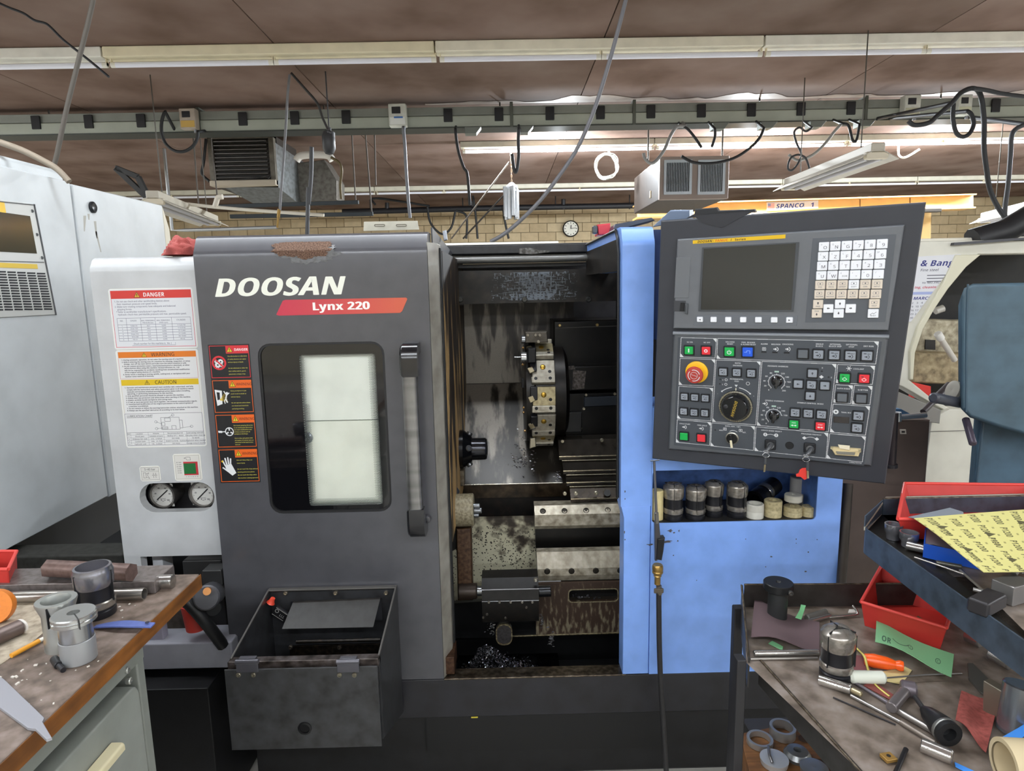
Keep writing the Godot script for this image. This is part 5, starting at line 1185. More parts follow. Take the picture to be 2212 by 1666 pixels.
func turret():
	var o:=Node3D.new();o.name="tool_turret";lathe.add_child(o);var m:Mb
	var cz:=-2.47;var c:=at(1168,846,cz);var xl:=at(1146,846,cz+0.2).x;var xr:=at(1198,846,cz+0.2).x;var R:=0.198
	var steel:=M("b8b3a6",0.32,0.45,{"tex":"grime2","scale":4.0});var steel2:=M("c2b692",0.32,0.45,{"tex":"grime2","scale":4.0});var blk:=M("17171a",0.35,0.4);var brass:=M("c09a42",0.3,0.85);var hole:=M("050506",0.6)
	var axis:=along(Vector3(xl-0.02,c.y,cz),Vector3(xl+1,c.y,cz))
	m=Mb.new();m.lathe(axis,[Vector2(0,0),Vector2(R-0.03,0),Vector2(R-0.006,0.006),Vector2(R-0.004,0.035),Vector2(R-0.012,0.04),Vector2(R-0.012,xr-xl+0.02),Vector2(0,xr-xl+0.02)],48);part(o,"disc",m,M("2a2826",0.35,0.6,{"tex":"grime2","scale":3}))
	m=Mb.new();m.lathe(along(Vector3(xr,c.y,cz),Vector3(xr+1,c.y,cz)),[Vector2(0,0),Vector2(R-0.02,0),Vector2(R-0.02,0.045),Vector2(R-0.05,0.06),Vector2(0,0.06)],40);part(o,"rear_flange",m,M("3a3330",0.4,0.4,{"tex":"oil","scale":3}))
	# twelve stations round the rim; station k sits at angle a above the horizontal, towards the viewer
	for k in 12:
		var a:=deg_to_rad(2.0+30.0*k)
		var out:=Vector3(0,sin(a),cos(a));var tang:=Vector3(0,cos(a),-sin(a))   # tang points up the rim for a near 0
		var x:=Transform3D(Basis(Vector3(1,0,0),tang,Vector3(1,0,0).cross(tang)),Vector3((xl+xr)/2,c.y,cz)+out*(R-0.012));var w:=xr-xl
		if x.basis.z.dot(out)<0:x.basis.z=-x.basis.z
		var bare:=k in [11,0,1,10]
		m=Mb.new();m.box(x*T(Vector3(0.006,0.008,0.004)),Vector3(w-0.002,0.070,0.016),0.003);part(o,"station_face",m,steel2 if k % 2==0 else steel)
		m=Mb.new();m.box(x*T(Vector3(0.004,-0.038,0.010)),Vector3(w,0.026,0.022),0.003);part(o,"clamp_bar",m,steel)
		for s in [-0.27,0.33]:
			for t in [-0.034,-0.004]:
				if t>-0.01 and s<0.0:continue
				m=Mb.new();m.lathe(along(x*Vector3(s*w,t,0.0205 if t<-0.01 else 0.0115),x*Vector3(s*w,t,1)),[Vector2(0.0062,0.0),Vector2(0.0062,0.0008),Vector2(0,0.0009)],12);part(o,"screw_hole",m,hole)
		m=Mb.new();var nb:=x*Vector3(0.004,0.014,0.008);m.lathe(along(nb,x*Vector3(0.004,0.014,1)),[Vector2(0.010,0),Vector2(0.010,0.006),Vector2(0.006,0.009),Vector2(0,0.009)],14);part(o,"coolant_screw",m,brass)
		# holders that stand on the disc's left side
		if k in [0,1,11,2]:
			m=Mb.new();m.box(x*T(Vector3(-w*0.36,0.02,0.012)),Vector3(w*0.3,0.05,0.02),0.003);part(o,"tool_holder",m,M("2c2c30",0.3,0.6))
			m=Mb.new();m.box(x*T(Vector3(-w*0.46,0.0,0.018),Vector3(0,0,25)),Vector3(0.02,0.022,0.010),0.002);part(o,"insert",m,M("a89c80",0.3,0.7))
	# block at the top, drill, drop tool at the bottom
	m=Mb.new();m.prism(flat([1135,742,1184,740,1182,716,1134,717],cz+0.12),Z(cz+0.06),0.06,0.004);var tb:=part(o,"boring_block",m,M("5c574f",0.4,0.5,{"tex":"grime2","scale":4}))
	for q in [[1140,724],[1157,724],[1166,724],[1163,738]]:bolt(tb,at(q[0],q[1],cz+0.121),0.006,"8b867c")
	m=Mb.new();m.rod(at(1126,734,cz+0.1),at(1137,734,cz+0.1),0.016,16,0.002);part(o,"boring_nose",m,M("8f9194",0.25,0.85))
	m=Mb.new();m.rod(at(1125,772,cz+0.16),at(1138,772,cz+0.16),0.019,20,0.002);part(o,"drill_chuck",m,M("c3c5c7",0.2,0.95))
	m=Mb.new();m.rod(at(1111,772,cz+0.16),at(1126,772,cz+0.16),0.003,8);part(o,"drill_bit",m,M("b0b2b3",0.25,0.9))
	m=Mb.new();m.prism(flat([1140,785,1158,784,1158,752,1140,753],cz+0.18),Z(cz+0.14),0.04,0.004);part(o,"drill_holder",m,blk)
	m=Mb.new();m.prism(flat([1144,970,1158,966,1157,946,1145,947],cz+0.14),Z(cz+0.12),0.02,0.003);part(o,"parting_tool",m,M("a59d8a",0.3,0.7))
	m=Mb.new();m.prism(flat([1144,930,1158,928,1160,905,1147,903],cz+0.17),Z(cz+0.14),0.03,0.006);part(o,"round_clamp",m,M("8d8b86",0.3,0.7))
	for q in [[1130,752],[1129,788],[1131,881],[1131,891],[1134,931]]:
		m=Mb.new();m.lathe(T(at(q[0],q[1],cz+0.12)),[Vector2(0,-0.006),Vector2(0.006,0),Vector2(0,0.006)],10);part(o,"coolant_ball",m,M("b08a58",0.3,0.8))
	for q in [[1128,823],[1128,832]]:m=Mb.new();m.box(T(at(q[0]+2,q[1],cz+0.1)),Vector3(0.012,0.02,0.02),0.002);part(o,"cam_block",m,M("0f0f10",0.5))
	# carriage boxes to the right of the disc
	var box:=M("232220",0.33,0.25,{"tex":"oil","scale":1.6})
	for q in [[[1196,800,1352,792,1352,690,1196,694],-2.50,0.2,"upper_box"],[[1218,846,1352,842,1352,788,1215,792],-2.42,0.2,"middle_box"],[[1220,962,1352,955,1352,846,1219,850],-2.44,0.2,"lower_box"]]:
		m=Mb.new();m.prism(flat(q[0],q[1]),Z(q[1]-q[2]),q[2],0.006);var pb:=part(o,q[3],m,box)
		if q[3]=="upper_box":
			for b in [[1209,703],[1290,702]]:bolt(pb,at(b[0],b[1],-2.497),0.006,"b79f6c")
			m=Mb.new();m.rod(at(1200,709,-2.498),at(1340,704,-2.498),0.0016,6);part(pb,"panel_seam",m,M("5b5854",0.4,0.4))
		elif q[3]=="lower_box":
			for b in [[1266,853],[1328,851],[1261,883],[1254,925]]:bolt(pb,at(b[0],b[1],-2.437),0.006,"b7ad98")
			m=Mb.new();m.prism(flat([1221,935,1257,934,1257,890,1221,892],-2.42),Z(-2.44),0.02,0.003);part(pb,"cable_box",m,M("151516",0.35))
			m=Mb.new();m.prism(flat([1262,880,1345,876,1345,856,1262,858],-2.425),Z(-2.44),0.012,0.003);part(pb,"wiper_plate",m,M("2a2f36",0.35,0.3))
	for q in [[1213,793,1216,800,1243,798,1240,790],[1238,800,1236,842,1262,840,1266,802]]:worn_strip(o,q,-2.416,"77757a")

func slide_covers():
	var o:=Node3D.new();o.name="slide_covers";lathe.add_child(o);var m:Mb
	# telescoping steel covers, each one nearer and lower than the last: [left u, top v, bottom v, z]
	var tone:=["46413a","3e3a35","37332f","423a32"]
	var rows:=[[1208,950,987,-2.33],[1217,999,1018,-2.28],[1224,1028,1043,-2.24],[1233,1053,1078,-2.20]]
	for k in 4:
		var q:Array=rows[k];var a:=at(q[0],q[2],q[3]);var t:=at(q[0]-(8 if k==0 else 4),q[1],q[3]-0.04);var xr:=0.44
		m=Mb.new();m.prism(PackedVector2Array([Vector2(-0.10,a.y+0.0),Vector2(-0.10,t.y+0.002),Vector2(-0.035,t.y),Vector2(0,a.y+0.002),Vector2(0,a.y-0.012)]),Transform3D(Basis(Vector3(0,0,1),Vector3(0,1,0),Vector3(-1,0,0)),Vector3(xr,0,q[3])),xr-a.x);part(o,"cover_step",m,M(tone[k],0.25,0.6,{"tex":"grime2","scale":2.5}))
		m=Mb.new();m.rod(Vector3(a.x,a.y,q[3]+0.001),Vector3(xr,a.y,q[3]+0.001),0.0032,8);part(o,"cover_edge",m,M("b5a98e",0.22,0.9))
		if k<3:m=Mb.new();m.rod(Vector3(a.x+0.01,a.y-0.014,q[3]+0.006),Vector3(xr,a.y-0.014,q[3]+0.006),0.003,8);part(o,"wiper_edge",m,M("98907c",0.25,0.85))
	for q in [[1220,1066],[1244,1066],[1287,1065],[1335,1064]]:bolt(o,at(q[0],q[1],-2.197),0.007,"bdb5a0")
	m=Mb.new();m.rod(at(1312,1065,-2.21),at(1312,1065,-2.195),0.012,16);part(o,"dark_plug",m,M("111112",0.4))
	for q in [[1215,953],[1300,951]]:bolt(o,at(q[0],q[1],-2.35),0.007,"a9a18e")
	# two guide rails
	for r in [[1155,1097,1111,1135,1144,-2.16,"upper"],[1161,1203,1228,1243,1257,-2.06,"lower"]]:
		var low:bool=r[6]=="lower";var z:float=r[5];var xl:=at(r[0],r[2],z).x
		var Y:=func(v):return at(1250,v,z).y
		m=Mb.new();m.prism(PackedVector2Array([Vector2(-0.08,Y.call(r[4])),Vector2(-0.08,Y.call(r[1])),Vector2(-0.03 if not low else -0.045,Y.call(r[1])),Vector2(0,Y.call(r[2])),Vector2(0,Y.call(r[3])),Vector2(-0.012,Y.call(r[4]))]),Transform3D(Basis(Vector3(0,0,1),Vector3(0,1,0),Vector3(-1,0,0)),Vector3(0.44,0,z)),0.44-xl);part(o,"guide_rail",m,M("cfcabc",0.32,0.3,{"tex":"dull","scale":2.6}))
		for k in 4:
			var u:float=r[0]+(18 if not low else 21)+k*(47 if not low else 52.5);var v:float=((r[1]+r[2])/2.0+1.0-k*0.7) if not low else (r[2]+r[3])/2.0-1.0-k*0.8
			var cc:=at(u,v,z);m=Mb.new()
			m.lathe(along(cc+(Vector3(0,-0.004,-0.012) if not low else Vector3(0,0,0)),cc+(Vector3(0,0.3,0.3) if not low else Vector3(0,0,1))),[Vector2(0.0105,-0.002),Vector2(0.0105,0.002),Vector2(0.008,0.003),Vector2(0.0075,0.001),Vector2(0.004,0.001),Vector2(0.004,0.0016),Vector2(0,0.0016)],16);part(o,"rail_bolt",m,M("3a3630",0.35,0.7))
	printed_plate(o,"bed_web",[1158,1205,1350,1199,1350,1140,1156,1143],-2.19,0.02,M("1d1a18",0.4,0.2,{"tex":"oil","scale":3}))
	# apron below the lower rail with its slot
	var sl:=flat([1229,1300,1334,1297,1334,1272,1229,1274],-2.05)
	var ou:=flat([1158,1372,1400,1366,1400,1255,1160,1258],-2.05)
	m=Mb.new();m.holed(frame_points(ou[0].x,ou[0].y,ou[2].x,ou[2].y,3),rrect((sl[0].x+sl[2].x)/2,(sl[0].y+sl[2].y)/2,sl[2].x-sl[0].x,sl[2].y-sl[0].y,0.012,3),Z(-2.06),0.012);fit_uv(m);part(o,"apron",m,shown(stain(44,"46352a","8a8068",0.3,9.0,0.11,0.5),0.5))
	m=Mb.new();span(m,Vector3(sl[0].x-0.02,sl[0].y-0.02,-2.13),Vector3(sl[2].x+0.02,sl[2].y+0.02,-2.12));part(o,"slot_back",m,M("1a1817",0.5))
	m=Mb.new();m.holed(rrect((sl[0].x+sl[2].x)/2,(sl[0].y+sl[2].y)/2,sl[2].x-sl[0].x+0.006,sl[2].y-sl[0].y+0.006,0.013,3),rrect((sl[0].x+sl[2].x)/2,(sl[0].y+sl[2].y)/2,sl[2].x-sl[0].x,sl[2].y-sl[0].y,0.012,3),Z(-2.05),0.004);part(o,"slot_rim",m,M("a29a80",0.5,0.1,{"tex":"dull","scale":12}))
	m=Mb.new();m.tube([v3(Vector2(ou[0].x-0.1,ou[0].y),-2.045),v3(Vector2(ou[2].x,ou[0].y+0.004),-2.045)],0.003,8);part(o,"apron_lip",m,M("9a9478",0.4,0.4,{"tex":"smut","scale":9}))
	printed_plate(o,"dark_pan_wall",[955,1380,1160,1376,1160,1290,955,1306],-2.12,0.02,M("1c1c1e",0.4,0.2,{"tex":"grime2","scale":2}))
	printed_plate(o,"pan_back",[940,1560,1420,1560,1420,1362,940,1374],-2.16,0.02,M("131315",0.45,0.2,{"tex":"grime2","scale":2}))
	# rounded tag on the pan wall
	var t:=at(1089,1371,-1.97);m=Mb.new();m.prism(rrect(t.x,t.y,0.053,0.073,0.024,6),Z(-1.99),0.02,0.004);part(o,"oval_cover",m,M("4d4a4a",0.45,0.3,{"tex":"grime2","scale":8}))
	m=Mb.new();m.holed(rrect(t.x,t.y,0.055,0.075,0.025,6),rrect(t.x,t.y,0.047,0.067,0.021,6),Z(-1.975),0.008);part(o,"oval_rim",m,M("a29c82",0.6,0.1,{"tex":"smut","scale":12}))

func lathe_low():
	var o:=Node3D.new();o.name="base";lathe.add_child(o);var m:Mb
	var blk:=M("26262c",0.4,0.1,{"tex":"grime2","scale":1.2,"coat":0.15})
	var y1:=0.376;var y0:=at(1100,1548,ZF).y
	m=Mb.new();span(m,Vector3(-0.78,y0,ZF-0.02),Vector3(0.93,y1,ZF),0.004);part(o,"front_apron",m,blk)
	m=Mb.new();span(m,Vector3(-0.78,0.03,ZF-0.06),Vector3(0.93,y0-0.015,ZF-0.045),0.003);part(o,"kick_plate",m,M("1e1e20",0.5,0.1,{"tex":"grime2","scale":1.2}))
	m=Mb.new();span(m,Vector3(-0.2,y1-0.004,ZF-0.05),Vector3(0.33,y1+0.0015,ZF+0.001),0.002);part(o,"sill",m,M("8f8a84",0.25,0.85,{"tex":"smut","scale":6}))
	m=Mb.new();span(m,Vector3(-0.26,0.12,-2.14),Vector3(0.44,0.15,ZF-0.03));span(m,Vector3(-0.26,0.12,ZF-0.04),Vector3(0.44,0.36,ZF-0.025));part(o,"chip_pan_floor",m,M("1a1a1b",0.45,0.2))
	m=Mb.new();span(m,Vector3(-0.75,0.0,-2.9),Vector3(0.9,0.115,ZF-0.08));part(o,"bed_base",m,M("232326",0.6))
	m=Mb.new();m.box(T(at(1025,1550,ZF+0.002)),Vector3(0.02,0.004,0.004),0.001);part(o,"yellow_fleck",m,M("c9b93a",0.5))
	# steel swarf heap: curls of turning lying on each other
	var h:=func(x:float,z:float)->float:return maxf(0.0,0.115*exp(-pow((x+0.09)/0.06,2))+0.07*exp(-pow((x-0.0)/0.10,2)))*exp(-pow((z+1.85)/0.11,2))
	var r:=RandomNumberGenerator.new();r.seed=77
	m=Mb.new();m.inked=true;m.ink=Color(0.02,0.02,0.022)
	m.sheet(24,14,func(i,j):var x:=lerpf(-0.19,0.16,i);var z:=lerpf(-1.78,-2.08,j);return Vector3(x,0.215+h.call(x,z)*0.9,z))
	
	for k in 2600:
		var x:=r.randfn(-0.055,0.075);var z:=r.randf_range(-1.785,-2.05);if x<-0.165 or x>0.26:continue
		var y:float=0.22+h.call(x,z)+r.randf()*0.012;if y<0.235:continue
		var s:=r.randf_range(0.0025,0.007)
		var b:=Basis.from_euler(Vector3(r.randf()*TAU,r.randf()*TAU,r.randf()*TAU));var p:=[]
		for q in 5:var a:=q*0.75;p.append(Vector3(x,y,z)+b*Vector3(cos(a)*s,sin(a)*s,q*s*0.3))
		m.ink=Color.from_hsv(r.randf_range(0.55,0.75),r.randf()*0.12,pow(r.randf(),2.0)*0.8+0.03)
		for q in 4:var wd:=b.z*s*0.45;m.face([p[q],p[q+1],p[q+1]+wd,p[q]+wd],b.x)
	tag(part(self,"swarf_heap",m,M("c8c8cc",0.22,0.9,{"vc":1})),"heap of shiny steel swarf in the chip pan behind the sill","swarf","","stuff")
	m=Mb.new();var so:=at(1100,1046,-2.34);var st:=at(1070,828,-2.70);var sn:=Vector3(0,0.36,st.y-so.y).normalized()
	for k in 300:
		var q:Array=[[1118,992,18,14],[1145,985,16,26],[1135,1000,22,10],[1125,955,14,22],[1170,1345,5,18],[1190,1380,6,26],[1062,1352,8,16],[1260,1290,36,6],[1205,1030,6,10]][k % 9]
		var zz:=-2.30 if k % 9<4 else (-1.98 if k % 9<7 else (-2.1 if k % 9==7 else -2.2));var p:=at(q[0]+r.randfn(0,q[2]*0.5),q[1]+r.randfn(0,q[3]*0.5),zz)
		if k % 9<4:p=onp(q[0]+r.randfn(0,q[2]*0.6),q[1]+r.randfn(0,q[3]*0.6),so,sn)+sn*0.003
		m.box(T(p,Vector3(r.randf()*360,r.randf()*360,0)),Vector3(0.006,0.0015,0.002)*r.randf_range(0.5,1.6))
	tag(part(self,"loose_chips",m,M("c2c2c6",0.25,0.9)),"bright loose metal chips stuck to the way covers under the turret","swarf","","stuff")

func chip_catcher():
	var o:=thing("parts_catcher","dark steel parts catcher box with its hinged lid hanging open, below the door","parts catcher")
	var steel:=M("3f4043",0.38,0.3,{"tex":"grime2","scale":1.6});var edge:=M("6d6a66",0.35,0.5);var m:Mb
	var zb:=ZF+0.006;var zf:=-1.425
	var xl:=at(583,1277,zb).x;var xr:=at(856,1263,zb).x;var yt:=at(720,1269,zb).y
	var yr:=at(650,1421,zf).y;var yr0:=at(650,1440,zf).y;var y0:=0.405
	# side plates: outline in z, y
	for x in [xl,xr]:
		m=Mb.new();m.prism(PackedVector2Array([Vector2(zb,0.28),Vector2(zb,yt),Vector2(zb+0.012,yt),Vector2(zf,yr),Vector2(zf,y0)]),Transform3D(Basis(Vector3(0,0,1),Vector3(0,1,0),Vector3(-1,0,0)),Vector3(x+0.002,0,0)),0.004);part(o,"side_plate",m,steel)
		m=Mb.new();m.tube([Vector3(x,yt,zb+0.012),Vector3(x,yr,zf)],0.0028,6);part(o,"side_edge",m,edge)
	m=Mb.new();var op:=flat([632,1345,824,1338,824,1294,632,1298],zb)
	m.holed(frame_points(xl,y0,xr,yt,2),rrect((op[0].x+op[2].x)/2,(op[0].y+op[2].y)/2,op[2].x-op[0].x,op[2].y-op[0].y,0.003,2),Z(zb-0.002),0.004);part(o,"back_plate",m,steel)
	m=Mb.new();m.box(T(Vector3((xl+xr)/2,yt,zb+0.006)),Vector3(xr-xl+0.004,0.004,0.016),0.001);part(o,"top_flange",m,edge)
	for u in [617,725,834]:bolt(o,at(u,1281,zb+0.003),0.006,"b3a894")
	m=Mb.new();span(m,Vector3(xl,y0,zf),Vector3(xr,yr0,zf+0.004));part(o,"front_plate",m,steel)
	m=Mb.new();m.sheet(1,1,func(s,t):return Vector3(lerpf(xl,xr,s),lerpf(y0,0.29,t),lerpf(zf,zb,t)),0.003);part(o,"bottom_plate",m,M("242426",0.5,0.2))
	m=Mb.new();span(m,Vector3(xl-0.004,yr0,zf-0.012),Vector3(xr+0.002,yr,zf+0.012),0.003);part(o,"front_rail",m,M("77737a",0.3,0.5,{"tex":"smut","scale":4}))
	# tilted flap in the mouth
	m=Mb.new();var fz:=zb+0.01
	var f0:=at(634,1299,fz);var f1:=at(822,1291,fz);var f2:=at(806,1355,fz+0.07);var f3:=at(609,1359,fz+0.07)
	m.sheet(2,2,func(i,j):return f3.lerp(f2,i).lerp(f0.lerp(f1,i),j),0.003);part(o,"tilted_flap",m,M("363534",0.45,0.2,{"tex":"grime2","scale":3}))
	m=Mb.new();m.rod(at(640,1387,fz+0.08),at(822,1382,fz+0.08),0.005,8);span(m,at(628,1415,fz+0.07),at(824,1392,fz+0.075));part(o,"inner_ledge",m,M("57524d",0.35,0.5,{"tex":"oil","scale":6}))
	for u in [628,734]:bolt(o,at(u,1398,fz+0.08),0.006,"5b554c")
	# lid on two hinges
	var zl:=zf+0.02;var l:=flat([480,1448,808,1438,824,1612,503,1621],zl)
	m=Mb.new();m.prism(PackedVector2Array([Vector2(xl-0.008,l[3].y),Vector2(xr+0.0,l[3].y),Vector2(xr+0.0,l[0].y),Vector2(xl-0.008,l[0].y)]),Z(zl-0.003),0.004,0.001);var lid:=part(o,"lid",m,M("47484a",0.4,0.25,{"tex":"grime2","scale":1.8}))
	m=Mb.new();var kn:=at(659,1573,zl);m.lathe(Transform3D(Basis.from_euler(Vector3(PI/2,0,0)),kn),[Vector2(0.017,0),Vector2(0.0165,0.003),Vector2(0.012,0.004),Vector2(0.011,0.001),Vector2(0,0.001)],22);part(lid,"finger_hole",m,M("0c0c0f",0.4))
	for u in [534,752]:
		m=Mb.new();var hc:=at(u,1433,zl);m.rod(hc+Vector3(-0.027,0.004,0),hc+Vector3(0.027,0.004,0),0.006,12);span(m,hc+Vector3(-0.026,-0.022,-0.001),hc+Vector3(0.026,0,0.004),0.001);span(m,hc+Vector3(-0.02,0.004,-0.012),hc+Vector3(0.02,0.012,0.0),0.001);part(o,"hinge",m,M("65646a",0.3,0.6))
		for du in [-16,16]:bolt(lid,at(u+du-2,1457,zl),0.006,"8d8878")
	# red clip and white-marked plug inside
	m=Mb.new();m.lathe(T(at(586,1300,zb+0.03),Vector3(0,0,-30)),[Vector2(0,-0.005),Vector2(0.012,-0.004),Vector2(0.008,0.002),Vector2(0.006,0.012),Vector2(0,0.012)],12);solo("red_knob",m,M("e04a34",0.4),"small red plug knob inside the parts catcher, upper left","knob")
	var pt:=Transform3D(Basis(Vector3(0,0,1),deg_to_rad(-38)),at(609,1327,zb+0.025));m=Mb.new();m.box(pt,Vector3(0.052,0.028,0.012),0.003)
	var tagn:=solo("cable_tag",m,M("1d1d1f",0.4),"black plug tag with worn white marks, beside the red knob","tag")
	var im:=canvas(208,112,hex("1d1d1f"));path(im,[Vector2(8,8),Vector2(200,8)],6,hex("c9c9c4"));path(im,[Vector2(8,104),Vector2(160,104)],5,hex("c9c9c4"));circ(im,Vector2(36,40),20,hex("c9c9c4"),6);write(im,"LLL",118,78,44,hex("c9c9c4"))
	m=Mb.new();m.picture([pt*Vector3(-0.025,-0.013,0.0065),pt*Vector3(0.025,-0.013,0.0065),pt*Vector3(0.025,0.013,0.0065),pt*Vector3(-0.025,0.013,0.0065)]);part(tagn,"print",m,shown(im,0.4))

# ================================================================ the control panel
var PX:=Transform3D()
var panel:Node3D
var ATL:Image
var cells:={}
# photo pixels of three close-up views: a left half of the keys, b right half, c upper unit
func pa(x:float,y:float)->Vector2:return Vector2(1430+x/5.744,710+y/5.744)
func pb(x:float,y:float)->Vector2:return Vector2(1640+x/5.552,710+y/5.552)
func pc(x:float,y:float)->Vector2:return Vector2(1400+x/3.568,440+y/3.568)
func pl(p:Vector2,lift:=0.0)->Vector2:
	var q:=PX.affine_inverse()*onp(p.x,p.y,PX.origin+PX.basis.z*lift,PX.basis.z);return Vector2(q.x,q.y)
func outline(px:Array)->PackedVector2Array:
	var o:=PackedVector2Array()
	for p in px:o.append(pl(p))
	return o
func PT(p:Vector2,z:float,turn:=0.0)->Transform3D:return PX*Transform3D(Basis(Vector3(0,0,1),turn),Vector3(p.x,p.y,z))
func PN(p:Vector2,z:float)->Transform3D:return PX*Transform3D(Basis(Vector3(1,0,0),Vector3(0,0,1),Vector3(0,-1,0)),Vector3(p.x,p.y,z))

func cell(key:String,back:Color,draw:Callable)->Vector2:
	if cells.has(key):return cells[key]
	var k:=cells.size();var o:=Vector2(k % 12,k/12)*80.0;cells[key]=o
	fill(ATL,o.x,o.y,80,80,back)
	draw.call(o)
	return o
# a push cap: bevelled block whose top carries a cell of the printed sheet
func cap(o:Node,called:String,c:Vector2,w:float,h:float,z0:float,z1:float,key:String,mat:Material,turn:=0.0):
	var m:=Mb.new();var x:=PT(c,(z0+z1)/2,turn);m.box(x,Vector3(w,h,z1-z0),0.0013)
	var q:Vector2=cells[key]/Vector2(960,720);var e:=Vector2(80.0/960,80.0/720)
	for i in m.t.size():m.t[i]=q+e*0.04
	var hz:=(z1-z0)/2+0.0002;var hw:=w/2-0.0012;var hh:=h/2-0.0012
	m.picture([x*Vector3(-hw,-hh,hz),x*Vector3(hw,-hh,hz),x*Vector3(hw,hh,hz),x*Vector3(-hw,hh,hz)],q.x+e.x*0.02,q.y+e.y*0.02,q.x+e.x*0.98,q.y+e.y*0.98)
	part(o,called,m,mat)

func build_panel():
	var r:=Vector3(0.87440,0.00340,0.48519);var n:=Vector3(-0.48195,-0.10957,0.86932);r=(r-n*r.dot(n)).normalized()
	PX=Transform3D(Basis(r,n.cross(r),n),at(1417,735,-1.60))
	panel=Node3D.new();panel.name="control_panel";lathe.add_child(panel)
	var o:=panel;var m:=Mb.new()
	m.prism(outline([Vector2(1427,477),Vector2(2001,437),Vector2(1912,1047),Vector2(1408,992)]),PX*T(Vector3(0,0,-0.05)),0.05,0.004);part(o,"back_housing",m,M("35373e",0.5,0,{"tex":"grime","scale":2.0}))
	m=Mb.new();m.prism(outline([pc(233,272),pc(1975,162),pc(1850,975),pc(200,960)]),PX,0.012,0.004);part(o,"display_unit",m,M("6c6f74",0.42,0,{"tex":"grime","scale":3.0}))
	m=Mb.new();m.prism(outline([pa(150,40),pb(1558,80),pb(1345,1640),pa(85,1490)]),PX,0.012,0.007);part(o,"operator_frame",m,M("5d6065",0.36,0.1,{"tex":"grime","scale":3.0}))
	m=Mb.new();m.rod(PT(pl(pa(152,50)),0.009).origin,PT(pl(pb(1556,88)),0.009).origin,0.005,10);part(o,"ridge_bar",m,M("7c8086",0.35,0.2))
	m=Mb.new();m.prism(outline([Vector2(1497,466),Vector2(1632,456),Vector2(1600,470),Vector2(1560,492),Vector2(1520,482)]),PX*T(Vector3(0,0,0.001)),0.0012);part(o,"peeling_film",m,M("28292f",0.5))
	m=Mb.new();m.prism(outline([Vector2(1480,472),Vector2(1632,459),Vector2(1628,452),Vector2(1550,455),Vector2(1545,448),Vector2(1500,452),Vector2(1498,462)]),PX*T(Vector3(0,0,-0.03)),0.022,0.002);part(o,"torn_cover",m,M("1f2125",0.5))
	m=Mb.new();m.prism(outline([Vector2(1395,493),Vector2(1478,479),Vector2(1478,455),Vector2(1436,455)]),PX*T(Vector3(0,0,-0.09)),0.04,0.003);part(o,"swivel_cap",m,M("6f7f98",0.4,0.1))
	m=Mb.new();m.box(PX*T(Vector3(0.25,-0.02,-0.14)),Vector3(0.16,0.2,0.18),0.01);part(o,"swivel_arm",m,M("33363c",0.45))
	ATL=canvas(960,720,hex("e4e6ea"))
	for i in [["w","e9ebf0"],["t","d6cabb"],["g","8d939c"],["d","5d6268"],["red","e02d38"],["green","0ea84a"],["blue","1757d8"],["k","17181b"]]:cell(i[0],hex(i[1]),func(_q):pass)
	display(o);operator(o)
	var im:=ATL
	atlas.albedo_texture=ImageTexture.create_from_image(im);atlas.roughness=0.42;atlas.resource_name="legends";atlas.clearcoat_enabled=true;atlas.clearcoat=0.15
	hung_keys()
var atlas:=StandardMaterial3D.new()

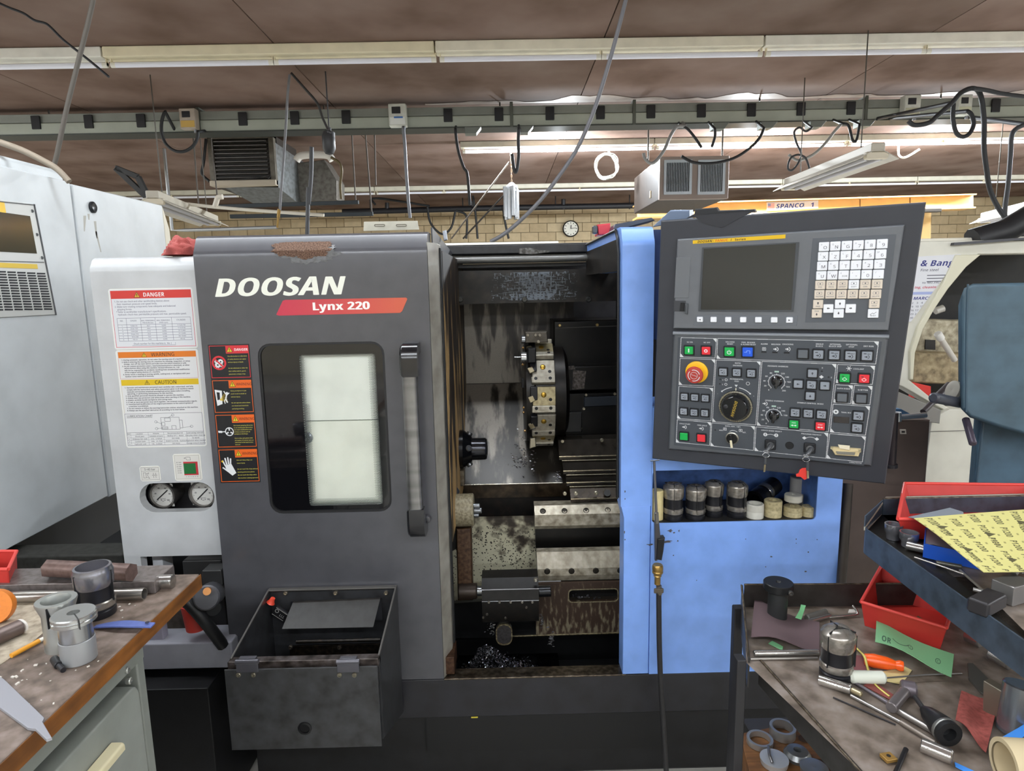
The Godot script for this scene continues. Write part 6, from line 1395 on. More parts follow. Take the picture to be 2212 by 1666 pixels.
func display(o:Node):
	var m:=Mb.new()
	# screen in its bezel
	m=Mb.new();var s:=[pc(430,348),pc(1140,306),pc(1104,820),pc(406,818)].map(func(p):return pl(p,0.012));var t:=[pc(418,338),pc(1166,296),pc(1122,832),pc(388,830)].map(func(p):return pl(p,0.012))
	m.holed(PackedVector2Array(t),PackedVector2Array(s),PX*T(Vector3(0,0,0.012)),0.002);part(o,"screen_bezel",m,M("44474b",0.4))
	m=Mb.new();m.prism(PackedVector2Array(s),PX*T(Vector3(0,0,0.0122)),0.0008);part(o,"screen",m,M("2b2c28",0.22,0,{"coat":0.5,"cr":0.18}))
	var y:=[pc(345,284),pc(1060,238),pc(1058,268),pc(345,310)].map(func(p):return pl(p,0.012));var im:=canvas(720,30,hex("f4c71c"))
	write(im,"DOOSAN",96,25,26,hex("2c2412"),1,true,0.2,1.1);write(im,"-",166,24,26,hex("2c2412"),1,true);write(im,"FANUC",234,25,26,hex("e0601c"),1,true,0.0,1.2);write(im,"i",308,25,26,hex("2c2412"),1,true,0.2);write(im,"Series",380,25,25,hex("2c2412"),1,true,0.0,1.15)
	m=Mb.new();m.prism(PackedVector2Array(y),PX*T(Vector3(0,0,0.0121)),0.0006);part(o,"name_strip",m,M("f4c71c",0.4))
	m=Mb.new();m.picture([PX*Vector3(y[3].x,y[3].y,0.0129),PX*Vector3(y[2].x,y[2].y,0.0129),PX*Vector3(y[1].x,y[1].y,0.0129),PX*Vector3(y[0].x,y[0].y,0.0129)]);part(o,"name_print",m,shown(im,0.4))
	# card door and latch
	m=Mb.new();m.prism(outline([pc(228,412),pc(337,410),pc(322,722),pc(212,722)]),PX*T(Vector3(0,0,0.012)),0.0015,0.0008);part(o,"card_door",m,M("696c70",0.42))
	m=Mb.new();m.prism(outline([pc(212,742),pc(300,744),pc(298,825),pc(208,825)]),PX*T(Vector3(0,0,0.012)),0.001);part(o,"latch_recess",m,M("3c3e42",0.5))
	m=Mb.new();m.prism(outline([pc(262,758),pc(290,758),pc(286,822),pc(256,822)]),PX*T(Vector3(0,0,0.0125)),0.003,0.0005);part(o,"slot",m,M("0f0f11",0.5))
	m=Mb.new();m.prism(outline([pc(296,762),pc(320,764),pc(316,846),pc(298,838),pc(300,780)]),PX*T(Vector3(0,0,0.0125)),0.005,0.001);part(o,"latch",m,M("4e5155",0.4))
	# key field
	m=Mb.new();m.prism(outline([pc(1272,266),pc(1912,233),pc(1826,906),pc(1214,908)]),PX*T(Vector3(0,0,0.0118)),0.0008,0.0004);part(o,"key_field",m,M("565a60",0.45))
	m=Mb.new();m.prism(outline([pc(375,852),pc(1160,858),pc(1148,935),pc(358,930)]),PX*T(Vector3(0,0,0.0118)),0.0006,0.0003);part(o,"soft_key_strip",m,M("666a70",0.45))
	var ink:=hex("3a3d44")
	for i in 7:
		var key:String="soft%d" % i if i in [0,6] else "w"
		if i in [0,6]:cell(key,hex("e9ebf0"),func(q):poly(ATL,PackedVector2Array([q+Vector2(54 if i==0 else 26,26),q+Vector2(54 if i==0 else 26,54),q+Vector2(24 if i==0 else 56,40)]),ink))
		cap(o,"soft_key",pl(pc([400,505,618,733,850,972,1090][i],893+i*0.7),0.014),0.0142,0.0128,0.012,0.0165,key,atlas)
	var rows:=[["PO","QN","RG","A7","B8","D9"],["CX","YZ","LF","[4","]5","SP6"],["IM","KS","JT",",1","#2","=3"],["HU","VW","EEOB","+-","*0","/."],["POS","PROG","OFFSET","SHIFT","CAN","INPUT"],["SYSTEM","MESSAGE","GRAPH","ALTER","INSERT","DELETE"]]
	var g:=[pl(pc(1317,297),0.014),pl(pc(1855,268),0.014),pl(pc(1795,735),0.014),pl(pc(1275,735),0.014)]
	for j in 6:
		for i in 6:
			var a:=(i+0.5)/6.0;var b:=(j+0.5)/6.0;var c:Vector2=g[0].lerp(g[1],a).lerp(g[3].lerp(g[2],a),b);var s2:String=rows[j][i]
			key_cap(o,s2,c,j>=4 and s2!="SHIFT",j>=4)
	for q in [["PAGE up",1310,774,1],["PAGE down",1300,846,1],["up",1479,773,0],["left",1389,809,0],["right",1561,808,0],["down",1468,846,0],["HELP",1743,770,1],["RESET",1734,846,0]]:key_cap(o,q[0],pl(pc(q[1],q[2]),0.014),q[3]==1,true)

func key_cap(o:Node,s:String,c:Vector2,tan:bool,word:bool):
	var ink:=hex("4a4e58");var dirs:={"up":Vector2(0,-1),"down":Vector2(0,1),"left":Vector2(-1,0),"right":Vector2(1,0)}
	cell("key"+s,hex("d6cabb") if tan else hex("e9ebf0"),func(q):
		var last:=s.get_slice(" ",s.get_slice_count(" ")-1)
		if dirs.has(last):
			arr(ATL,q+Vector2(40,36 if last==s else (30 if last=="up" else 48)),dirs[last],13,hex("2e3138"))
			if last!=s:write(ATL,"PAGE",q.x+40,q.y+(68 if last=="up" else 22),16,ink)
		elif word:
			if s=="RESET":path(ATL,[q+Vector2(14,52),q+Vector2(36,34),q+Vector2(44,44),q+Vector2(66,24)],4,hex("6a7078"))
			else:
				path(ATL,[q+Vector2(18,40),q+Vector2(18,16),q+Vector2(62,16),q+Vector2(62,40),q+Vector2(18,40)],2,ink);circ(ATL,q+Vector2(40,28),6,ink)
			write(ATL,s,q.x+40,q.y+66,18 if s.length()<7 else 15,ink)
		else:
			write(ATL,s.substr(0,2 if s.begins_with("SP") else 1),q.x+20,q.y+28,20,hex("7c808a"));var main:=s.substr(2 if s.begins_with("SP") else 1)
			write(ATL,main,q.x+50,q.y+(62 if main.length()==1 else 56),40 if main.length()==1 else 20,ink,1,false,0.0,1.15))
	cap(o,"key",c,0.0202,0.0192,0.012,0.017,"key"+s,atlas,-0.0+PX.basis.x.y)
func arr(im:Image,c:Vector2,d:Vector2,s:float,col:Color):
	var e:=d.orthogonal();poly(im,PackedVector2Array([c+d*s,c+e*s*0.8,c-e*s*0.8]),col);line(im,c+d*s*0.1,c-d*s*0.9,s*0.55,col)

func operator(o:Node):
	var m:=Mb.new();var zf:=0.0126
	var pg:=outline([pa(214,96),pb(1472,142),pb(1256,1622),pa(162,1428)])
	var lo:=Vector2(1e9,1e9);var hi:=-lo
	for p in pg:lo=lo.min(p);hi=hi.max(p)
	var S:=2900.0;var im:=canvas(int((hi.x-lo.x)*S),int((hi.y-lo.y)*S),hex("4b5057"));var wh:=hex("e6e8ea")
	var W:=func(p:Vector2)->Vector2:
		var q:=pl(p,zf);return Vector2(q.x-lo.x,hi.y-q.y)*S
	# outlined fields with two white corners
	for f in [[pa(237,112),pa(678,125),pa(658,365),pa(225,352)],[pa(690,122),pb(1430,157),pb(1395,425),pa(680,372)],[pa(225,370),pa(658,385),pa(635,715),pa(210,697)],[pa(210,715),pa(632,740),pa(607,1145),pa(190,1115)],[pa(672,390),pa(1222,410),pa(1163,1195),pa(625,1155)],[pa(1240,407),pb(922,427),pb(828,1238),pa(1180,1200)],[pa(190,1130),pa(605,1165),pa(590,1450),pa(175,1410)],[pa(617,1170),pa(1150,1215),pa(1135,1510),pa(603,1455)],[pa(1165,1220),pb(825,1255),pb(800,1555),pa(1150,1515)],[pb(940,430),pb(1385,450),pb(1355,670),pb(920,650)],[pb(915,673),pb(1120,685),pb(1095,900),pb(890,885)],[pb(1140,680),pb(1355,692),pb(1325,915),pb(1110,905)],[pb(885,905),pb(1325,935),pb(1272,1280),pb(850,1240)],[pb(845,1260),pb(1275,1295),pb(1235,1600),pb(808,1555)]]:
		var w:Array=f.map(func(p):return W.call(p))
		path(im,[w[0],w[1],w[2],w[3],w[0]],3.2,wh)
		poly(im,PackedVector2Array([w[1],w[1]-Vector2(26,0),w[1]+Vector2(-4,26)]),wh);poly(im,PackedVector2Array([w[3],w[3]+Vector2(26,0),w[3]-Vector2(-4,26)]),wh)
	var words:=[["NC ON",pa(345,176)],["NC OFF",pa(557,180)],["MACHINE",pa(845,174)],["READY",pa(845,200)],["EMG. RELEASE",pa(1070,181)],["& ALARM RESET",pa(1070,206)],["ALARM",pb(60,192)],["M02/M30",pb(198,197)],["CHUCKING",pb(342,197)],["SINGLE",pb(722,194)],["BLOCK",pb(718,220)],["OPTIONAL",pb(912,197)],["BLOCK SKIP",pb(910,222)],["OPTIONAL",pb(1108,202)],["STOP",pb(1105,227)],["DRY RUN",pb(1310,222)],["RAPID",pa(940,437)],["OVERRIDE",pa(937,467)],["INCREMENTAL",pa(925,636)],["FEED",pa(925,662)],["FEEDRATE OVERRIDE",pb(222,460)],["SPINDLE OVERRIDE",pb(182,876)],["SPINDLE CONTROL MODE",pb(610,905)],["COOLANT",pb(1190,494)],["AUTO DOOR",pb(1010,728)],["Q-SETTER",pb(1240,746)],["TOOL NO",pb(1040,1015)],["CHUCK MODE SELECT",pb(145,1234)],["PROGRAM PROTECT",pb(622,1276)],["CYCLE START",pa(283,1190)],["FEED HOLD",pa(497,1210)],["QUILL ADV. / RET.",pa(880,1222)],["ADV.",pa(735,1270)],["RET.",pa(1022,1297)],["X",pa(755,645)],["Z",pa(752,702)],["-",pa(690,815)],["+",pa(1138,846)],["X",pb(755,480)],["Z",pb(865,596)],["LX06210110",pb(1150,1616)]]
	for w in words:var q:Vector2=W.call(w[1]);write(im,w[0],q.x,q.y,13,wh,1,true,0.0,1.0)
	# dials: centre, radius, from, to, numbers
	for d in [[pb(207,642),105,128,412,["0","20","40","60","80","","120","140","160","180","200"]],[pb(172,1050),102,128,350,["0","20","40","60","80","","120","140","150"]]]:
		var c:Vector2=W.call(d[0]);var rr:float=d[1]/5.552*0.00093*S*1.0
		arc(im,c,rr,deg_to_rad(d[2]),deg_to_rad(d[3]),4,wh)
		var k:int=d[4].size()
		for i in k:var a:=deg_to_rad(lerpf(d[2],d[3],i/(k-1.0)));var e:=Vector2.from_angle(a);line(im,c+e*rr,c+e*(rr+8),3,wh);write(im,d[4][i],c.x+e.x*(rr+26),c.y+e.y*(rr+20)+6,15,wh,1,true)
		fill(im,c.x-14,c.y-rr-26,28,11,hex("b9d4c8"))
	var hw:Vector2=W.call(pa(908,965))
	arc(im,hw,138,deg_to_rad(-128),deg_to_rad(-100),5,wh);arc(im,hw,138,deg_to_rad(-80),deg_to_rad(-48),5,wh)
	for a in [-130.0,-46.0]:var e:=Vector2.from_angle(deg_to_rad(a));arr(im,hw+e*138,e.orthogonal()*(1 if a>-90 else -1)*-1.0,10,wh)
	poly(im,PackedVector2Array([W.call(pa(900,698)),W.call(pa(940,698)),W.call(pa(920,728))]),wh)
	for q in [pa(795,635),pa(792,692),pa(1065,682)]:circ(im,W.call(q),8 if q.x<1600 else 11,wh,3)
	for q in [pa(722,630),pa(718,686),pa(660,1258),pb(750,512),pb(830,583)]:circ(im,W.call(q),6,hex("24262a"))
	# small pictograms
	for q in [[pb(57,243),0],[pb(190,247),1],[pb(333,247),1],[pa(270,1222),1],[pa(480,1240),1],[pa(780,1245),0],[pa(975,1262),0],[pb(72,1270),2],[pb(203,1280),2],[pb(540,1312),3],[pb(690,1325),3],[pb(745,580),3],[pb(1075,478),4],[pb(918,998),5],[pb(60,900),1]]:
		var c:Vector2=W.call(q[0])
		if q[1]==0:path(im,[c+Vector2(-10,-8),c+Vector2(10,-8),c+Vector2(10,10),c+Vector2(-10,10),c+Vector2(-10,-8)],3,wh);fill(im,c.x-3,c.y-4,6,10,wh)
		elif q[1]==1:arr(im,c,Vector2(1,0),12,wh);arc(im,c+Vector2(6,0),13,-1.4,1.4,4,wh)
		elif q[1]==2:circ(im,c,13,wh);fill(im,c.x-2,c.y-8,4,16,hex("4b5057"))
		elif q[1]==3:poly(im,PackedVector2Array([c+Vector2(-14,0),c+Vector2(0,-12),c+Vector2(14,0),c+Vector2(0,12)]),wh)
		elif q[1]==4:for a in 6:line(im,c,c+Vector2.from_angle(a*PI/3)*16,4,wh)
		else:circ(im,c,16,wh);circ(im,c,6,hex("4b5057"))
	for q in [[pb(135,1345),78],[pb(615,1385),82],[pa(885,1330),66]]:var c:Vector2=W.call(q[0]);arc(im,c,q[1]*0.6,-2.3,-0.84,3,wh)
	m.prism(pg,PX*T(Vector3(0,0,0.0119)),0.0007)
	for i in m.t.size():var v:=PX.affine_inverse()*m.v[i];m.t[i]=Vector2((v.x-lo.x)/(hi.x-lo.x),(hi.y-v.y)/(hi.y-lo.y))
	part(o,"operator_face",m,shown(im,0.5))
	# push buttons: place, colour cell, size, icon
	var bk:=M("15161a",0.4);var dk:=hex("24262c")
	var kinds:={"I":"green","O":"red","ready":"green","emg":"blue","cool_on":"green","cool_off":"red","fwd":"green","stop":"red","start":"green","hold":"red"}
	var list:=[["I",pa(338,268),0.0195],["O",pa(550,272),0.0195],["ready",pa(838,284),0.021],["emg",pa(1065,288),0.022],["start",pa(275,1335),0.019],["hold",pa(490,1355),0.019],["cool_on",pb(1025,590),0.019],["cool_off",pb(1258,598),0.019],["fwd",pb(417,1143),0.0185],["stop",pb(733,1167),0.0185],["blank",pb(525,302),0.020],["block",pb(710,308),0.020],["skip",pb(900,315),0.020],["halt",pb(1095,320),0.020],["dry",pb(1292,325),0.020],["up",pb(640,535),0.0185],["left",pb(468,662),0.0185],["rapid",pb(628,672),0.0185],["right",pb(788,682),0.0185],["down",pb(613,805),0.0185],["cw",pb(432,1005),0.0185],["ccw",pb(588,1015),0.0185],["jog",pb(748,1028),0.0185],["blank",pb(993,825),0.0195],["blank",pb(1222,838),0.0195],["index",pb(1188,1045),0.0190],["index_back",pb(1172,1188),0.0190],["x1",pa(760,535),0.0175],["x10",pa(930,543),0.0175],["x100",pa(1108,553),0.0175],["edit",pa(280,843),0.0165],["auto",pa(408,852),0.0165],["mdi",pa(540,862),0.0165],["handle",pa(272,1025),0.0165],["jogm",pa(400,1038),0.0165],["zero",pa(533,1045),0.0165]]
	for b in list:
		var s:String=b[0];var base:String=kinds.get(s,"d" if s=="blank" else "g");var col:=ATL.get_pixel(int(cells[base].x)+40,int(cells[base].y)+40)
		cell("btn"+s,col,func(q):
			if base in ["green","red","blue"]:
				if s=="I":fill(ATL,q.x+34,q.y+18,12,42,wh)
				elif s=="O":circ(ATL,q+Vector2(40,40),14,wh,9)
				elif s=="ready":arc(ATL,q+Vector2(40,44),17,-1.0,4.1,6,wh);fill(ATL,q.x+37,q.y+20,6,24,wh)
				elif s=="emg":path(ATL,[q+Vector2(12,40),q+Vector2(34,40),q+Vector2(34,26),q+Vector2(60,26),q+Vector2(60,54)],4,hex("9ab8f4"))
				elif s in ["cool_on","cool_off"]:path(ATL,[q+Vector2(40,30),q+Vector2(60,48),q+Vector2(40,66),q+Vector2(20,48),q+Vector2(40,30)],4,wh);fill(ATL,q.x+14,q.y+14,22,8,dk)
				elif s in ["fwd","stop"]:arr(ATL,q+Vector2(26,50),Vector2(1,0),14,wh);arr(ATL,q+Vector2(54,50),Vector2(1,0),14,wh);write(ATL,s.to_upper(),q.x+40,q.y+26,18,wh,1,true)
			elif s in ["up","down","left","right"]:arr(ATL,q+Vector2(40,38),{"up":Vector2(0,-1),"down":Vector2(0,1),"left":Vector2(-1,0),"right":Vector2(1,0)}[s],16,dk)
			elif s!="blank":
				fill(ATL,q.x+12,q.y+12,24,8,dk)
				if s=="zero":circ(ATL,q+Vector2(40,46),17,dk,5);arr(ATL,q+Vector2(38,46),Vector2(1,0),9,dk)
				else:arr(ATL,q+Vector2(34,48),Vector2(1,0),14,dk);arc(ATL,q+Vector2(44,48),16,-1.4,1.4,5,dk)
				if s.length()<5:write(ATL,s.to_upper(),q.x+56,q.y+24,15,dk,1,true))
		var big:float=b[2]*(1.04 if base in ["green","red","blue"] else 1.0)
		m=Mb.new();var c:=pl(b[1],0.014);m.box(PT(c,0.0145),Vector3(big+0.005,big+0.0045,0.005),0.001)
		var bz:=part(o,"push_button",m,bk);cap(bz,"button_cap",c,big,big-0.001,0.0145,0.0195,"btn"+s,atlas)
	# emergency stop
	var ec:=pl(pa(430,542),0.014);m=Mb.new();m.lathe(PN(ec,0.0125),[Vector2(0.0275,0),Vector2(0.027,0.003),Vector2(0.024,0.0045),Vector2(0,0.0045)],32);var es:=part(o,"emergency_stop",m,M("f0b90c",0.4))
	m=Mb.new();m.lathe(PN(ec+Vector2(0.0,-0.001),0.017),[Vector2(0.014,0),Vector2(0.0145,0.012),Vector2(0.0195,0.016),Vector2(0.021,0.021),Vector2(0.0195,0.025),Vector2(0.013,0.0265),Vector2(0,0.027)],32);var mh:=part(es,"mushroom_head",m,M("b83c33",0.45,0,{"tex":"grime","scale":20.0}))
	var ei:=canvas(128,128,Color(0.9,0.9,0.9,0));circ(ei,Vector2(64,64),28,wh,3);line(ei,Vector2(42,56),Vector2(86,70),3,wh)
	for a in 3:arc(ei,Vector2(64,64),46,a*2.094+0.2,a*2.094+1.7,6,wh);arr(ei,Vector2(64,64)+Vector2.from_angle(a*2.094+1.75)*46,Vector2.from_angle(a*2.094+1.75).orthogonal()*-1.0,6,wh)
	var em:=shown(ei,0.5);em.transparency=BaseMaterial3D.TRANSPARENCY_ALPHA_SCISSOR;em.alpha_scissor_threshold=0.5
	m=Mb.new();var ex:=PT(ec+Vector2(0,-0.001),0.0443);m.picture([ex*Vector3(-0.019,-0.019,0),ex*Vector3(0.019,-0.019,0),ex*Vector3(0.019,0.019,0),ex*Vector3(-0.019,0.019,0)]);part(es,"arrow_print",m,em)
	# handwheel
	var hc:=pl(pa(912,968),0.02);var gl:=M("131314",0.16,0,{"coat":0.5})
	m=Mb.new();m.lathe(PN(hc,0.0125),[Vector2(0.0385,0),Vector2(0.0385,0.008),Vector2(0.036,0.0095),Vector2(0,0.0095)],44);var hwm:=part(o,"handwheel",m,gl)
	m=Mb.new()
	for k in 100:var a:=TAU*k/100;m.box(PT(hc+Vector2(cos(a),sin(a))*0.0366,0.0216,a),Vector3(0.0032 if k % 10 else 0.0046,0.0006,0.0012))
	tag(part(hwm,"tick_marks",m,M("d3c9a4",0.5)),"","","","stuff")
	m=Mb.new();m.lathe(PN(hc,0.021),[Vector2(0.034,0),Vector2(0.0335,0.004),Vector2(0.029,0.016),Vector2(0.0275,0.0175),Vector2(0,0.0175)],40);part(hwm,"wheel_hub",m,gl)
	m=Mb.new();m.lathe(PN(hc+Vector2(-0.019,0.004),0.0385),[Vector2(0.0055,0),Vector2(0.0052,0.002),Vector2(0.003,0.003),Vector2(0,0.003)],16);part(hwm,"finger_dimple",m,M("2b2b2e",0.25))
	var hi2:=canvas(256,64,hex("131314"));write(hi2,"DOOSAN",128,50,52,hex("c8a83c"),1,true,0.15,1.05)
	m=Mb.new();var hx:=PT(hc,0.0387,-1.82);m.picture([hx*Vector3(-0.023,-0.0055,0),hx*Vector3(0.023,-0.0055,0),hx*Vector3(0.023,0.0055,0),hx*Vector3(-0.023,0.0055,0)]);part(hwm,"gold_lettering",m,shown(hi2,0.3))
	m=Mb.new();m.box(PT(pl(pa(918,752),0.02),0.021),Vector3(0.002,0.006,0.003),0.0005);part(hwm,"index_mark",m,M("e8e4cc",0.5))
	# rotary knobs
	for q in [[pa(1422,655),"feed_knob",0.0125],[pa(1385,1085),"spindle_knob",0.0118]]:
		var c:=pl(q[0],0.02);m=Mb.new();m.lathe(PN(c,0.0125),[Vector2(q[2],0),Vector2(q[2],0.006),Vector2(q[2]*0.7,0.010),Vector2(q[2]*0.62,0.022),Vector2(0,0.023)],28);var kb:=part(o,q[1],m,gl)
		m=Mb.new();m.box(PT(c+Vector2(0,-0.002),0.029),Vector3(0.0065,0.027,0.013),0.003);part(kb,"grip",m,gl)
	var qc:=pl(pa(868,1365),0.016);m=Mb.new();m.lathe(PN(qc,0.0125),[Vector2(0.0155,0),Vector2(0.0155,0.003),Vector2(0.0135,0.004),Vector2(0.0125,0.003)],30);var qs:=part(o,"quill_switch",m,M("aaa69a",0.3,0.8))
	m=Mb.new();m.lathe(PN(qc,0.0125),[Vector2(0.0125,0),Vector2(0.0125,0.008),Vector2(0,0.008)],26);part(qs,"black_body",m,gl)
	m=Mb.new();m.box(PT(qc,0.026,0.14),Vector3(0.006,0.030,0.012),0.002);part(qs,"lever",m,gl)
	m=Mb.new();m.box(PT(qc+Vector2(0.0012,-0.0085),0.0325,0.14),Vector3(0.0055,0.019,0.002),0.0008);part(qs,"cream_pointer",m,M("dcd2b2",0.45))
	# key switches, hole plug, small window, port
	for q in [pb(133,1395),pb(605,1435)]:
		var c:=pl(q,0.014);m=Mb.new();m.box(PT(c+Vector2(0,0.001),0.015),Vector3(0.025,0.0245,0.006),0.002);var ks:=part(o,"key_switch",m,M("1e1f23",0.4))
		m=Mb.new();m.lathe(PN(c+Vector2(0.001,0),0.018),[Vector2(0.0085,0),Vector2(0.008,0.004),Vector2(0.005,0.0045),Vector2(0,0.0045)],22);part(ks,"lock_ring",m,M("8b8d90",0.3,0.8))
	m=Mb.new();m.lathe(PN(pl(pb(362,1405),0.014),0.0125),[Vector2(0.0095,0),Vector2(0.009,0.0012),Vector2(0,0.0012)],24);part(o,"hole_plug",m,M("121316",0.5))
	m=Mb.new();m.box(PT(pl(pb(985,1095),0.013),0.0132),Vector3(0.0315,0.0145,0.0016),0.0005);part(o,"tool_display",m,M("241c1a",0.2,0,{"coat":0.4}))
	for q in [pb(57,280),pb(188,284),pb(330,288)]:m=Mb.new();m.box(PT(pl(q,0.013),0.0135),Vector3(0.0115,0.0035,0.002),0.0008);part(o,"indicator_lamp",m,M("1d1e22",0.35))
	m=Mb.new();m.prism(outline([pb(860,1390),pb(1220,1415),pb(1190,1498),pb(915,1480)]),PX*T(Vector3(0,0,0.0125)),0.010,0.002);var sp:=part(o,"serial_port",m,M("dcc99a",0.45))
	m=Mb.new();m.prism(outline([pb(925,1430),pb(1155,1442),pb(1145,1475),pb(940,1462)]),PX*T(Vector3(0,0,0.0222)),0.003,0.0006);part(sp,"metal_shell",m,M("9a988e",0.35,0.7))
	m=Mb.new();m.prism(outline([pb(950,1352),pb(1090,1365),pb(1088,1415),pb(968,1395)]),PX*T(Vector3(0,0,0.0222)),0.004,0.001);part(sp,"flap",m,M("e6dcc0",0.5))
	for q in [pb(872,1425),pb(1205,1463)]:m=Mb.new();m.lathe(PN(pl(q,0.02),0.0222),[Vector2(0.003,0),Vector2(0.003,0.004),Vector2(0,0.004)],10);part(sp,"jack_screw",m,M("c7bd98",0.3,0.8))

func hung_keys():
	var E:=func(x:float,y:float,z:float)->Vector3:return PX*(func():var q:=pl(Vector2(1380+x/4.608,960+y/4.608),z);return Vector3(q.x,q.y,z)).call()
	for k in 2:
		var dx:=0.0 if k==0 else 400.0;var dy:=0.0 if k==0 else 38.0
		var o:=thing("key_bunch",["key in the left lock of the panel with one steel key hanging from its ring","keys in the right lock of the panel with a red key hanging from the ring"][k],"keys")
		var m:=Mb.new();m.tube([E.call(1318+dx,0+dy,0.024),E.call(1300+dx,30+dy,0.036),E.call(1276+dx,62+dy,0.040)],0.0062,10,0.5);part(o,"key_head",m,M("55575a",0.35,0.4))
		for j in 2:
			m=Mb.new();var c:Vector3=E.call(1265+dx,(74 if j==0 else 108)+dy*1.1,0.040);var p:=[]
			for i in 17:var a:=TAU*i/16;p.append(c+(PX.basis.x*cos(a)*0.0075+PX.basis.z*sin(a)*0.004+PX.basis.y*sin(a)*0.004*(1 if j==0 else -1)))
			m.tube(p,0.0008,6);part(o,"split_ring",m,M("b9bbbd",0.25,0.9))
		m=Mb.new();m.box(along(E.call(1262+dx*1.045,120+dy*1.6,0.036),E.call(1258+dx*1.05,212+dy*1.6,0.036)).translated_local(Vector3(0,0.009,0)),Vector3(0.0062,0.021,0.0035),0.001);part(o,"key_bow",m,M("6c6f73",0.3,0.7))
		m=Mb.new();m.box(along(E.call(1256+dx*1.06,205+dy*1.6,0.036),E.call(1246+dx*1.1,295+dy*1.6,0.036)).translated_local(Vector3(0,0.009,0)),Vector3(0.0044,0.019,0.002),0.0006);part(o,"key_blade",m,M("c9bc98",0.3,0.85))
		if k==1:
			m=Mb.new();m.prism(PackedVector2Array([E.call(1625,240,0.034),E.call(1668,238,0.034),E.call(1672,345,0.034),E.call(1648,356,0.034),E.call(1610,325,0.034),E.call(1566,322,0.034),E.call(1564,298,0.034),E.call(1588,290,0.034),E.call(1600,255,0.034)].map(func(v):var q:Vector3=PX.affine_inverse()*v;return Vector2(q.x,q.y))),PX*T(Vector3(0,0,0.031)),0.004,0.001);part(o,"red_key",m,M("e23c32",0.45))

# ================================================================ left of the lathe
func flatx(px:Array,X:float)->PackedVector2Array:
	var o:=PackedVector2Array()
	for i in range(0,px.size(),2):var p:=atx(px[i],px[i+1],X);o.append(Vector2(-p.z,p.y))
	return o
func XF(X:float)->Transform3D:return Transform3D(Basis(Vector3(0,0,-1),Vector3(0,1,0),Vector3(1,0,0)),Vector3(X,0,0))
func rect2(x0:float,y0:float,x1:float,y1:float)->PackedVector2Array:return PackedVector2Array([Vector2(x0,y0),Vector2(x1,y0),Vector2(x1,y1),Vector2(x0,y1)])
# a lying rod between two pixels whose underside rests at height y
func lying(called:String,q:Array,y:float,r:float,mat:Material,label:String,cat:String,ch:=0.0,seg:=14)->MeshInstance3D:
	var a:=aty(q[0],q[1],y+r);var b:=aty(q[2],q[3],y+r);var m:=Mb.new();m.rod(a,b,r,seg,ch);return solo(called,m,mat,label,cat)

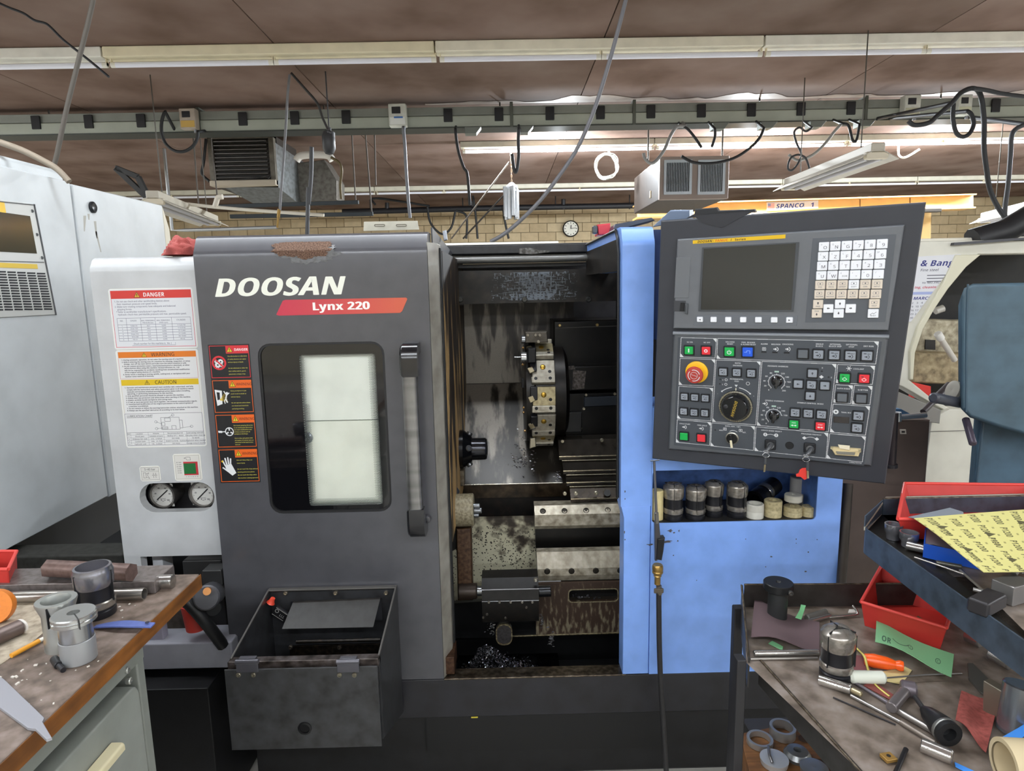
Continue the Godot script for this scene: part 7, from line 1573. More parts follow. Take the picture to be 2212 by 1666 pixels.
const BENCH:=0.92
func build_left():
	var o:=thing("machine_cabinet","tall pale grey machining centre at far left with a small window and slotted vent","machine")
	var X:=-1.6;var grey:=M("d3d8db",0.45,0,{"tex":"grime","scale":0.7});var m:=Mb.new();var x:=XF(X);var seam:=2.478
	span(m,Vector3(-3.3,0.70,-3.11),Vector3(X-0.02,1.9,-1.28),0.01);part(o,"cabinet",m,M("a9adae",0.5))
	m=Mb.new();m.prism(rect2(1.285,0.70,seam-0.004,1.912),x.translated_local(Vector3(0,0,-0.02)),0.02,0.005);part(o,"front_door",m,grey)
	m=Mb.new();m.prism(rect2(seam+0.004,0.695,3.115,1.905),x.translated_local(Vector3(0,0,-0.02)),0.022,0.005);part(o,"rear_door",m,grey)
	m=Mb.new();m.prism(PackedVector2Array([Vector2(3.118,0.69),Vector2(3.21,0.69),Vector2(3.165,1.80),Vector2(3.118,1.9)]),x.translated_local(Vector3(0,0,-0.1)),0.1,0.004);part(o,"cream_edge",m,M("ddd6c0",0.5))
	m=Mb.new();span(m,Vector3(-3.2,0.02,-3.0),Vector3(-1.78,0.69,-1.3));part(o,"dark_base",m,M("1b1c1c",0.6))
	m=Mb.new();var tb:=atx(18,350,-1.75);span(m,Vector3(-2.4,1.905,tb.z-0.3),Vector3(-1.75,atx(10,335,-1.75).y,tb.z+0.5),0.02);part(o,"top_box",m,grey)
	m=Mb.new();m.prism(flatx([-60,424,70,441,118,680,-60,690],X),x,0.004,0.002);part(o,"window_frame",m,M("c9cac6",0.45))
	m=Mb.new();m.prism(flatx([-60,450,62,467,77,548,-60,541],X),x.translated_local(Vector3(0,0,0.002)),0.003,0.0005);part(o,"window_glass",m,M("2c2d24",0.12,0,{"coat":0.3}))
	m=Mb.new();m.prism(flatx([-60,429,71,442,72.5,444,-60,431],X),x.translated_local(Vector3(0,0,0.003)),0.003);m.prism(flatx([70,441,72,441,119.5,681,117,681],X),x.translated_local(Vector3(0,0,0.003)),0.003);m.prism(flatx([-60,562,92,566,92,567.5,-60,563.5],X),x.translated_local(Vector3(0,0,0.003)),0.0025);part(o,"frame_gap",m,M("46484a",0.6))
	m=Mb.new();m.prism(flatx([-40,566,77,571,79,581,-40,577],X),x.translated_local(Vector3(0,0,0.004)),0.001);part(o,"yellow_strip",m,M("d8b62a",0.5))
	m=Mb.new();m.prism(flatx([-20,434,6,437,10,460,-20,456],X),x.translated_local(Vector3(0,0,0.004)),0.001);part(o,"yellow_label",m,M("eec01e",0.5))
	for q in [[69,456],[79,507],[90,557]]:m=Mb.new();m.lathe(along(atx(q[0],q[1],X+0.003),atx(q[0],q[1],X+1)),[Vector2(0.006,0),Vector2(0.005,0.004),Vector2(0,0.004)],10);part(o,"screw",m,M("55585a",0.4,0.6))
	# vent slots between two slanting picture edges
	for j in 15:
		for i in 6:
			var b:=j/14.0;var xr:=lerpf(95,110.5,b)-i*21.3;var y:=lerpf(591.5,668,b)-i*(1.0-1.3*b)
			if xr<-14:continue
			m=Mb.new();m.prism(flatx([xr-18,y-1.9-0.3,xr,y-1.7,xr,y+1.7,xr-18,y+1.9-0.3],X),x.translated_local(Vector3(0,0,0.0035)),0.001);part(o,"vent_slot",m,M("1d1f22",0.7))
	var lk:=atx(198,448,X);m=Mb.new();m.lathe(along(lk,lk+Vector3(1,0,0)),[Vector2(0.022,0),Vector2(0.022,0.008),Vector2(0.016,0.012),Vector2(0.008,0.008),Vector2(0,0.008)],22);part(o,"round_lock",m,M("1e2024",0.35))
	for q in [[182,466,181,500,3],[190,462,191,475,2.5],[204,478,208,515,2.5],[206,500,217,545,2]]:
		m=Mb.new();m.prism(flatx([q[0]-q[4],q[1],q[0]+q[4],q[1],q[2]+1,q[3],q[2]-1,q[3]],X),x.translated_local(Vector3(0,0,0.002)),0.0004);part(o,"drip_stain",m,M("adaba2",0.6))
	# rag on the white cover
	var f:=FastNoiseLite.new();f.seed=6;f.frequency=9.0;m=Mb.new();var c:=at(396,552,-1.83)
	m.sheet(22,16,func(i,j):var a:float=i*TAU;var e:float=j*PI/2;var d:=Vector3(cos(a)*cos(e)*0.054,sin(e)*0.046,sin(a)*cos(e)*0.05);return c+d*(1.0+0.55*f.get_noise_3dv(d*3.0+Vector3(3,0,0))))
	solo("red_rag",m,M("a34d48",0.9,0,{"rim":0.4,"bump":"speck","scale":9.0,"bs":0.3}),"crumpled faded red shop rag on top of the white cover","rag")
	between();bench()

func between():
	# things in the dark gap below the white cover
	var m:=Mb.new();var z:=-1.66
	span(m,at(300,1450,z)+Vector3(-0.12,0,-0.1),at(500,1387,z),0.006);var b:=solo("grey_channel",m,M("a7a8b2",0.45,0,{"tex":"grime","scale":2}),"light grey steel channel beam low between the bench and the lathe door","beam")
	m=Mb.new();span(m,at(318,1386,z-0.02)+Vector3(0,0,-0.03),at(347,1330,z-0.02),0.003);part(b,"upright_tab",m,M("a29fae",0.45))
	m=Mb.new();var a:=at(318,1491,-1.6);var e:=at(500,1491,-1.6);span(m,Vector3(a.x-0.4,0.01,-2.0),Vector3(-0.83,a.y,-1.6),0.004);var tk:=solo("coolant_tank",m,M("131316",0.5,0.1,{"tex":"grime2","scale":1.5}),"black coolant tank on the floor beside the lathe base","tank")
	m=Mb.new();span(m,Vector3(a.x-0.38,a.y+0.001,-2.0),Vector3(-0.83,a.y+0.09,-1.95));part(tk,"splash_back",m,M("141416",0.6))
	m=Mb.new();var s0:=at(344,1481,-1.68);m.rod(s0,s0+Vector3(0.055,0.0,0),0.011,16,0.001);solo("steel_slug",m,M("a8a59f",0.3,0.85),"short steel slug lying on the black coolant tank","slug")
	m=Mb.new();span(m,Vector3(-1.5,0.02,-2.5),Vector3(-1.07,0.86,-2.4));span(m,Vector3(-1.5,0.02,-2.4),Vector3(-1.42,0.6,-1.95));solo("dark_backing",m,M("161617",0.6),"dark backing panels added where the gap behind the bench lies in shade","hydraulic unit")  # added dark planes stand in for the shade in this gap
	m=Mb.new();span(m,at(112,1245,-1.95)+Vector3(-0.2,0,-0.1),at(265,1196,-1.95),0.01);solo("grey_block",m,M("3c3c38",0.7,0,{"tex":"grime2","scale":3}),"dusty grey block in the dark behind the steel bars","block")
	m=Mb.new();span(m,at(346,1388,-1.74)+Vector3(0,0,-0.06),at(436,1292,-1.74),0.006);solo("cardboard_box",m,M("5d5852",0.8,0,{"tex":"grime2","scale":4}),"dusty grey box behind the bench end, next to the red bucket","box")
	m=Mb.new();m.lathe(T(at(424,1358,-1.68)),[Vector2(0,0),Vector2(0.026,0),Vector2(0.034,0.075),Vector2(0.031,0.075),Vector2(0.025,0.004),Vector2(0,0.004)],20);solo("red_bucket",m,M("c0392f",0.5),"small red bucket behind the end of the wooden bench","bucket")
	var v:=thing("hydraulic_valve","black hydraulic valve with brass fittings left of the dark door","valve")
	m=Mb.new();m.rod(at(462,1280,-1.72),at(446,1292,-1.60),0.033,20,0.004);part(v,"coil",m,M("48484c",0.4,0.3))
	m=Mb.new();m.rod(at(449,1276,-1.61),at(447,1278,-1.58),0.010,12);part(v,"copper_nut",m,M("b07a4a",0.35,0.8))
	m=Mb.new();m.rod(at(418,1308,-1.66),at(450,1304,-1.66),0.011,12);part(v,"brass_pipe",m,M("8c7a40",0.4,0.7))
	m=Mb.new();m.rod(at(447,1306,-1.68),at(462,1316,-1.64),0.022,16,0.003);part(v,"black_cap",m,M("161617",0.4))
	m=Mb.new();span(m,at(455,1250,-1.75),at(478,1232,-1.70),0.004);span(m,at(440,1340,-1.85)+Vector3(0,0,-0.1),at(478,1210,-1.76),0.004);part(v,"block",m,M("2a2a2a",0.45,0.2))
	cable("black_hose",trail([400,1296,-1.62,425,1322,-1.62,450,1352,-1.63,482,1395,-1.66],4),0.016,M("151516",0.5),"thick black hose slanting down past the red bucket","hose")
	cable("yellow_wire",trail([428,1204,-1.9,434,1222,-1.88,430,1250,-1.86],4),0.005,M("7d7434",0.6),"yellowed wire hanging under the white cover","wire")

func bench():
	var o:=thing("workbench","grey steel workbench with a worn wooden top and a drawer","workbench");var y:=BENCH;var ex:=-0.6445;var zf:=-1.262;var m:=Mb.new()
	span(m,Vector3(-2.2,y-0.03,zf),Vector3(ex-0.0015,y,0.25),0.003);part(o,"top",m,M("8c7d75",0.5,0,{"tex":"dull","scale":2.4}))
	m=Mb.new();span(m,Vector3(ex-0.0015,y-0.031,zf),Vector3(ex,y-0.001,0.25),0.0007);part(o,"edge_band",m,M("9a672f",0.5,0,{"tex":"wood","scale":Vector3(1.6,1.6,1.6)}))
	var g:=M("83867f",0.5,0,{"tex":"grime","scale":2})
	m=Mb.new();span(m,Vector3(ex-0.05,0.849,-1.072),Vector3(ex-0.019,y-0.031,0.2),0.003);part(o,"rail",m,g)
	m=Mb.new();span(m,Vector3(ex-0.1,0.0,-1.075),Vector3(ex-0.022,y-0.031,-1.052),0.004);part(o,"post",m,g)
	m=Mb.new();span(m,Vector3(-2.1,0.0,-1.073),Vector3(ex-0.05,y-0.031,-1.055));span(m,Vector3(-1.5,0.05,-1.05),Vector3(ex-0.09,y-0.04,0.2));part(o,"carcass",m,M("2a2b29",0.6))
	m=Mb.new();m.prism(rrect(0.525,0.72,1.04,0.20,0.02,4),XF(ex-0.06),0.042,0.004);part(o,"drawer",m,M("8d9089",0.5,0,{"tex":"grime","scale":2}))
	m=Mb.new();m.prism(rrect(0.525,0.49,1.04,0.22,0.02,4),XF(ex-0.06),0.038,0.004);part(o,"lower_drawer",m,M("868982",0.5,0,{"tex":"grime","scale":2}))
	var h0:=atx(235,1618,ex+0.005);m=Mb.new();m.box(T(Vector3(ex-0.006,0.765,-0.80)),Vector3(0.026,0.018,0.31),0.005);part(o,"handle",m,M("d2c8a4",0.45))
	for q in [[272,1448],[277,1471]]:bolt(o,atx(q[0],q[1],ex-0.02),0.006,"b9bab4",Vector3(1,0,0))
	# steel stock
	var near:=aty(337,1283,y);var far:=aty(355,1247,y);m=Mb.new();span(m,Vector3(aty(10,1283,y).x-0.1,y,near.z-0.075),Vector3(near.x,y+0.026,near.z),0.002);solo("flat_bar",m,M("8b8381",0.38,0.55,{"tex":"grime2","scale":5}),"thick flat steel bar across the back of the bench","steel bar")
	var ha:=aty(104,1228,y+0.045);var hb:=aty(284,1237,y+0.045);m=Mb.new();m.rod(ha,hb,0.0185,6);solo("hex_bar",m,M("7c6660",0.45,0.4,{"tex":"grime2","scale":6}),"brown hexagonal bar lying on the flat steel bar","steel bar")
	lying("round_slug",[340,1257,374,1256],y,0.0135,M("a9a6a2",0.25,0.9),"short bright round bar at the end of the flat bar","steel bar",0.001,24)
	var pa0:=aty(-20,1292,y+0.011);var pb0:=aty(312,1283,y+0.011);m=Mb.new();m.lathe(along(pa0,pb0),[Vector2(0.011,0),Vector2(0.011,pa0.distance_to(pb0)),Vector2(0.0095,pa0.distance_to(pb0)),Vector2(0.0092,pa0.distance_to(pb0)-0.1),Vector2(0,pa0.distance_to(pb0)-0.1)],24);solo("steel_tube",m,M("aaa59e",0.28,0.85),"steel tube lying in front of the flat bar, open end to the right","tube")
	# collets on the bench
	collet("collet",aty(212,1327,y),0.032,0.094,"dark steel spring collet at the back of the bench, mouth tilted up","collet",true,Vector3(0,0,0))
	cup("aluminium_collet",aty(135,1398,y),0.027,0.085,M("b8bab6",0.3,0.8),"open-mouthed bright collet left of the silver adapter on the bench")
	var ad:=thing("silver_adapter","silver stepped adapter standing nearest on the wooden bench","adapter");var p:=aty(172,1425,y)
	m=Mb.new();m.lathe(T(p),[Vector2(0,0),Vector2(0.024,0),Vector2(0.0252,0.0015),Vector2(0.0252,0.037),Vector2(0.024,0.038)],32);part(ad,"lower_body",m,M("a5a7a8",0.4,0.5))
	m=Mb.new();m.lathe(T(p),[Vector2(0.0235,0.038),Vector2(0.0235,0.063),Vector2(0.027,0.066)],32);part(ad,"neck",m,M("a4a5a6",0.25,0.85))
	m=Mb.new();m.lathe(T(p),[Vector2(0.027,0.066),Vector2(0.0315,0.067),Vector2(0.0315,0.072),Vector2(0.030,0.0735),Vector2(0.0315,0.075),Vector2(0.0315,0.079),Vector2(0.03,0.081),Vector2(0.009,0.081),Vector2(0.009,0.07),Vector2(0,0.07)],32);part(ad,"flange",m,M("c0c1bf",0.25,0.85))
	m=Mb.new();m.box(T(p+Vector3(0.016,0.074,0.016),Vector3(0,-45,0)),Vector3(0.03,0.016,0.0012));part(ad,"slit",m,M("1a1a1b",0.6))
	m=Mb.new();var sa:=aty(205,1353,y+0.004);var sb:=aty(330,1347,y+0.012);m.sheet(14,4,func(i,j):var q:=sa.lerp(sb,i);var w:=0.004+0.006*sin(clampf(i*1.15,0,1)*PI*0.8);return q+Vector3(0,0.003*sin(i*4.0),(0.5-j)*2.0*w),0.0025);var spn:=solo("blue_scraper",m,M("5d6fb2",0.5,0,{"tex":"grime","scale":12}),"blue plastic handle poking out from under the collets, over the bench edge","handle")
	m=Mb.new();m.lathe(T(aty(318,1345,y+0.0125)),[Vector2(0.0035,0),Vector2(0.0035,0.0008),Vector2(0,0.0008)],12);part(spn,"hang_hole",m,M("23243a",0.6))
	var bt:=thing("cap_screw","black socket screw lying in front of the silver adapter","screw");m=Mb.new();m.rod(aty(117,1424,y+0.006),aty(127,1438,y+0.006),0.0062,14,0.001);part(bt,"head",m,M("242427",0.35,0.4));m=Mb.new();m.rod(aty(127,1438,y+0.006),aty(137,1448,y+0.005),0.0042,12);part(bt,"shank",m,M("303034",0.35,0.5))
	m=Mb.new();var fl:=PackedVector2Array()
	for q in [[-40,1440],[8,1467],[96,1551],[92,1560],[112,1594],[100,1598],[76,1575],[60,1573],[-40,1500]]:var w:=aty(q[0],q[1],y+0.004);fl.append(Vector2(w.x,-w.z))
	m.prism(fl,Transform3D(Basis(Vector3(1,0,0),Vector3(0,0,-1),Vector3(0,1,0)),Vector3(0,y+0.0005,0)),0.004,0.0006);solo("flat_file",m,M("9a9aa0",0.42,0.3),"flat pale file with a pointed tang sticking over the bench edge","file")
	m=Mb.new();var cb:=PackedVector2Array()
	for q in [[-60,1300],[96,1303],[104,1360],[60,1397],[0,1438],[-60,1460]]:var w:=aty(q[0],q[1],y);cb.append(Vector2(w.x,-w.z))
	m.prism(cb,Transform3D(Basis(Vector3(1,0,0),Vector3(0,0,-1),Vector3(0,1,0)),Vector3(0,y+0.0002,0)),0.0012);solo("cardboard_sheet",m,M("c2b6a2",0.8,0,{"tex":"grime2","scale":4}),"beige cardboard sheet lying on the left of the bench","cardboard")
	var rd:=lying("capped_rod",[-40,1392,44,1354],y+0.002,0.013,M("6b5d58",0.4,0.5),"dark rod with a white end on the beige cardboard","rod",0.001,18);m=Mb.new();m.rod(aty(44,1354,y+0.015),aty(49,1351,y+0.015),0.0128,18,0.002);part(rd,"white_end",m,M("e2dcd6",0.5))
	var pe:=lying("orange_pencil",[24,1417,84,1385],y+0.0015,0.004,M("e09a2c",0.45),"orange marker pencil on the edge of the beige cardboard","pencil",0.0,8);m=Mb.new();m.rod(aty(84,1385,y+0.0055),aty(104,1375,y+0.0055),0.0036,8,0.001);part(pe,"white_cap",m,M("e4e0d4",0.5))
	bin("red_bin",[aty(-60,1285,y),aty(22,1285,y),aty(38,1247,y),aty(-50,1247,y)],0.055,"corner of a red bin at the left end of the bench")
	m=Mb.new();m.lathe(Transform3D(Basis.from_euler(Vector3(1.25,0.3,0)),aty(-6,1345,y)+Vector3(0,0.03,0)),[Vector2(0.012,-0.01),Vector2(0.03,-0.01),Vector2(0.031,0),Vector2(0.03,0.01),Vector2(0.012,0.01)],26);solo("orange_tape_roll",m,M("e88424",0.45,0,{"tex":"grime","scale":20}),"orange tape roll at the left edge of the bench","tape")
	m=Mb.new();var r:=RandomNumberGenerator.new();r.seed=4
	for k in 30:var q:Array=[[185,1438],[88,1452],[30,1463],[62,1447],[30,1478],[82,1506],[260,1302],[280,1302],[70,1312],[240,1318]][k % 10];m.box(T(aty(q[0]+r.randf_range(-34,34),q[1]+r.randf_range(-22,22),y+0.001),Vector3(0,r.randf()*360,0)),Vector3(0.004,0.0016,0.0022)*r.randf_range(0.4,1.5))
	tag(solo("bench_crumbs",m,M("d6d0c6",0.5),"pale crumbs and filings scattered on the bench top","filings"),"","","","stuff")

func cup(called:String,p:Vector3,r:float,h:float,mat:Material,label:String):
	var o:=thing(called,label,"collet");var m:=Mb.new()
	m.lathe(T(p),[Vector2(0,0),Vector2(r*0.9,0),Vector2(r*0.9,h*0.2),Vector2(r*0.86,h*0.24),Vector2(r*0.86,h*0.72),Vector2(r*1.12,h*0.97),Vector2(r*1.1,h),Vector2(r*0.8,h),Vector2(r*0.72,h*0.9),Vector2(r*0.7,h*0.3),Vector2(0,h*0.3)],30);part(o,"body",m,mat)
	m=Mb.new();m.box(T(p+Vector3(0.2*r,h*0.78,r*0.95)),Vector3(0.0015,h*0.4,0.012));part(o,"slit",m,M("161618",0.6))

# a spring collet: dark body, bright foot ring and head, three slits
func collet(called:String,p:Vector3,r:float,h:float,label:String,group:="",open:=false,lean:=Vector3.ZERO,turn:=0.0)->Node3D:
	var o:=thing(called,label,"collet",group);var x:=T(p,lean);var m:=Mb.new();var blk:=M("2a2a2e",0.35,0.4,{"tex":"grime","scale":8.0});var br:=M("aea9a2",0.27,0.7,{"tex":"grime2","scale":9.0})
	m.lathe(x,[Vector2(0,0),Vector2(r*0.92,0),Vector2(r*0.95,h*0.02),Vector2(r*0.95,h*0.13),Vector2(r*0.88,h*0.15),Vector2(r*0.88,h*0.18),Vector2(r*0.95,h*0.19),Vector2(r*0.9,h*0.3),Vector2(r*0.9,h*0.62),Vector2(r,h*0.68)],30);part(o,"body",m,blk)
	m=Mb.new();m.lathe(x,[Vector2(r*0.955,h*0.19),Vector2(r*0.975,h*0.2),Vector2(r*0.975,h*0.31),Vector2(r*0.91,h*0.33)],30);part(o,"foot_ring",m,br)
	m=Mb.new();m.lathe(x,[Vector2(r*0.93,h*0.6),Vector2(r,h*0.66),Vector2(r*1.03,h*0.88),Vector2(r*0.98,h*0.92),Vector2(r*0.62 if not open else r*0.94,h if not open else h*0.99),Vector2(r*0.2 if not open else r*0.82,h),Vector2(r*0.2 if not open else r*0.78,h*0.8),Vector2(0,h*0.8)],30);part(o,"head",m,br if not open else M("85848a",0.26,0.75))
	for k in 3:
		var a:=turn+TAU*k/3.0;m=Mb.new()
		m.box(x*Transform3D(Basis(Vector3(0,1,0),-a),Vector3(cos(a),0,sin(a))*r*0.97+Vector3(0,h*0.6,0)),Vector3(r*0.14,h*0.62,0.0016))
		if not open:m.box(x*Transform3D(Basis(Vector3(0,1,0),-a),Vector3(cos(a),0,sin(a))*r*0.55+Vector3(0,h*0.985,0))*T(Vector3.ZERO,Vector3(0,0,-9)),Vector3(r*0.8,0.003,0.0016))
		part(o,"slit",m,M("0c0c0e",0.6))
	return o

# an open bin on four base corners (near left, near right, far right, far left)
func bin(called:String,q:Array,h:float,label:String,low_front:=1.0)->Node3D:
	var o:=thing(called,label,"bin");var red:=M("c8362f",0.45,0,{"tex":"grime","scale":4});var c:Vector3=(q[0]+q[1]+q[2]+q[3])/4.0;var top:=[]
	for i in 4:var d:Vector3=q[i]-c;top.append(q[i]+d*0.12+Vector3(0,h*(low_front if i in [0,1] else 1.0),0))
	for i in 4:
		var j:=(i+1) % 4;var a:Vector3=q[i];var b:Vector3=q[j];var m:=Mb.new()
		m.sheet(4,3,func(s,t):return a.lerp(b,s).lerp(top[i].lerp(top[j],s),t),0.002);part(o,"side",m,red)
		m=Mb.new();m.tube([top[i],top[j]],0.0035,8);part(o,"rim",m,M("d8443c",0.4))
	var m2:=Mb.new();m2.face([q[0]+Vector3(0,0.001,0),q[1]+Vector3(0,0.001,0),q[2]+Vector3(0,0.001,0),q[3]+Vector3(0,0.001,0)],Vector3.UP);part(o,"bottom",m2,red)
	return o

# ================================================================ right of the lathe
const LOW:=0.80
const UP:=1.0
func sheet_on(called:String,q:Array,y:float,d:float,mat:Material,label:String,cat:String,curl:=0.0)->MeshInstance3D:
	# q: four pixels round a quad lying near height y (near left, near right, far right, far left)
	var p:=[]
	for i in range(0,8,2):p.append(aty(q[i],q[i+1],y+d))
	var m:=Mb.new();m.sheet(8,8,func(s,t):return p[0].lerp(p[1],s).lerp(p[3].lerp(p[2],s),t)+Vector3(0,curl*(sin(s*5.0+t*2.0)*0.5+0.5)*(1.0-t*0.4),0),d)
	return solo(called,m,mat,label,cat)
func blob_on(called:String,q:Array,y:float,d:float,mat:Material,label:String,cat:String)->MeshInstance3D:
	var f:=PackedVector2Array()
	for i in range(0,q.size(),2):var w:=aty(q[i],q[i+1],y+d);f.append(Vector2(w.x,-w.z))
	var m:=Mb.new();m.prism(f,Transform3D(Basis(Vector3(1,0,0),Vector3(0,0,-1),Vector3(0,1,0)),Vector3(0,y,0)),d,minf(d*0.3,0.002));return solo(called,m,mat,label,cat)
func tray(called:String,label:String,q:Array,y:float,lip:float,col:String,low:=0.0,skip:=[])->Node3D:
	# q: floor corners near left, near right, far right, far left
	var o:=thing(called,label,"tray");var m:=Mb.new();var mat:=M(col,0.42,0.25,{"tex":"grime2","scale":2.2})
	m.sheet(2,2,func(s,t):return q[0].lerp(q[1],s).lerp(q[3].lerp(q[2],s),t),0.003);part(o,"tray_floor",m,M("9a8f88",0.42,0.15,{"tex":"dull","scale":1.6}))
	for i in 4:
		if i in skip:continue
		var a:Vector3=q[i];var b:Vector3=q[(i+1) % 4];m=Mb.new();var up:float=lip if low<=0.0 or i==2 else low
		m.sheet(1,1,func(s,t):return a.lerp(b,s)+Vector3(0,-lip+t*(lip+up),0),0.003);part(o,"tray_side",m,mat)
		m=Mb.new();m.tube([a+Vector3(0,up,0),b+Vector3(0,up,0)],0.0022,6);part(o,"worn_edge",m,M("8f8880",0.35,0.5,{"tex":"smut","scale":7}))
	return o

func build_right():
	var m:=Mb.new();var cream:=M("dcd9cc",0.45,0,{"tex":"grime","scale":0.9});var z:=-2.6
	var o:=thing("white_lathe","cream white lathe with an arched open guard, behind the control panel at right","lathe")
	m.prism(flat([1850,545,1985,521,2450,515,2450,545,2114,550,2082,577,2042,624,2013,667,1988,710,1970,761,1966,822,2015,862,2056,884,2052,893,2017,875,1950,836,1850,800],z),Z(z-0.08),0.08,0.006);part(o,"guard_frame",m,cream)
	m=Mb.new();m.prism(flat([2061,551,2116,550,2084,577,2045,624,2016,667,1991,711,1974,762,1970,820,1962,820,1962,760,1979,706,2005,660,2033,612],z),Z(z),0.012,0.005);part(o,"arch_trim",m,M("d2cdb6",0.45))
	m=Mb.new();m.prism(flat([1970,526,2450,514,2450,505,1972,516],z-0.1),Z(z-0.5),0.4,0.004);part(o,"top_slab",m,M("e4dfd0",0.5))
	m=Mb.new();m.prism(flat([2060,530,2450,500,2450,496,2062,524],z+0.02),Z(z-0.03),0.05);part(o,"sliding_rail",m,M("4c4c50",0.4,0.4))
	m=Mb.new();m.prism(flat([1900,1100,2450,1000,2450,520,1900,530],z-0.5),Z(z-0.52),0.02);part(o,"inner_back",m,M("2c2a27",0.6,0,{"tex":"oil","scale":1.2}))
	m=Mb.new();m.prism(flat([1975,800,2250,800,2250,690,2105,694,1995,690],z-0.3),Z(z-0.45),0.15,0.01);part(o,"headstock",m,M("c9c2ac",0.45,0,{"tex":"dull","scale":2.2}))
	m=Mb.new();m.prism(flat([1968,828,2250,838,2250,770,1978,760],z-0.22),Z(z-0.3),0.08,0.01);part(o,"saddle",m,M("b5a584",0.5,0,{"tex":"dull","scale":2.2}))
	m=Mb.new();m.prism(flat([2000,755,2022,756,2022,735,2001,734],z-0.29),Z(z-0.3),0.006);part(o,"dark_port",m,M("1c1916",0.6))
	m=Mb.new();m.rod(at(2062,778,z-0.15),at(2031,730,z-0.1),0.012,12);part(o,"white_lever",m,M("cfcac2",0.35,0.2));m=Mb.new();m.rod(at(2033,733,z-0.1),at(2025,720,z-0.09),0.016,14,0.004);part(o,"lever_grip",m,M("e0ddd8",0.4))
	m=Mb.new();m.rod(at(2020,672,z-0.2),at(2037,666,z-0.2),0.016,12);part(o,"turret_stud",m,M("bdbab2",0.4,0.3));m=Mb.new();m.prism(flat([1968,860,2012,862,2012,835,1972,826],z-0.2),Z(z-0.22),0.02,0.004);part(o,"red_block",m,M("d83028",0.5))
	m=Mb.new();m.prism(flat([1995,1058,2150,1054,2150,884,2052,884,2012,905],z+0.02),Z(z-0.05),0.07,0.004);part(o,"lower_panel",m,cream)
	m=Mb.new();m.prism(flat([1996,934,2120,930,2120,928.6,1996,932.4],z+0.0215),Z(z+0.02),0.002);part(o,"panel_seam",m,M("77726a",0.6))
	m=Mb.new();m.prism(flat([1940,905,2038,918,2041,888,1952,850,1930,845],z+0.08),Z(z-0.02),0.08,0.004);part(o,"chip_chute",m,M("84817c",0.45,0.1))
	m=Mb.new();m.prism(flat([1990,1250,2250,1250,2250,1056,1990,1060],z-0.02),Z(z-0.3),0.28);part(o,"plinth",m,M("1c1a19",0.6))
	# calendar sheet on the guard
	var c:=flat([1880,700,1968,695,2076,549,1890,560],z+0.004);var im:=canvas(400,400,hex("e8e8ec"));var navy:=hex("2b2f7a");var k2:=hex("3a3a48")
	write(im,"& Bangs",300,66,46,navy,1,true,0.25);write(im,"Fine steel",258,96,20,k2,1,false,0.2)
	for i in 3:fill(im,250,118+i*18,120,4,k2)
	write(im,"no 480.390.5p",280,168,16,k2);write(im,"ing, cleaning",250,196,18,hex("c23a4c"),1,true,0.2);fill(im,120,216,260,16,hex("aab4e0"));write(im,"MARCH",235,262,24,navy,1,true,0.2)
	for j in 5:
		for i in 7:write(im,str(j*7+i+1),170+i*22,286+j*22,15,k2)
	m=Mb.new();m.prism(c,Z(z),0.004);fit_uv(m);part(o,"calendar",m,shown(im,0.5))
	m=Mb.new();m.tube([at(2240,460,z-0.1),at(2170,500,z-0.1),at(2100,520,z-0.1)],0.05,10);part(o,"motor_cable",m,M("1c1c1e",0.5));m=Mb.new();m.rod(at(2125,515,z-0.3),at(2180,512,z-0.3),0.045,16,0.01);part(o,"motor",m,M("1b1b1d",0.5))
	# brown cabinet with things on it
	z=-1.82;o=thing("brown_cabinet","dark brown steel cabinet right of the blue lathe body, under the control panel","cabinet")
	m=Mb.new();m.prism(PackedVector2Array([Vector2(0.94,0.0),Vector2(at(2011,1000,z).x,0.0),Vector2(at(2011,908,z).x,at(2011,908,z).y),Vector2(0.94,at(2011,908,z).y+0.005)]),Z(z-0.5),0.5,0.005);part(o,"case",m,M("5b4c46",0.5,0.1,{"tex":"grime","scale":1.6}))
	m=Mb.new();m.prism(flat([1946,938,1958,938,1957,928,1945,928],z+0.004),Z(z),0.005,0.001);part(o,"switch_plate",m,M("b4aca2",0.4));m=Mb.new();m.box(T(at(1951,933,z+0.006)),Vector3(0.008,0.005,0.004));part(o,"switch",m,M("2a2624",0.5))
	m=Mb.new();m.rod(at(1932,892,z+0.03),at(1926,1009,z+0.03),0.011,12);part(o,"hanging_bar",m,M("3c3436",0.4,0.4));m=Mb.new();m.rod(at(1926,1003,z+0.03),at(1926,1010,z+0.03),0.016,12);part(o,"bar_foot",m,M("232024",0.5))
	m=Mb.new();m.rod(at(1816,1280,z+0.14),at(1832,1045,z+0.08),0.013,10);solo("leaning_pipe",m,M("3a332d",0.5,0.3),"dark pipe leaning in the gap beside the blue lathe body","pipe")
	var ty:=at(2011,908,z).y+0.004
	m=Mb.new();m.rod(at(1940,902,z),at(2000,897,z),0.008,12);m.rod(at(1938,891,z+0.02),at(1939,910,z+0.02),0.011,12);solo("socket_wrench",m,M("c5c8cc",0.22,0.9),"chrome socket handle on top of the brown cabinet","wrench")
	m=Mb.new();m.rod(at(1994,890,z-0.1),at(2021,863,z-0.14),0.009,10);m.rod(at(2018,866,z-0.14),at(2052,832,z-0.2),0.013,12,0.003);solo("pipe_handle",m,M("514a4c",0.4,0.3),"dark pipe handle slanting up from the brown cabinet","handle")
	m=Mb.new();m.prism(flat([1944,900,1985,907,1990,904,1960,888,1946,888],z-0.05),Z(z-0.1),0.02);solo("blue_cloth",m,M("4d7396",0.8),"scrap of blue cloth on the brown cabinet behind the chrome handle","cloth")
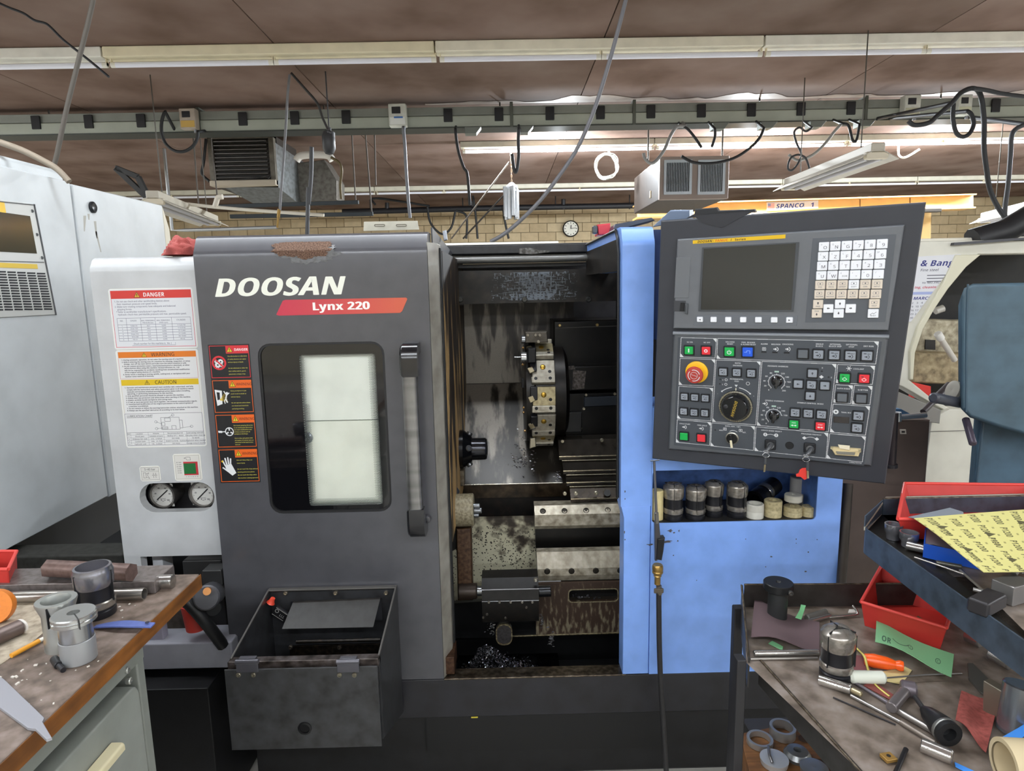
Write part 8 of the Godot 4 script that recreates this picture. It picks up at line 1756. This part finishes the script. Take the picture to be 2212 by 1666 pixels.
	# blue-grey saw head
	z=-1.5;o=thing("saw_machine","worn blue-grey machine column with a rounded head at the right edge","machine");var bg:=M("4e6878",0.5,0.05,{"tex":"grime2","scale":1.1,"bump":"speck","bs":0.05})
	var away:=(at(2040,760,z)-EYE).normalized();away/=-away.z
	var HX:=Transform3D(Basis(Vector3(1,0,0),Vector3(0,1,0),-away),at(1106,833,z)*0.0+Vector3(0,0,z)+away*0.3)
	m=Mb.new();m.prism(flat([2076,640,2083,622,2102,612,2420,606,2420,965,2212,940,2160,925,2095,903,2076,884],z),HX,0.3,0.010,true);part(o,"head",m,bg)
	m=Mb.new();m.tube(trail([2091,614,z+0.001,2088,700,z+0.001,2087,890,z+0.001],3),0.0025,6);part(o,"casting_seam",m,M("3c5260",0.5))
	m=Mb.new();m.prism(flat([2086,1300,2420,1300,2420,930,2190,925,2118,906],z-0.06),HX.translated(Vector3(0,0,-0.06)),0.25,0.01);part(o,"column",m,M("4c687c",0.5,0.05,{"tex":"grime2","scale":1.1}));m=Mb.new();m.tube([at(2124,912,z-0.057),at(2105,1080,z-0.057),at(2095,1180,z-0.057)],0.003,6);part(o,"column_seam",m,M("324654",0.5))
	m=Mb.new();m.rod(at(2076,871,z-0.05),at(2016,859,z+0.02),0.0125,16,0.004);part(o,"grip",m,M("3c3e46",0.4));m=Mb.new();m.rod(at(2086,905,z-0.03),at(2102,960,z+0.03),0.0085,12,0.002);part(o,"spoke",m,M("4c4450",0.4,0.3));m=Mb.new();m.lathe(T(at(2066,845,z-0.12),Vector3(0,0,75)),[Vector2(0.018,0),Vector2(0.025,0.004),Vector2(0.025,0.012),Vector2(0.012,0.014),Vector2(0,0.012)],22);part(o,"hub",m,M("b9b3a4",0.4,0.3))
	trays();pocket_goods();air_gun()

func trays():
	var u:=tray("upper_tray","dark blue-grey upper tray of the cart, holding the red and blue bins",[aty(2330,1480,UP),aty(2700,1480,UP),aty(2500,1100,UP),aty(1905,1112,UP)],UP,0.035,"465462",0.012,[3])
	var m:=Mb.new();var ca:=aty(1868,1146,UP);var cf:=aty(1912,1104,UP)
	for q in [[aty(1870,1150,UP),aty(2330,1480,UP)],[ca,aty(1870,1150,UP)]]:m=Mb.new();m.sheet(1,1,func(s,t):return q[0].lerp(q[1],s)+Vector3(0,-0.045+0.052*t,0),0.003);part(u,"front_lip",m,M("4a5766",0.42,0.2,{"tex":"grime2","scale":2.4}))
	m=Mb.new();m.face([aty(1870,1150,UP),aty(2330,1480,UP),aty(1960,1112,UP),cf],Vector3.UP);part(u,"corner_floor",m,M("3a3936",0.45,0.3,{"tex":"oil","scale":1.6}))
	m=Mb.new();m.sheet(1,1,func(s,t):return ca.lerp(cf,s)+Vector3(0,t*0.03,0),0.002);part(u,"corner_side",m,M("4a5766",0.42,0.2));m=Mb.new();m.tube([ca,ca+Vector3(0,0.006,0),cf+Vector3(0,0.03,0),cf+Vector3(0.3,0.03,0)],0.0022,6);part(u,"edge_wire",m,M("a8a294",0.35,0.5))
	m=Mb.new();span(m,aty(2420,1110,UP)+Vector3(0.0,-1.0,-0.06),aty(2420,1110,UP)+Vector3(0.04,0.01,-0.02));part(u,"leg",m,M("2a2d33",0.5))
	var q0:=[aty(1905,1720,LOW),aty(2900,1720,LOW),aty(2300,1296,LOW),aty(1600,1300,LOW)]
	var l:=tray("lower_tray","worn brown-grey lower tray of the cart, crowded with small tools",[aty(1612,1432,LOW).lerp(aty(1905,1712,LOW),1.0),aty(2500,1712,LOW),aty(2330,1306,LOW),aty(1606,1310,LOW)],LOW,0.05,"3f3b39",0.002,[3])
	m=Mb.new();m.face([aty(1606,1310,LOW),aty(1612,1432,LOW),aty(1905,1712,LOW)],Vector3.UP);part(l,"corner_floor",m,M("9a8f88",0.42,0.15,{"tex":"dull","scale":1.6}))
	for q in [[aty(1600,1306,LOW),aty(1616,1432,LOW),0.045],[aty(1640,1425,LOW),aty(1905,1720,LOW),0.002]]:m=Mb.new();m.sheet(1,1,func(s,t):return q[0].lerp(q[1],s)+Vector3(0,lerpf(-0.05,q[2]*(1.0-0.7*s*(1 if q[2]>0.01 else 0)),t),0),0.003);part(l,"side_lip",m,M("3d3b3a",0.42,0.25,{"tex":"grime2","scale":2.4}));m=Mb.new();m.tube([q[0]+Vector3(0,q[2],0),q[1]+Vector3(0,q[2]*0.3,0)],0.002,6);part(l,"worn_edge",m,M("938c82",0.35,0.5,{"tex":"smut","scale":7}))
	var lg:=aty(1608,1432,LOW);m=Mb.new();span(m,lg+Vector3(-0.018,-0.8,-0.012),lg+Vector3(0.0,0.012,0.012),0.002);span(m,aty(1598,1310,LOW)+Vector3(-0.014,-0.8,-0.01),aty(1598,1310,LOW)+Vector3(0.006,0.0,0.01),0.002);part(l,"leg",m,M("2c2b2d",0.45,0.2))
	m=Mb.new();m.sheet(1,1,func(s,t):return aty(1640,1620,0.5).lerp(aty(2300,1600,0.5),s)+Vector3(0,0,0.5*(1.0-t)-0.1),0.004);part(l,"bottom_shelf",m,M("2b2826",0.6))

func pocket_goods():
	var zz:=ZF-0.034;var pb:=at(1585,1127,ZF).y;var nm:=["first","second","third","fourth"]
	for i in 4:
		var u:float=[1454,1502,1541,1591][i];var r:float=[0.0285,0.0285,0.0265,0.0285][i];var z:float=zz-[0.0,0.0,0.02,0.01][i];var p:=at(u,1110,z);p.y=pb
		collet("spring_collet",p,r,at(u,[1041,1046,1036,1038][i],z).y-pb-0.004,"black and steel spring collet in the blue recess, %s from the left" % nm[i],"collets in the blue recess",false,Vector3.ZERO,[1.75,1.75,1.1,1.2][i])
	var wt:=M("d9d6ca",0.5,0,{"tex":"grime","scale":9});var cr:=M("d8ca9e",0.5,0,{"tex":"grime2","scale":9})
	for q in [[1630,1085,0.0,0.0245,wt,0.017,"white plastic ring with a wide mouth, right of the collets"],[1669,1078,0.005,0.0245,cr,0.012,"cream plastic bushing between the white ring and the stacked pair"],[1712,1091,0.005,0.0255,cr,0.009,"cream bushing with a small bore under another bushing"],[1746,1091,0.0,0.019,cr,0.004,"cream bushing in the right-hand corner of the blue recess"],[1712,1066,0.006,0.024,M("c4c0b2",0.5),0.005,"greyish bushing stacked on a cream one"],[1722,1028,0.085,0.024,M("a9a7a4",0.5),0.0,"tall grey plastic bushing at the back, partly behind the red key"],[1742,1064,0.06,0.022,M("b8b6ae",0.5),0.0,"grey bushing at the back right of the recess"],[1419,1056,0.002,0.0175,M("e0cf98",0.45,0,{"tex":"grime","scale":9}),0.0,"tall cream plastic rod standing at the left end of the recess"]]:
		var z:float=zz-q[2];var p:=at(q[0],1110,z);p.y=pb+(0.043 if q[1]==1066 else 0.0);var h:=at(q[0],q[1],z).y-p.y-0.003;var m:=Mb.new();var r:float=q[3];var b:float=q[5]
		if b>0.0:m.lathe(T(p),[Vector2(0,0),Vector2(r,0),Vector2(r,h*0.46),Vector2(r*0.985,h*0.48),Vector2(r,h*0.5),Vector2(r,h-0.002),Vector2(r-0.002,h),Vector2(b,h),Vector2(b,h*0.5),Vector2(0,h*0.5)],28)
		else:m.lathe(T(p),[Vector2(0,0),Vector2(r,0),Vector2(r,h-0.002),Vector2(r-0.002,h),Vector2(0,h)],28)
		solo("plastic_bushing",m,q[4],q[6],"bushing","plastic bushings in the blue recess")
	var c:=at(1632,1080,zz-0.055);c.y=pb+0.03;var d:=at(1672,1060,zz-0.115);d.y=pb+0.055;var m:=Mb.new();var k:=along(c,d);var L:=c.distance_to(d)
	var bo:=thing("black_collet","black collet lying tilted behind the white ring in the blue recess","collet");m.lathe(k,[Vector2(0.018,0),Vector2(0.029,0),Vector2(0.029,L*0.3),Vector2(0.026,L*0.35),Vector2(0.026,L),Vector2(0,L)],26);part(bo,"body",m,M("17171b",0.25,0.3));m=Mb.new();m.lathe(k,[Vector2(0.0265,L*0.42),Vector2(0.0275,L*0.44),Vector2(0.0275,L*0.58),Vector2(0.0265,L*0.6)],26);part(bo,"bright_band",m,M("9a9894",0.25,0.85))

func air_gun():
	var o:=thing("air_gun","air blow gun hanging on the blue column by its long nozzle, black hose below","air gun");var z:=-1.655;var m:=Mb.new()
	m.tube(trail([1405,996,z-0.03,1424,994,z-0.03],2),0.002,6);part(o,"hook",m,M("8f949c",0.3,0.8))
	m=Mb.new();m.rod(at(1413,997,z),at(1418,1108,z),0.0035,10);part(o,"nozzle",m,M("77777b",0.3,0.7));m=Mb.new();m.rod(at(1418,1107,z),at(1419,1130,z),0.0058,10,0.001);part(o,"swivel",m,M("86837f",0.3,0.8))
	m=Mb.new();m.prism(flat([1414,1130,1424,1130,1427,1163,1420,1212,1415,1212],z+0.004),Z(z-0.006),0.012,0.002);part(o,"lever",m,M("5d5c60",0.3,0.7));m=Mb.new();m.prism(flat([1421,1165,1437,1163,1434,1190,1430,1212,1418,1210],z+0.012),Z(z-0.012),0.024,0.003);part(o,"body",m,M("161618",0.4))
	m=Mb.new();var x:=along(at(1420,1262,z),at(1421,1210,z));var s:=0.00122;m.lathe(x,[Vector2(7*s,0),Vector2(7*s,17*s),Vector2(9*s,20*s),Vector2(8*s,22*s),Vector2(12*s,27*s),Vector2(12.6*s,30*s),Vector2(11.6*s,32*s),Vector2(12.6*s,35*s),Vector2(12*s,44*s),Vector2(10*s,47*s),Vector2(0,47*s)],22);part(o,"brass_coupling",m,M("a5854a",0.33,0.85))
	m=Mb.new();m.lathe(along(at(1424,1284,z),at(1423,1262,z)),[Vector2(0.008,0),Vector2(0.0085,0.012),Vector2(0.0075,0.026),Vector2(0,0.026)],14);span(m,at(1412,1281,z+0.004),at(1434,1272,z+0.01),0.002);part(o,"hose_clamp",m,M("6e665a",0.35,0.6))
	m=Mb.new();m.tube(trail([1423,1280,z,1424,1380,z+0.01,1427,1470,z+0.02,1433,1560,z+0.04,1440,1680,z+0.08,1450,1800,z+0.1],5),0.0075,10);part(o,"hose",m,M("252426",0.5,0,{"tex":"grime2","scale":5}))

# ================================================================ small things on the cart
func build_items():
	var m:=Mb.new();var st:=M("b3b0ac",0.25,0.88);var dk:=M("343234",0.4,0.3);var y:=UP+0.001
	# upper tray
	bin("red_bin",[aty(1955,1165,y),aty(2260,1165,y),aty(2230,1094,y),aty(1966,1090,y)],0.045,"red plastic bin on the upper tray under the sandpaper sheets")
	for q in [[1929,1164,0.0155,0.030,"left one of two small steel cups on the upper tray"],[1962,1180,0.0155,0.028,"right one of two small steel cups, beside the red bin"]]:
		m=Mb.new();var r:float=q[2];var h:float=q[3];m.lathe(T(aty(q[0],q[1],y)),[Vector2(0,0),Vector2(r*0.75,0),Vector2(r*0.8,h*0.35),Vector2(r,h*0.5),Vector2(r*1.05,h),Vector2(r*0.9,h),Vector2(r*0.8,h*0.4),Vector2(0,h*0.4)],26);solo("steel_cup",m,M("aaaab0",0.25,0.85),q[4],"cup","steel cups")
	lying("steel_pin",[1958,1178,1998,1187],y,0.008,st,"bright steel pin pointing at the blue box","pin",0.001)
	var q4:=[aty(1993,1204,y),aty(2118,1232,y),aty(2122,1190,y),aty(1996,1168,y)];var bb:=thing("blue_box","blue plastic tray box under the yellow sandpaper","box")
	for i in 4:m=Mb.new();var a:Vector3=q4[i];var b:Vector3=q4[(i+1) % 4];m.sheet(1,1,func(s,t):return a.lerp(b,s)+Vector3(0,t*0.026,0),0.002);part(bb,"side",m,M("1550b8",0.35,0,{"coat":0.3}))
	m=Mb.new();m.face([q4[0],q4[1],q4[2],q4[3]],Vector3.UP);part(bb,"bottom",m,M("26304a",0.5));m=Mb.new();m.sheet(6,2,func(s,t):return (q4[0].lerp(q4[1],s).lerp(q4[3].lerp(q4[2],s),t))+Vector3(0,0.024+0.004*sin(s*7),0));part(bb,"steel_strips",m,M("a49aa4",0.3,0.6))
	sheet_on("grey_sandpaper",[1962,1117,2085,1140,2081,1106,2052,1097],y+0.05,0.001,M("767c84",0.85),"grey sandpaper sheet between the red bin and the yellow sheet","sandpaper")
	var im:=canvas(512,384,hex("e0d888"));var ink:=hex("57522c")
	for k in 6:
		for j in 5:write(im,"P1200",40+j*112-k % 2*30,50+k*62,30,ink,0,true,0.2);
		for j in 8:fill(im,20+j*64,68+k*62,14,7,hex("a59e60"))
	for q in [[120,96],[330,96],[210,220],[420,220],[120,340],[330,340]]:poly(im,PackedVector2Array([Vector2(q[0],q[1]-18),Vector2(q[0]+22,q[1]+12),Vector2(q[0]-22,q[1]+12)]),ink);write(im,"JE WELD",q[0]+60,q[1]+10,16,ink,1,true)
	sheet_on("yellow_sandpaper",[1974,1122,2125,1236,2330,1236,2260,1100],y+0.05,0.001,shown(im,0.8),"yellow backed sandpaper sheet printed P1200 over the red bin","sandpaper",0.004)
	m=Mb.new();m.tube([aty(1975,1204,y+0.004),aty(2005,1214,y+0.004),aty(2040,1226,y+0.004),aty(2088,1243,y+0.004)],0.0014,6);solo("bent_wire",m,M("b9b4ac",0.35,0.7),"kinked bright wire lying along the upper tray lip","wire")
	var tt:=thing("tap_wrench","thin T handled tool on the upper tray before the yellow sheet","tap wrench");m=Mb.new();m.rod(aty(2074,1232,y+0.004),aty(2125,1277,y+0.006),0.0022,8);part(tt,"stem",m,M("a39d93",0.3,0.7));m=Mb.new();m.rod(aty(2102,1273,y+0.006),aty(2149,1284,y+0.006),0.0032,8);part(tt,"cross_bar",m,M("b5b2ae",0.3,0.7))
	lying("dark_punch",[2022,1215,2078,1225],y,0.004,M("5b5a54",0.35,0.6),"dark punch lying in front of the blue box","punch",0.001)
	var jw:=thing("jaw_block","serrated steel jaw block at the right of the upper tray","jaw");m=Mb.new();m.box(T(aty(2185,1295,y)+Vector3(0,0.016,0),Vector3(0,20,0)),Vector3(0.05,0.032,0.034),0.002);part(jw,"block",m,M("8d8a88",0.35,0.6))
	for i in 4:m=Mb.new();m.box(T(aty(2172+i*12,1276-i*3,y)+Vector3(0,0.036,0),Vector3(0,20,40)),Vector3(0.007,0.007,0.03),0.001);part(jw,"tooth",m,M("a9a6a6",0.3,0.7))
	m=Mb.new();m.box(T(aty(2130,1318,y)+Vector3(0,0.012,0),Vector3(0,30,0)),Vector3(0.06,0.024,0.03),0.004);solo("dark_holder",m,dk,"dark tool holder left of the serrated jaw block","tool holder")
	# lower tray
	y=LOW+0.001
	bin("red_bin",[aty(1868,1352,y),aty(2030,1405,y),aty(2056,1330,y),aty(1905,1290,y)],0.066,"red plastic bin on the lower tray, beneath the upper tray",0.8)
	m=Mb.new();var r2:=RandomNumberGenerator.new();r2.seed=3
	for k in 30:m.box(T(aty(r2.randf_range(1935,1990),r2.randf_range(1330,1365),y+0.004),Vector3(r2.randf()*90,r2.randf()*360,0)),Vector3(0.014,0.003,0.004)*r2.randf_range(0.5,1.3))
	tag(solo("bin_scraps",m,M("6d5f40",0.5,0.4),"brassy scraps in the bottom of the lower red bin","scraps"),"","","","stuff")
	var bs:=thing("black_stop","black round work stop standing at the back of the lower tray","work stop");var p:=aty(1678,1338,y);m=Mb.new();m.rod(p,p+Vector3(0,0.066,0),0.0195,24,0.002);part(bs,"stem",m,M("3e4040",0.35,0.5));m=Mb.new();m.lathe(T(p+Vector3(0,0.066,0)),[Vector2(0,0),Vector2(0.028,0),Vector2(0.0295,0.0015),Vector2(0.0295,0.0155),Vector2(0.028,0.017),Vector2(0.006,0.017),Vector2(0.003,0.013),Vector2(0,0.013)],34);part(bs,"cap",m,M("1e1f20",0.35,0.2));bolt(bs,p+Vector3(0.012,0.073,0.0295),0.005,"6d6d6a")
	sheet_on("emery_cloth",[1622,1385,1770,1410,1770,1352,1630,1300],y+0.004,0.001,M("5d4b4e",0.95,0,{"bump":"speck","scale":30.0,"bs":0.05}),"dark brown emery cloth at the back left of the lower tray","sandpaper",0.016)
	blob_on("green_scrap",[1718,1334,1731,1338,1741,1308,1730,1306,1727,1318],y+0.02,0.001,M("7fc48a",0.7),"small green tape scrap behind the emery cloth","tape");blob_on("green_strip",[1660,1390,1690,1405,1692,1397,1668,1384],y,0.001,M("7fbf8a",0.7),"green strip peeking from under the emery cloth","tape")
	lying("grey_stick",[1742,1335,1785,1322],y,0.007,M("55534e",0.45),"grey handle lying behind the big collet","handle",0.002)
	m=Mb.new();m.tube([aty(1745,1343,y+0.005),aty(1790,1331,y+0.005),aty(1792,1330,y+0.005)],0.005,8);m.tube([aty(1790,1334,y+0.004),aty(1845,1329,y+0.004),aty(1853,1326,y+0.006),aty(1850,1318,y+0.012),aty(1842,1309,y+0.016)],0.0028,8);solo("hex_key",m,st,"steel hex key with a bent end near the red bin","hex key");blob_on("white_chip",[1832,1322,1850,1322,1848,1316,1834,1316],y,0.003,M("dcd8d0",0.6),"small white chip beside the bent hex key","scrap")
	collet("big_collet",aty(1805,1462,y),0.0285,0.094,"large steel spring collet standing on the lower tray","",false,Vector3.ZERO,0.5)
	lying("round_rod",[1628,1412,1768,1410],y,0.006,st,"thick steel rod left of the large collet","rod",0.001);lying("thin_rod",[1621,1424,1766,1422],y,0.0022,M("a5a09a",0.3,0.8),"thin steel rod in front of the thick rod","rod")
	var em:=lying("end_mill",[1768,1468,1838,1490],y,0.0085,M("c4c1bc",0.22,0.9),"bright end mill in front of the large collet","end mill",0.001,20);m=Mb.new();m.rod(aty(1838,1490,y+0.0085),aty(1862,1502,y+0.0085),0.0052,8,0.002);part(em,"flutes",m,M("b5a887",0.3,0.8))
	lying("white_stick",[1834,1462,1912,1464],y,0.011,M("dcdfd0",0.5),"white plastic handle lying by the orange screwdriver","handle",0.004,18)
	m=Mb.new();var a:=aty(1866,1424,y+0.011);var b:=aty(1952,1440,y+0.011);var L:=a.distance_to(b);m.lathe(along(a,b),[Vector2(0,0),Vector2(0.010,0.001),Vector2(0.0125,L*0.25),Vector2(0.011,L*0.6),Vector2(0.0072,L*0.8),Vector2(0.0095,L*0.9),Vector2(0.0085,L*0.99),Vector2(0,L)],18);solo("orange_screwdriver",m,M("ee5a14",0.35,0,{"coat":0.3}),"orange screwdriver handle on the lower tray","screwdriver")
	m=Mb.new();m.tube(bend([aty(1844,1395,y+0.002),aty(1858,1408,y+0.003),aty(1868,1420,y+0.024),aty(1876,1450,y+0.004),aty(1890,1478,y+0.003),aty(1922,1505,y+0.002)],4),0.0024,6,0.5);solo("yellow_string",m,M("e2d274",0.7),"yellow strip of tape trailing past the orange handle","tape")
	blob_on("yellow_paper",[1905,1470,1948,1478,1970,1448,1955,1440,1900,1452],y,0.001,M("cdbd84",0.8),"yellowed paper under the white handle","paper")
	blob_on("red_card",[1842,1450,1880,1455,1882,1420,1850,1415],y,0.001,M("7c4a4c",0.7),"dull red sandpaper piece behind the white handle","sandpaper");blob_on("red_strip",[1865,1480,1925,1512,1930,1500,1885,1470],y,0.002,M("8a4640",0.6),"dull red strip in front of the white handle","strip")
	sheet_on("green_tape",[1890,1393,2055,1463,2060,1420,1893,1345],y+0.012,0.001,green_print(),"crumpled green tape strip lettered OR across the lower tray","tape",0.012)
	m=Mb.new();m.tube([aty(1912,1465,y+0.01),aty(2000,1458,y+0.01),aty(2078,1455,y+0.01)],0.0014,6);solo("scriber",m,M("8d8a88",0.3,0.7),"thin scriber sticking out right of the white handle","scriber")
	var tb:=thing("t_bolt","dark grey T shaped bolt in the middle of the lower tray","bolt");m=Mb.new();m.rod(aty(1945,1485,y+0.012),aty(1980,1492,y+0.012),0.0135,18,0.003);part(tb,"head",m,M("675f64",0.4,0.4));m=Mb.new();m.rod(aty(1960,1488,y+0.011),aty(1925,1530,y+0.011),0.0088,16,0.001);part(tb,"shank",m,M("777070",0.35,0.5))
	lying("long_rod",[1838,1503,1950,1563],y,0.0026,M("aaa7a4",0.3,0.8),"long thin rod lying across the front of the lower tray","rod");lying("steel_shaft",[1938,1535,2025,1585],y,0.005,M("a29c98",0.28,0.8),"steel shaft pointing at the black drill chuck","shaft",0.001);lying("flat_strip",[1945,1560,2020,1606],y,0.004,M("7d736a",0.4,0.5),"brown flat blade beneath the steel shaft","blade");lying("black_pick",[1800,1507,1935,1566],y,0.0014,M("2c2a2c",0.4,0.4),"thin black pick on the tray edge","pick",0.0,8);lying("grey_strip",[1842,1472,1920,1520],y,0.003,M("6d676c",0.4,0.4),"grey strip lying along the white handle","strip")
	var ch:=thing("drill_chuck","black drill chuck lying on its side at the front of the lower tray","drill chuck");a=aty(1995,1532,y+0.017);b=aty(2052,1588,y+0.019);L=a.distance_to(b);m=Mb.new();m.lathe(along(a,b),[Vector2(0,0),Vector2(0.006,0),Vector2(0.012,L*0.2),Vector2(0.017,L*0.55),Vector2(0.019,L*0.7),Vector2(0.019,L),Vector2(0.010,L),Vector2(0.009,L*0.8),Vector2(0,L*0.8)],22);part(ch,"body",m,M("252526",0.4,0.3));m=Mb.new();m.lathe(along(a,b),[Vector2(0.0192,L*0.78),Vector2(0.0198,L*0.8),Vector2(0.0198,L*0.86),Vector2(0.0192,L*0.88)],22);part(ch,"ring",m,M("8b8b88",0.3,0.7));m=Mb.new();m.rod(aty(1977,1506,y+0.014),a,0.004,10);part(ch,"shank",m,M("4c4a4a",0.35,0.6))
	lying("dowel_pin",[1990,1609,2058,1637],y,0.0105,M("b7b2ad",0.24,0.88),"short thick dowel pin at the front of the lower tray","pin",0.0015,20)
	sheet_on("red_sandpaper",[2063,1563,2130,1626,2158,1515,2076,1500],y+0.004,0.001,M("a8544c",0.9,0,{"tex":"grime2","scale":9}),"folded faded red sandpaper right of the drill chuck","sandpaper",0.012)
	blob_on("leaf_scraper",[2090,1432,2102,1432,2150,1480,2168,1500,2160,1520,2118,1495,2092,1465],y+0.002,0.003,M("57554f",0.4,0.4),"dark leaf shaped scraper blade behind the red sandpaper","scraper")
	m=Mb.new();var bx:=aty(2165,1560,y);m.box(T(bx+Vector3(-0.004,0.03,0),Vector3(0,15,6)),Vector3(0.016,0.06,0.05),0.002);solo("steel_block",m,M("8a8274",0.35,0.6),"upright steel block beside the scraper blade","block")
	m=Mb.new();p=aty(2195,1585,y);m.rod(p,p+Vector3(0.012,0.075,-0.01),0.026,26,0.002);solo("steel_cylinder",m,M("8f949c",0.25,0.8),"fat steel cylinder at the right edge of the lower tray","cylinder")
	for q in [[2088,1372,2120,1388,"small steel collar under the upper tray, left one of two"],[2140,1412,2184,1436,"small steel collar under the upper tray, right one of two"]]:lying("steel_collar",[q[0],q[1],q[2],q[3]],y,0.012,M("a39f9c",0.26,0.85),q[4],"collar",0.002,20)
	a=aty(2168,1650,y+0.033);b=aty(2330,1660,y+0.033);L=a.distance_to(b);m=Mb.new();m.lathe(along(a,b),[Vector2(0.027,0),Vector2(0.033,0),Vector2(0.033,L),Vector2(0.027,L),Vector2(0.026,0.002)],30);solo("cardboard_tube",m,M("bfae8c",0.75),"tan cardboard tube open toward the tray at the lower right corner","tube")
	blob_on("blue_tape",[2156,1597,2190,1607,2240,1570,2250,1540,2200,1572],y+0.03,0.001,M("3f8ae0",0.6),"bright blue tape strip over the tan tube","tape");blob_on("blue_tape",[2062,1646,2064,1656,2100,1676,2110,1668],y,0.001,M("3f8ae0",0.6),"small blue tape corner at the bottom of the tray","tape")
	m=Mb.new();m.box(T(aty(1919,1641,y)+Vector3(0,0.003,0),Vector3(0,10,0)),Vector3(0.018,0.006,0.016),0.001);var ins:=solo("brass_insert",m,M("b08a4c",0.35,0.6),"square brass coloured carbide insert on the bare tray","insert");m=Mb.new();m.lathe(T(aty(1919,1641,y)+Vector3(0,0.006,0)),[Vector2(0.003,0),Vector2(0.003,0.0005),Vector2(0,0.0005)],12);part(ins,"hole",m,M("1d1812",0.6))
	lying("black_rod",[1957,1619,1934,1672],y,0.0035,M("1f1e20",0.4,0.3),"short black rod pointing at the viewer on the tray","rod")
	# block of wood with rings and bushings on the bottom shelf
	y=0.5;var wb:=blob_on("wooden_block",[1598,1584,1760,1552,1900,1700,1640,1760],y,0.055,M("8a6238",0.6,0,{"tex":"wood","scale":Vector3(3,3,3)}),"drilled wooden block on the bottom shelf of the cart","block");y+=0.056
	for q in [[1738,1597],[1775,1650]]:m=Mb.new();m.lathe(T(aty(q[0],q[1],y)),[Vector2(0.012,0),Vector2(0.012,0.0006),Vector2(0,0.0006)],16);part(wb,"drilled_hole",m,M("3a2614",0.8))
	for q in [[1641,1606,0.026,0.0205,0.012,"left one of two large steel rings on the wooden block"],[1690,1588,0.026,0.0205,0.02,"right one of two large steel rings on the wooden block"]]:m=Mb.new();m.lathe(T(aty(q[0],q[1],y)),[Vector2(q[2],0),Vector2(q[2],q[4]),Vector2(q[3],q[4]),Vector2(q[3],0)],34);solo("steel_ring",m,M("b9bab8",0.28,0.8),q[5],"ring","steel rings")
	var wa:=thing("turned_disc","bright aluminium disc with a hook on the wooden block","disc");m=Mb.new();m.lathe(T(aty(1672,1650,y)),[Vector2(0,0),Vector2(0.025,0),Vector2(0.027,0.012),Vector2(0.0,0.013)],32);part(wa,"disc",m,M("c3c5c5",0.4,0.6));m=Mb.new();m.tube([aty(1660,1612,y+0.02),aty(1662,1630,y+0.022),aty(1668,1648,y+0.016)],0.003,8);part(wa,"hook",m,M("8a888a",0.3,0.8))
	m=Mb.new();m.lathe(T(aty(1722,1637,y)),[Vector2(0,0),Vector2(0.024,0),Vector2(0.026,0.008),Vector2(0.02,0.016),Vector2(0.008,0.018),Vector2(0.006,0.006),Vector2(0,0.006)],30);solo("flanged_bushing",m,M("77797a",0.3,0.7),"dark flanged bushing right of the aluminium disc","bushing");m=Mb.new();m.lathe(T(aty(1758,1672,y)),[Vector2(0,0),Vector2(0.024,0),Vector2(0.026,0.014),Vector2(0.018,0.016),Vector2(0,0.014)],30);solo("domed_cap",m,M("8f9192",0.3,0.7),"domed steel cap at the bottom edge on the wooden block","cap")

func green_print()->Material:
	var im:=canvas(400,110,hex("86c08c"));var k:=hex("3c5c48");write(im,"OR",60,100,38,k,1,true);arc(im,Vector2(130,20),60,0.6,2.2,4,k)
	for x in [190,330]:circ(im,Vector2(x,60),12,k,3);write(im,"C",x,67,18,k)
	return shown(im,0.7)
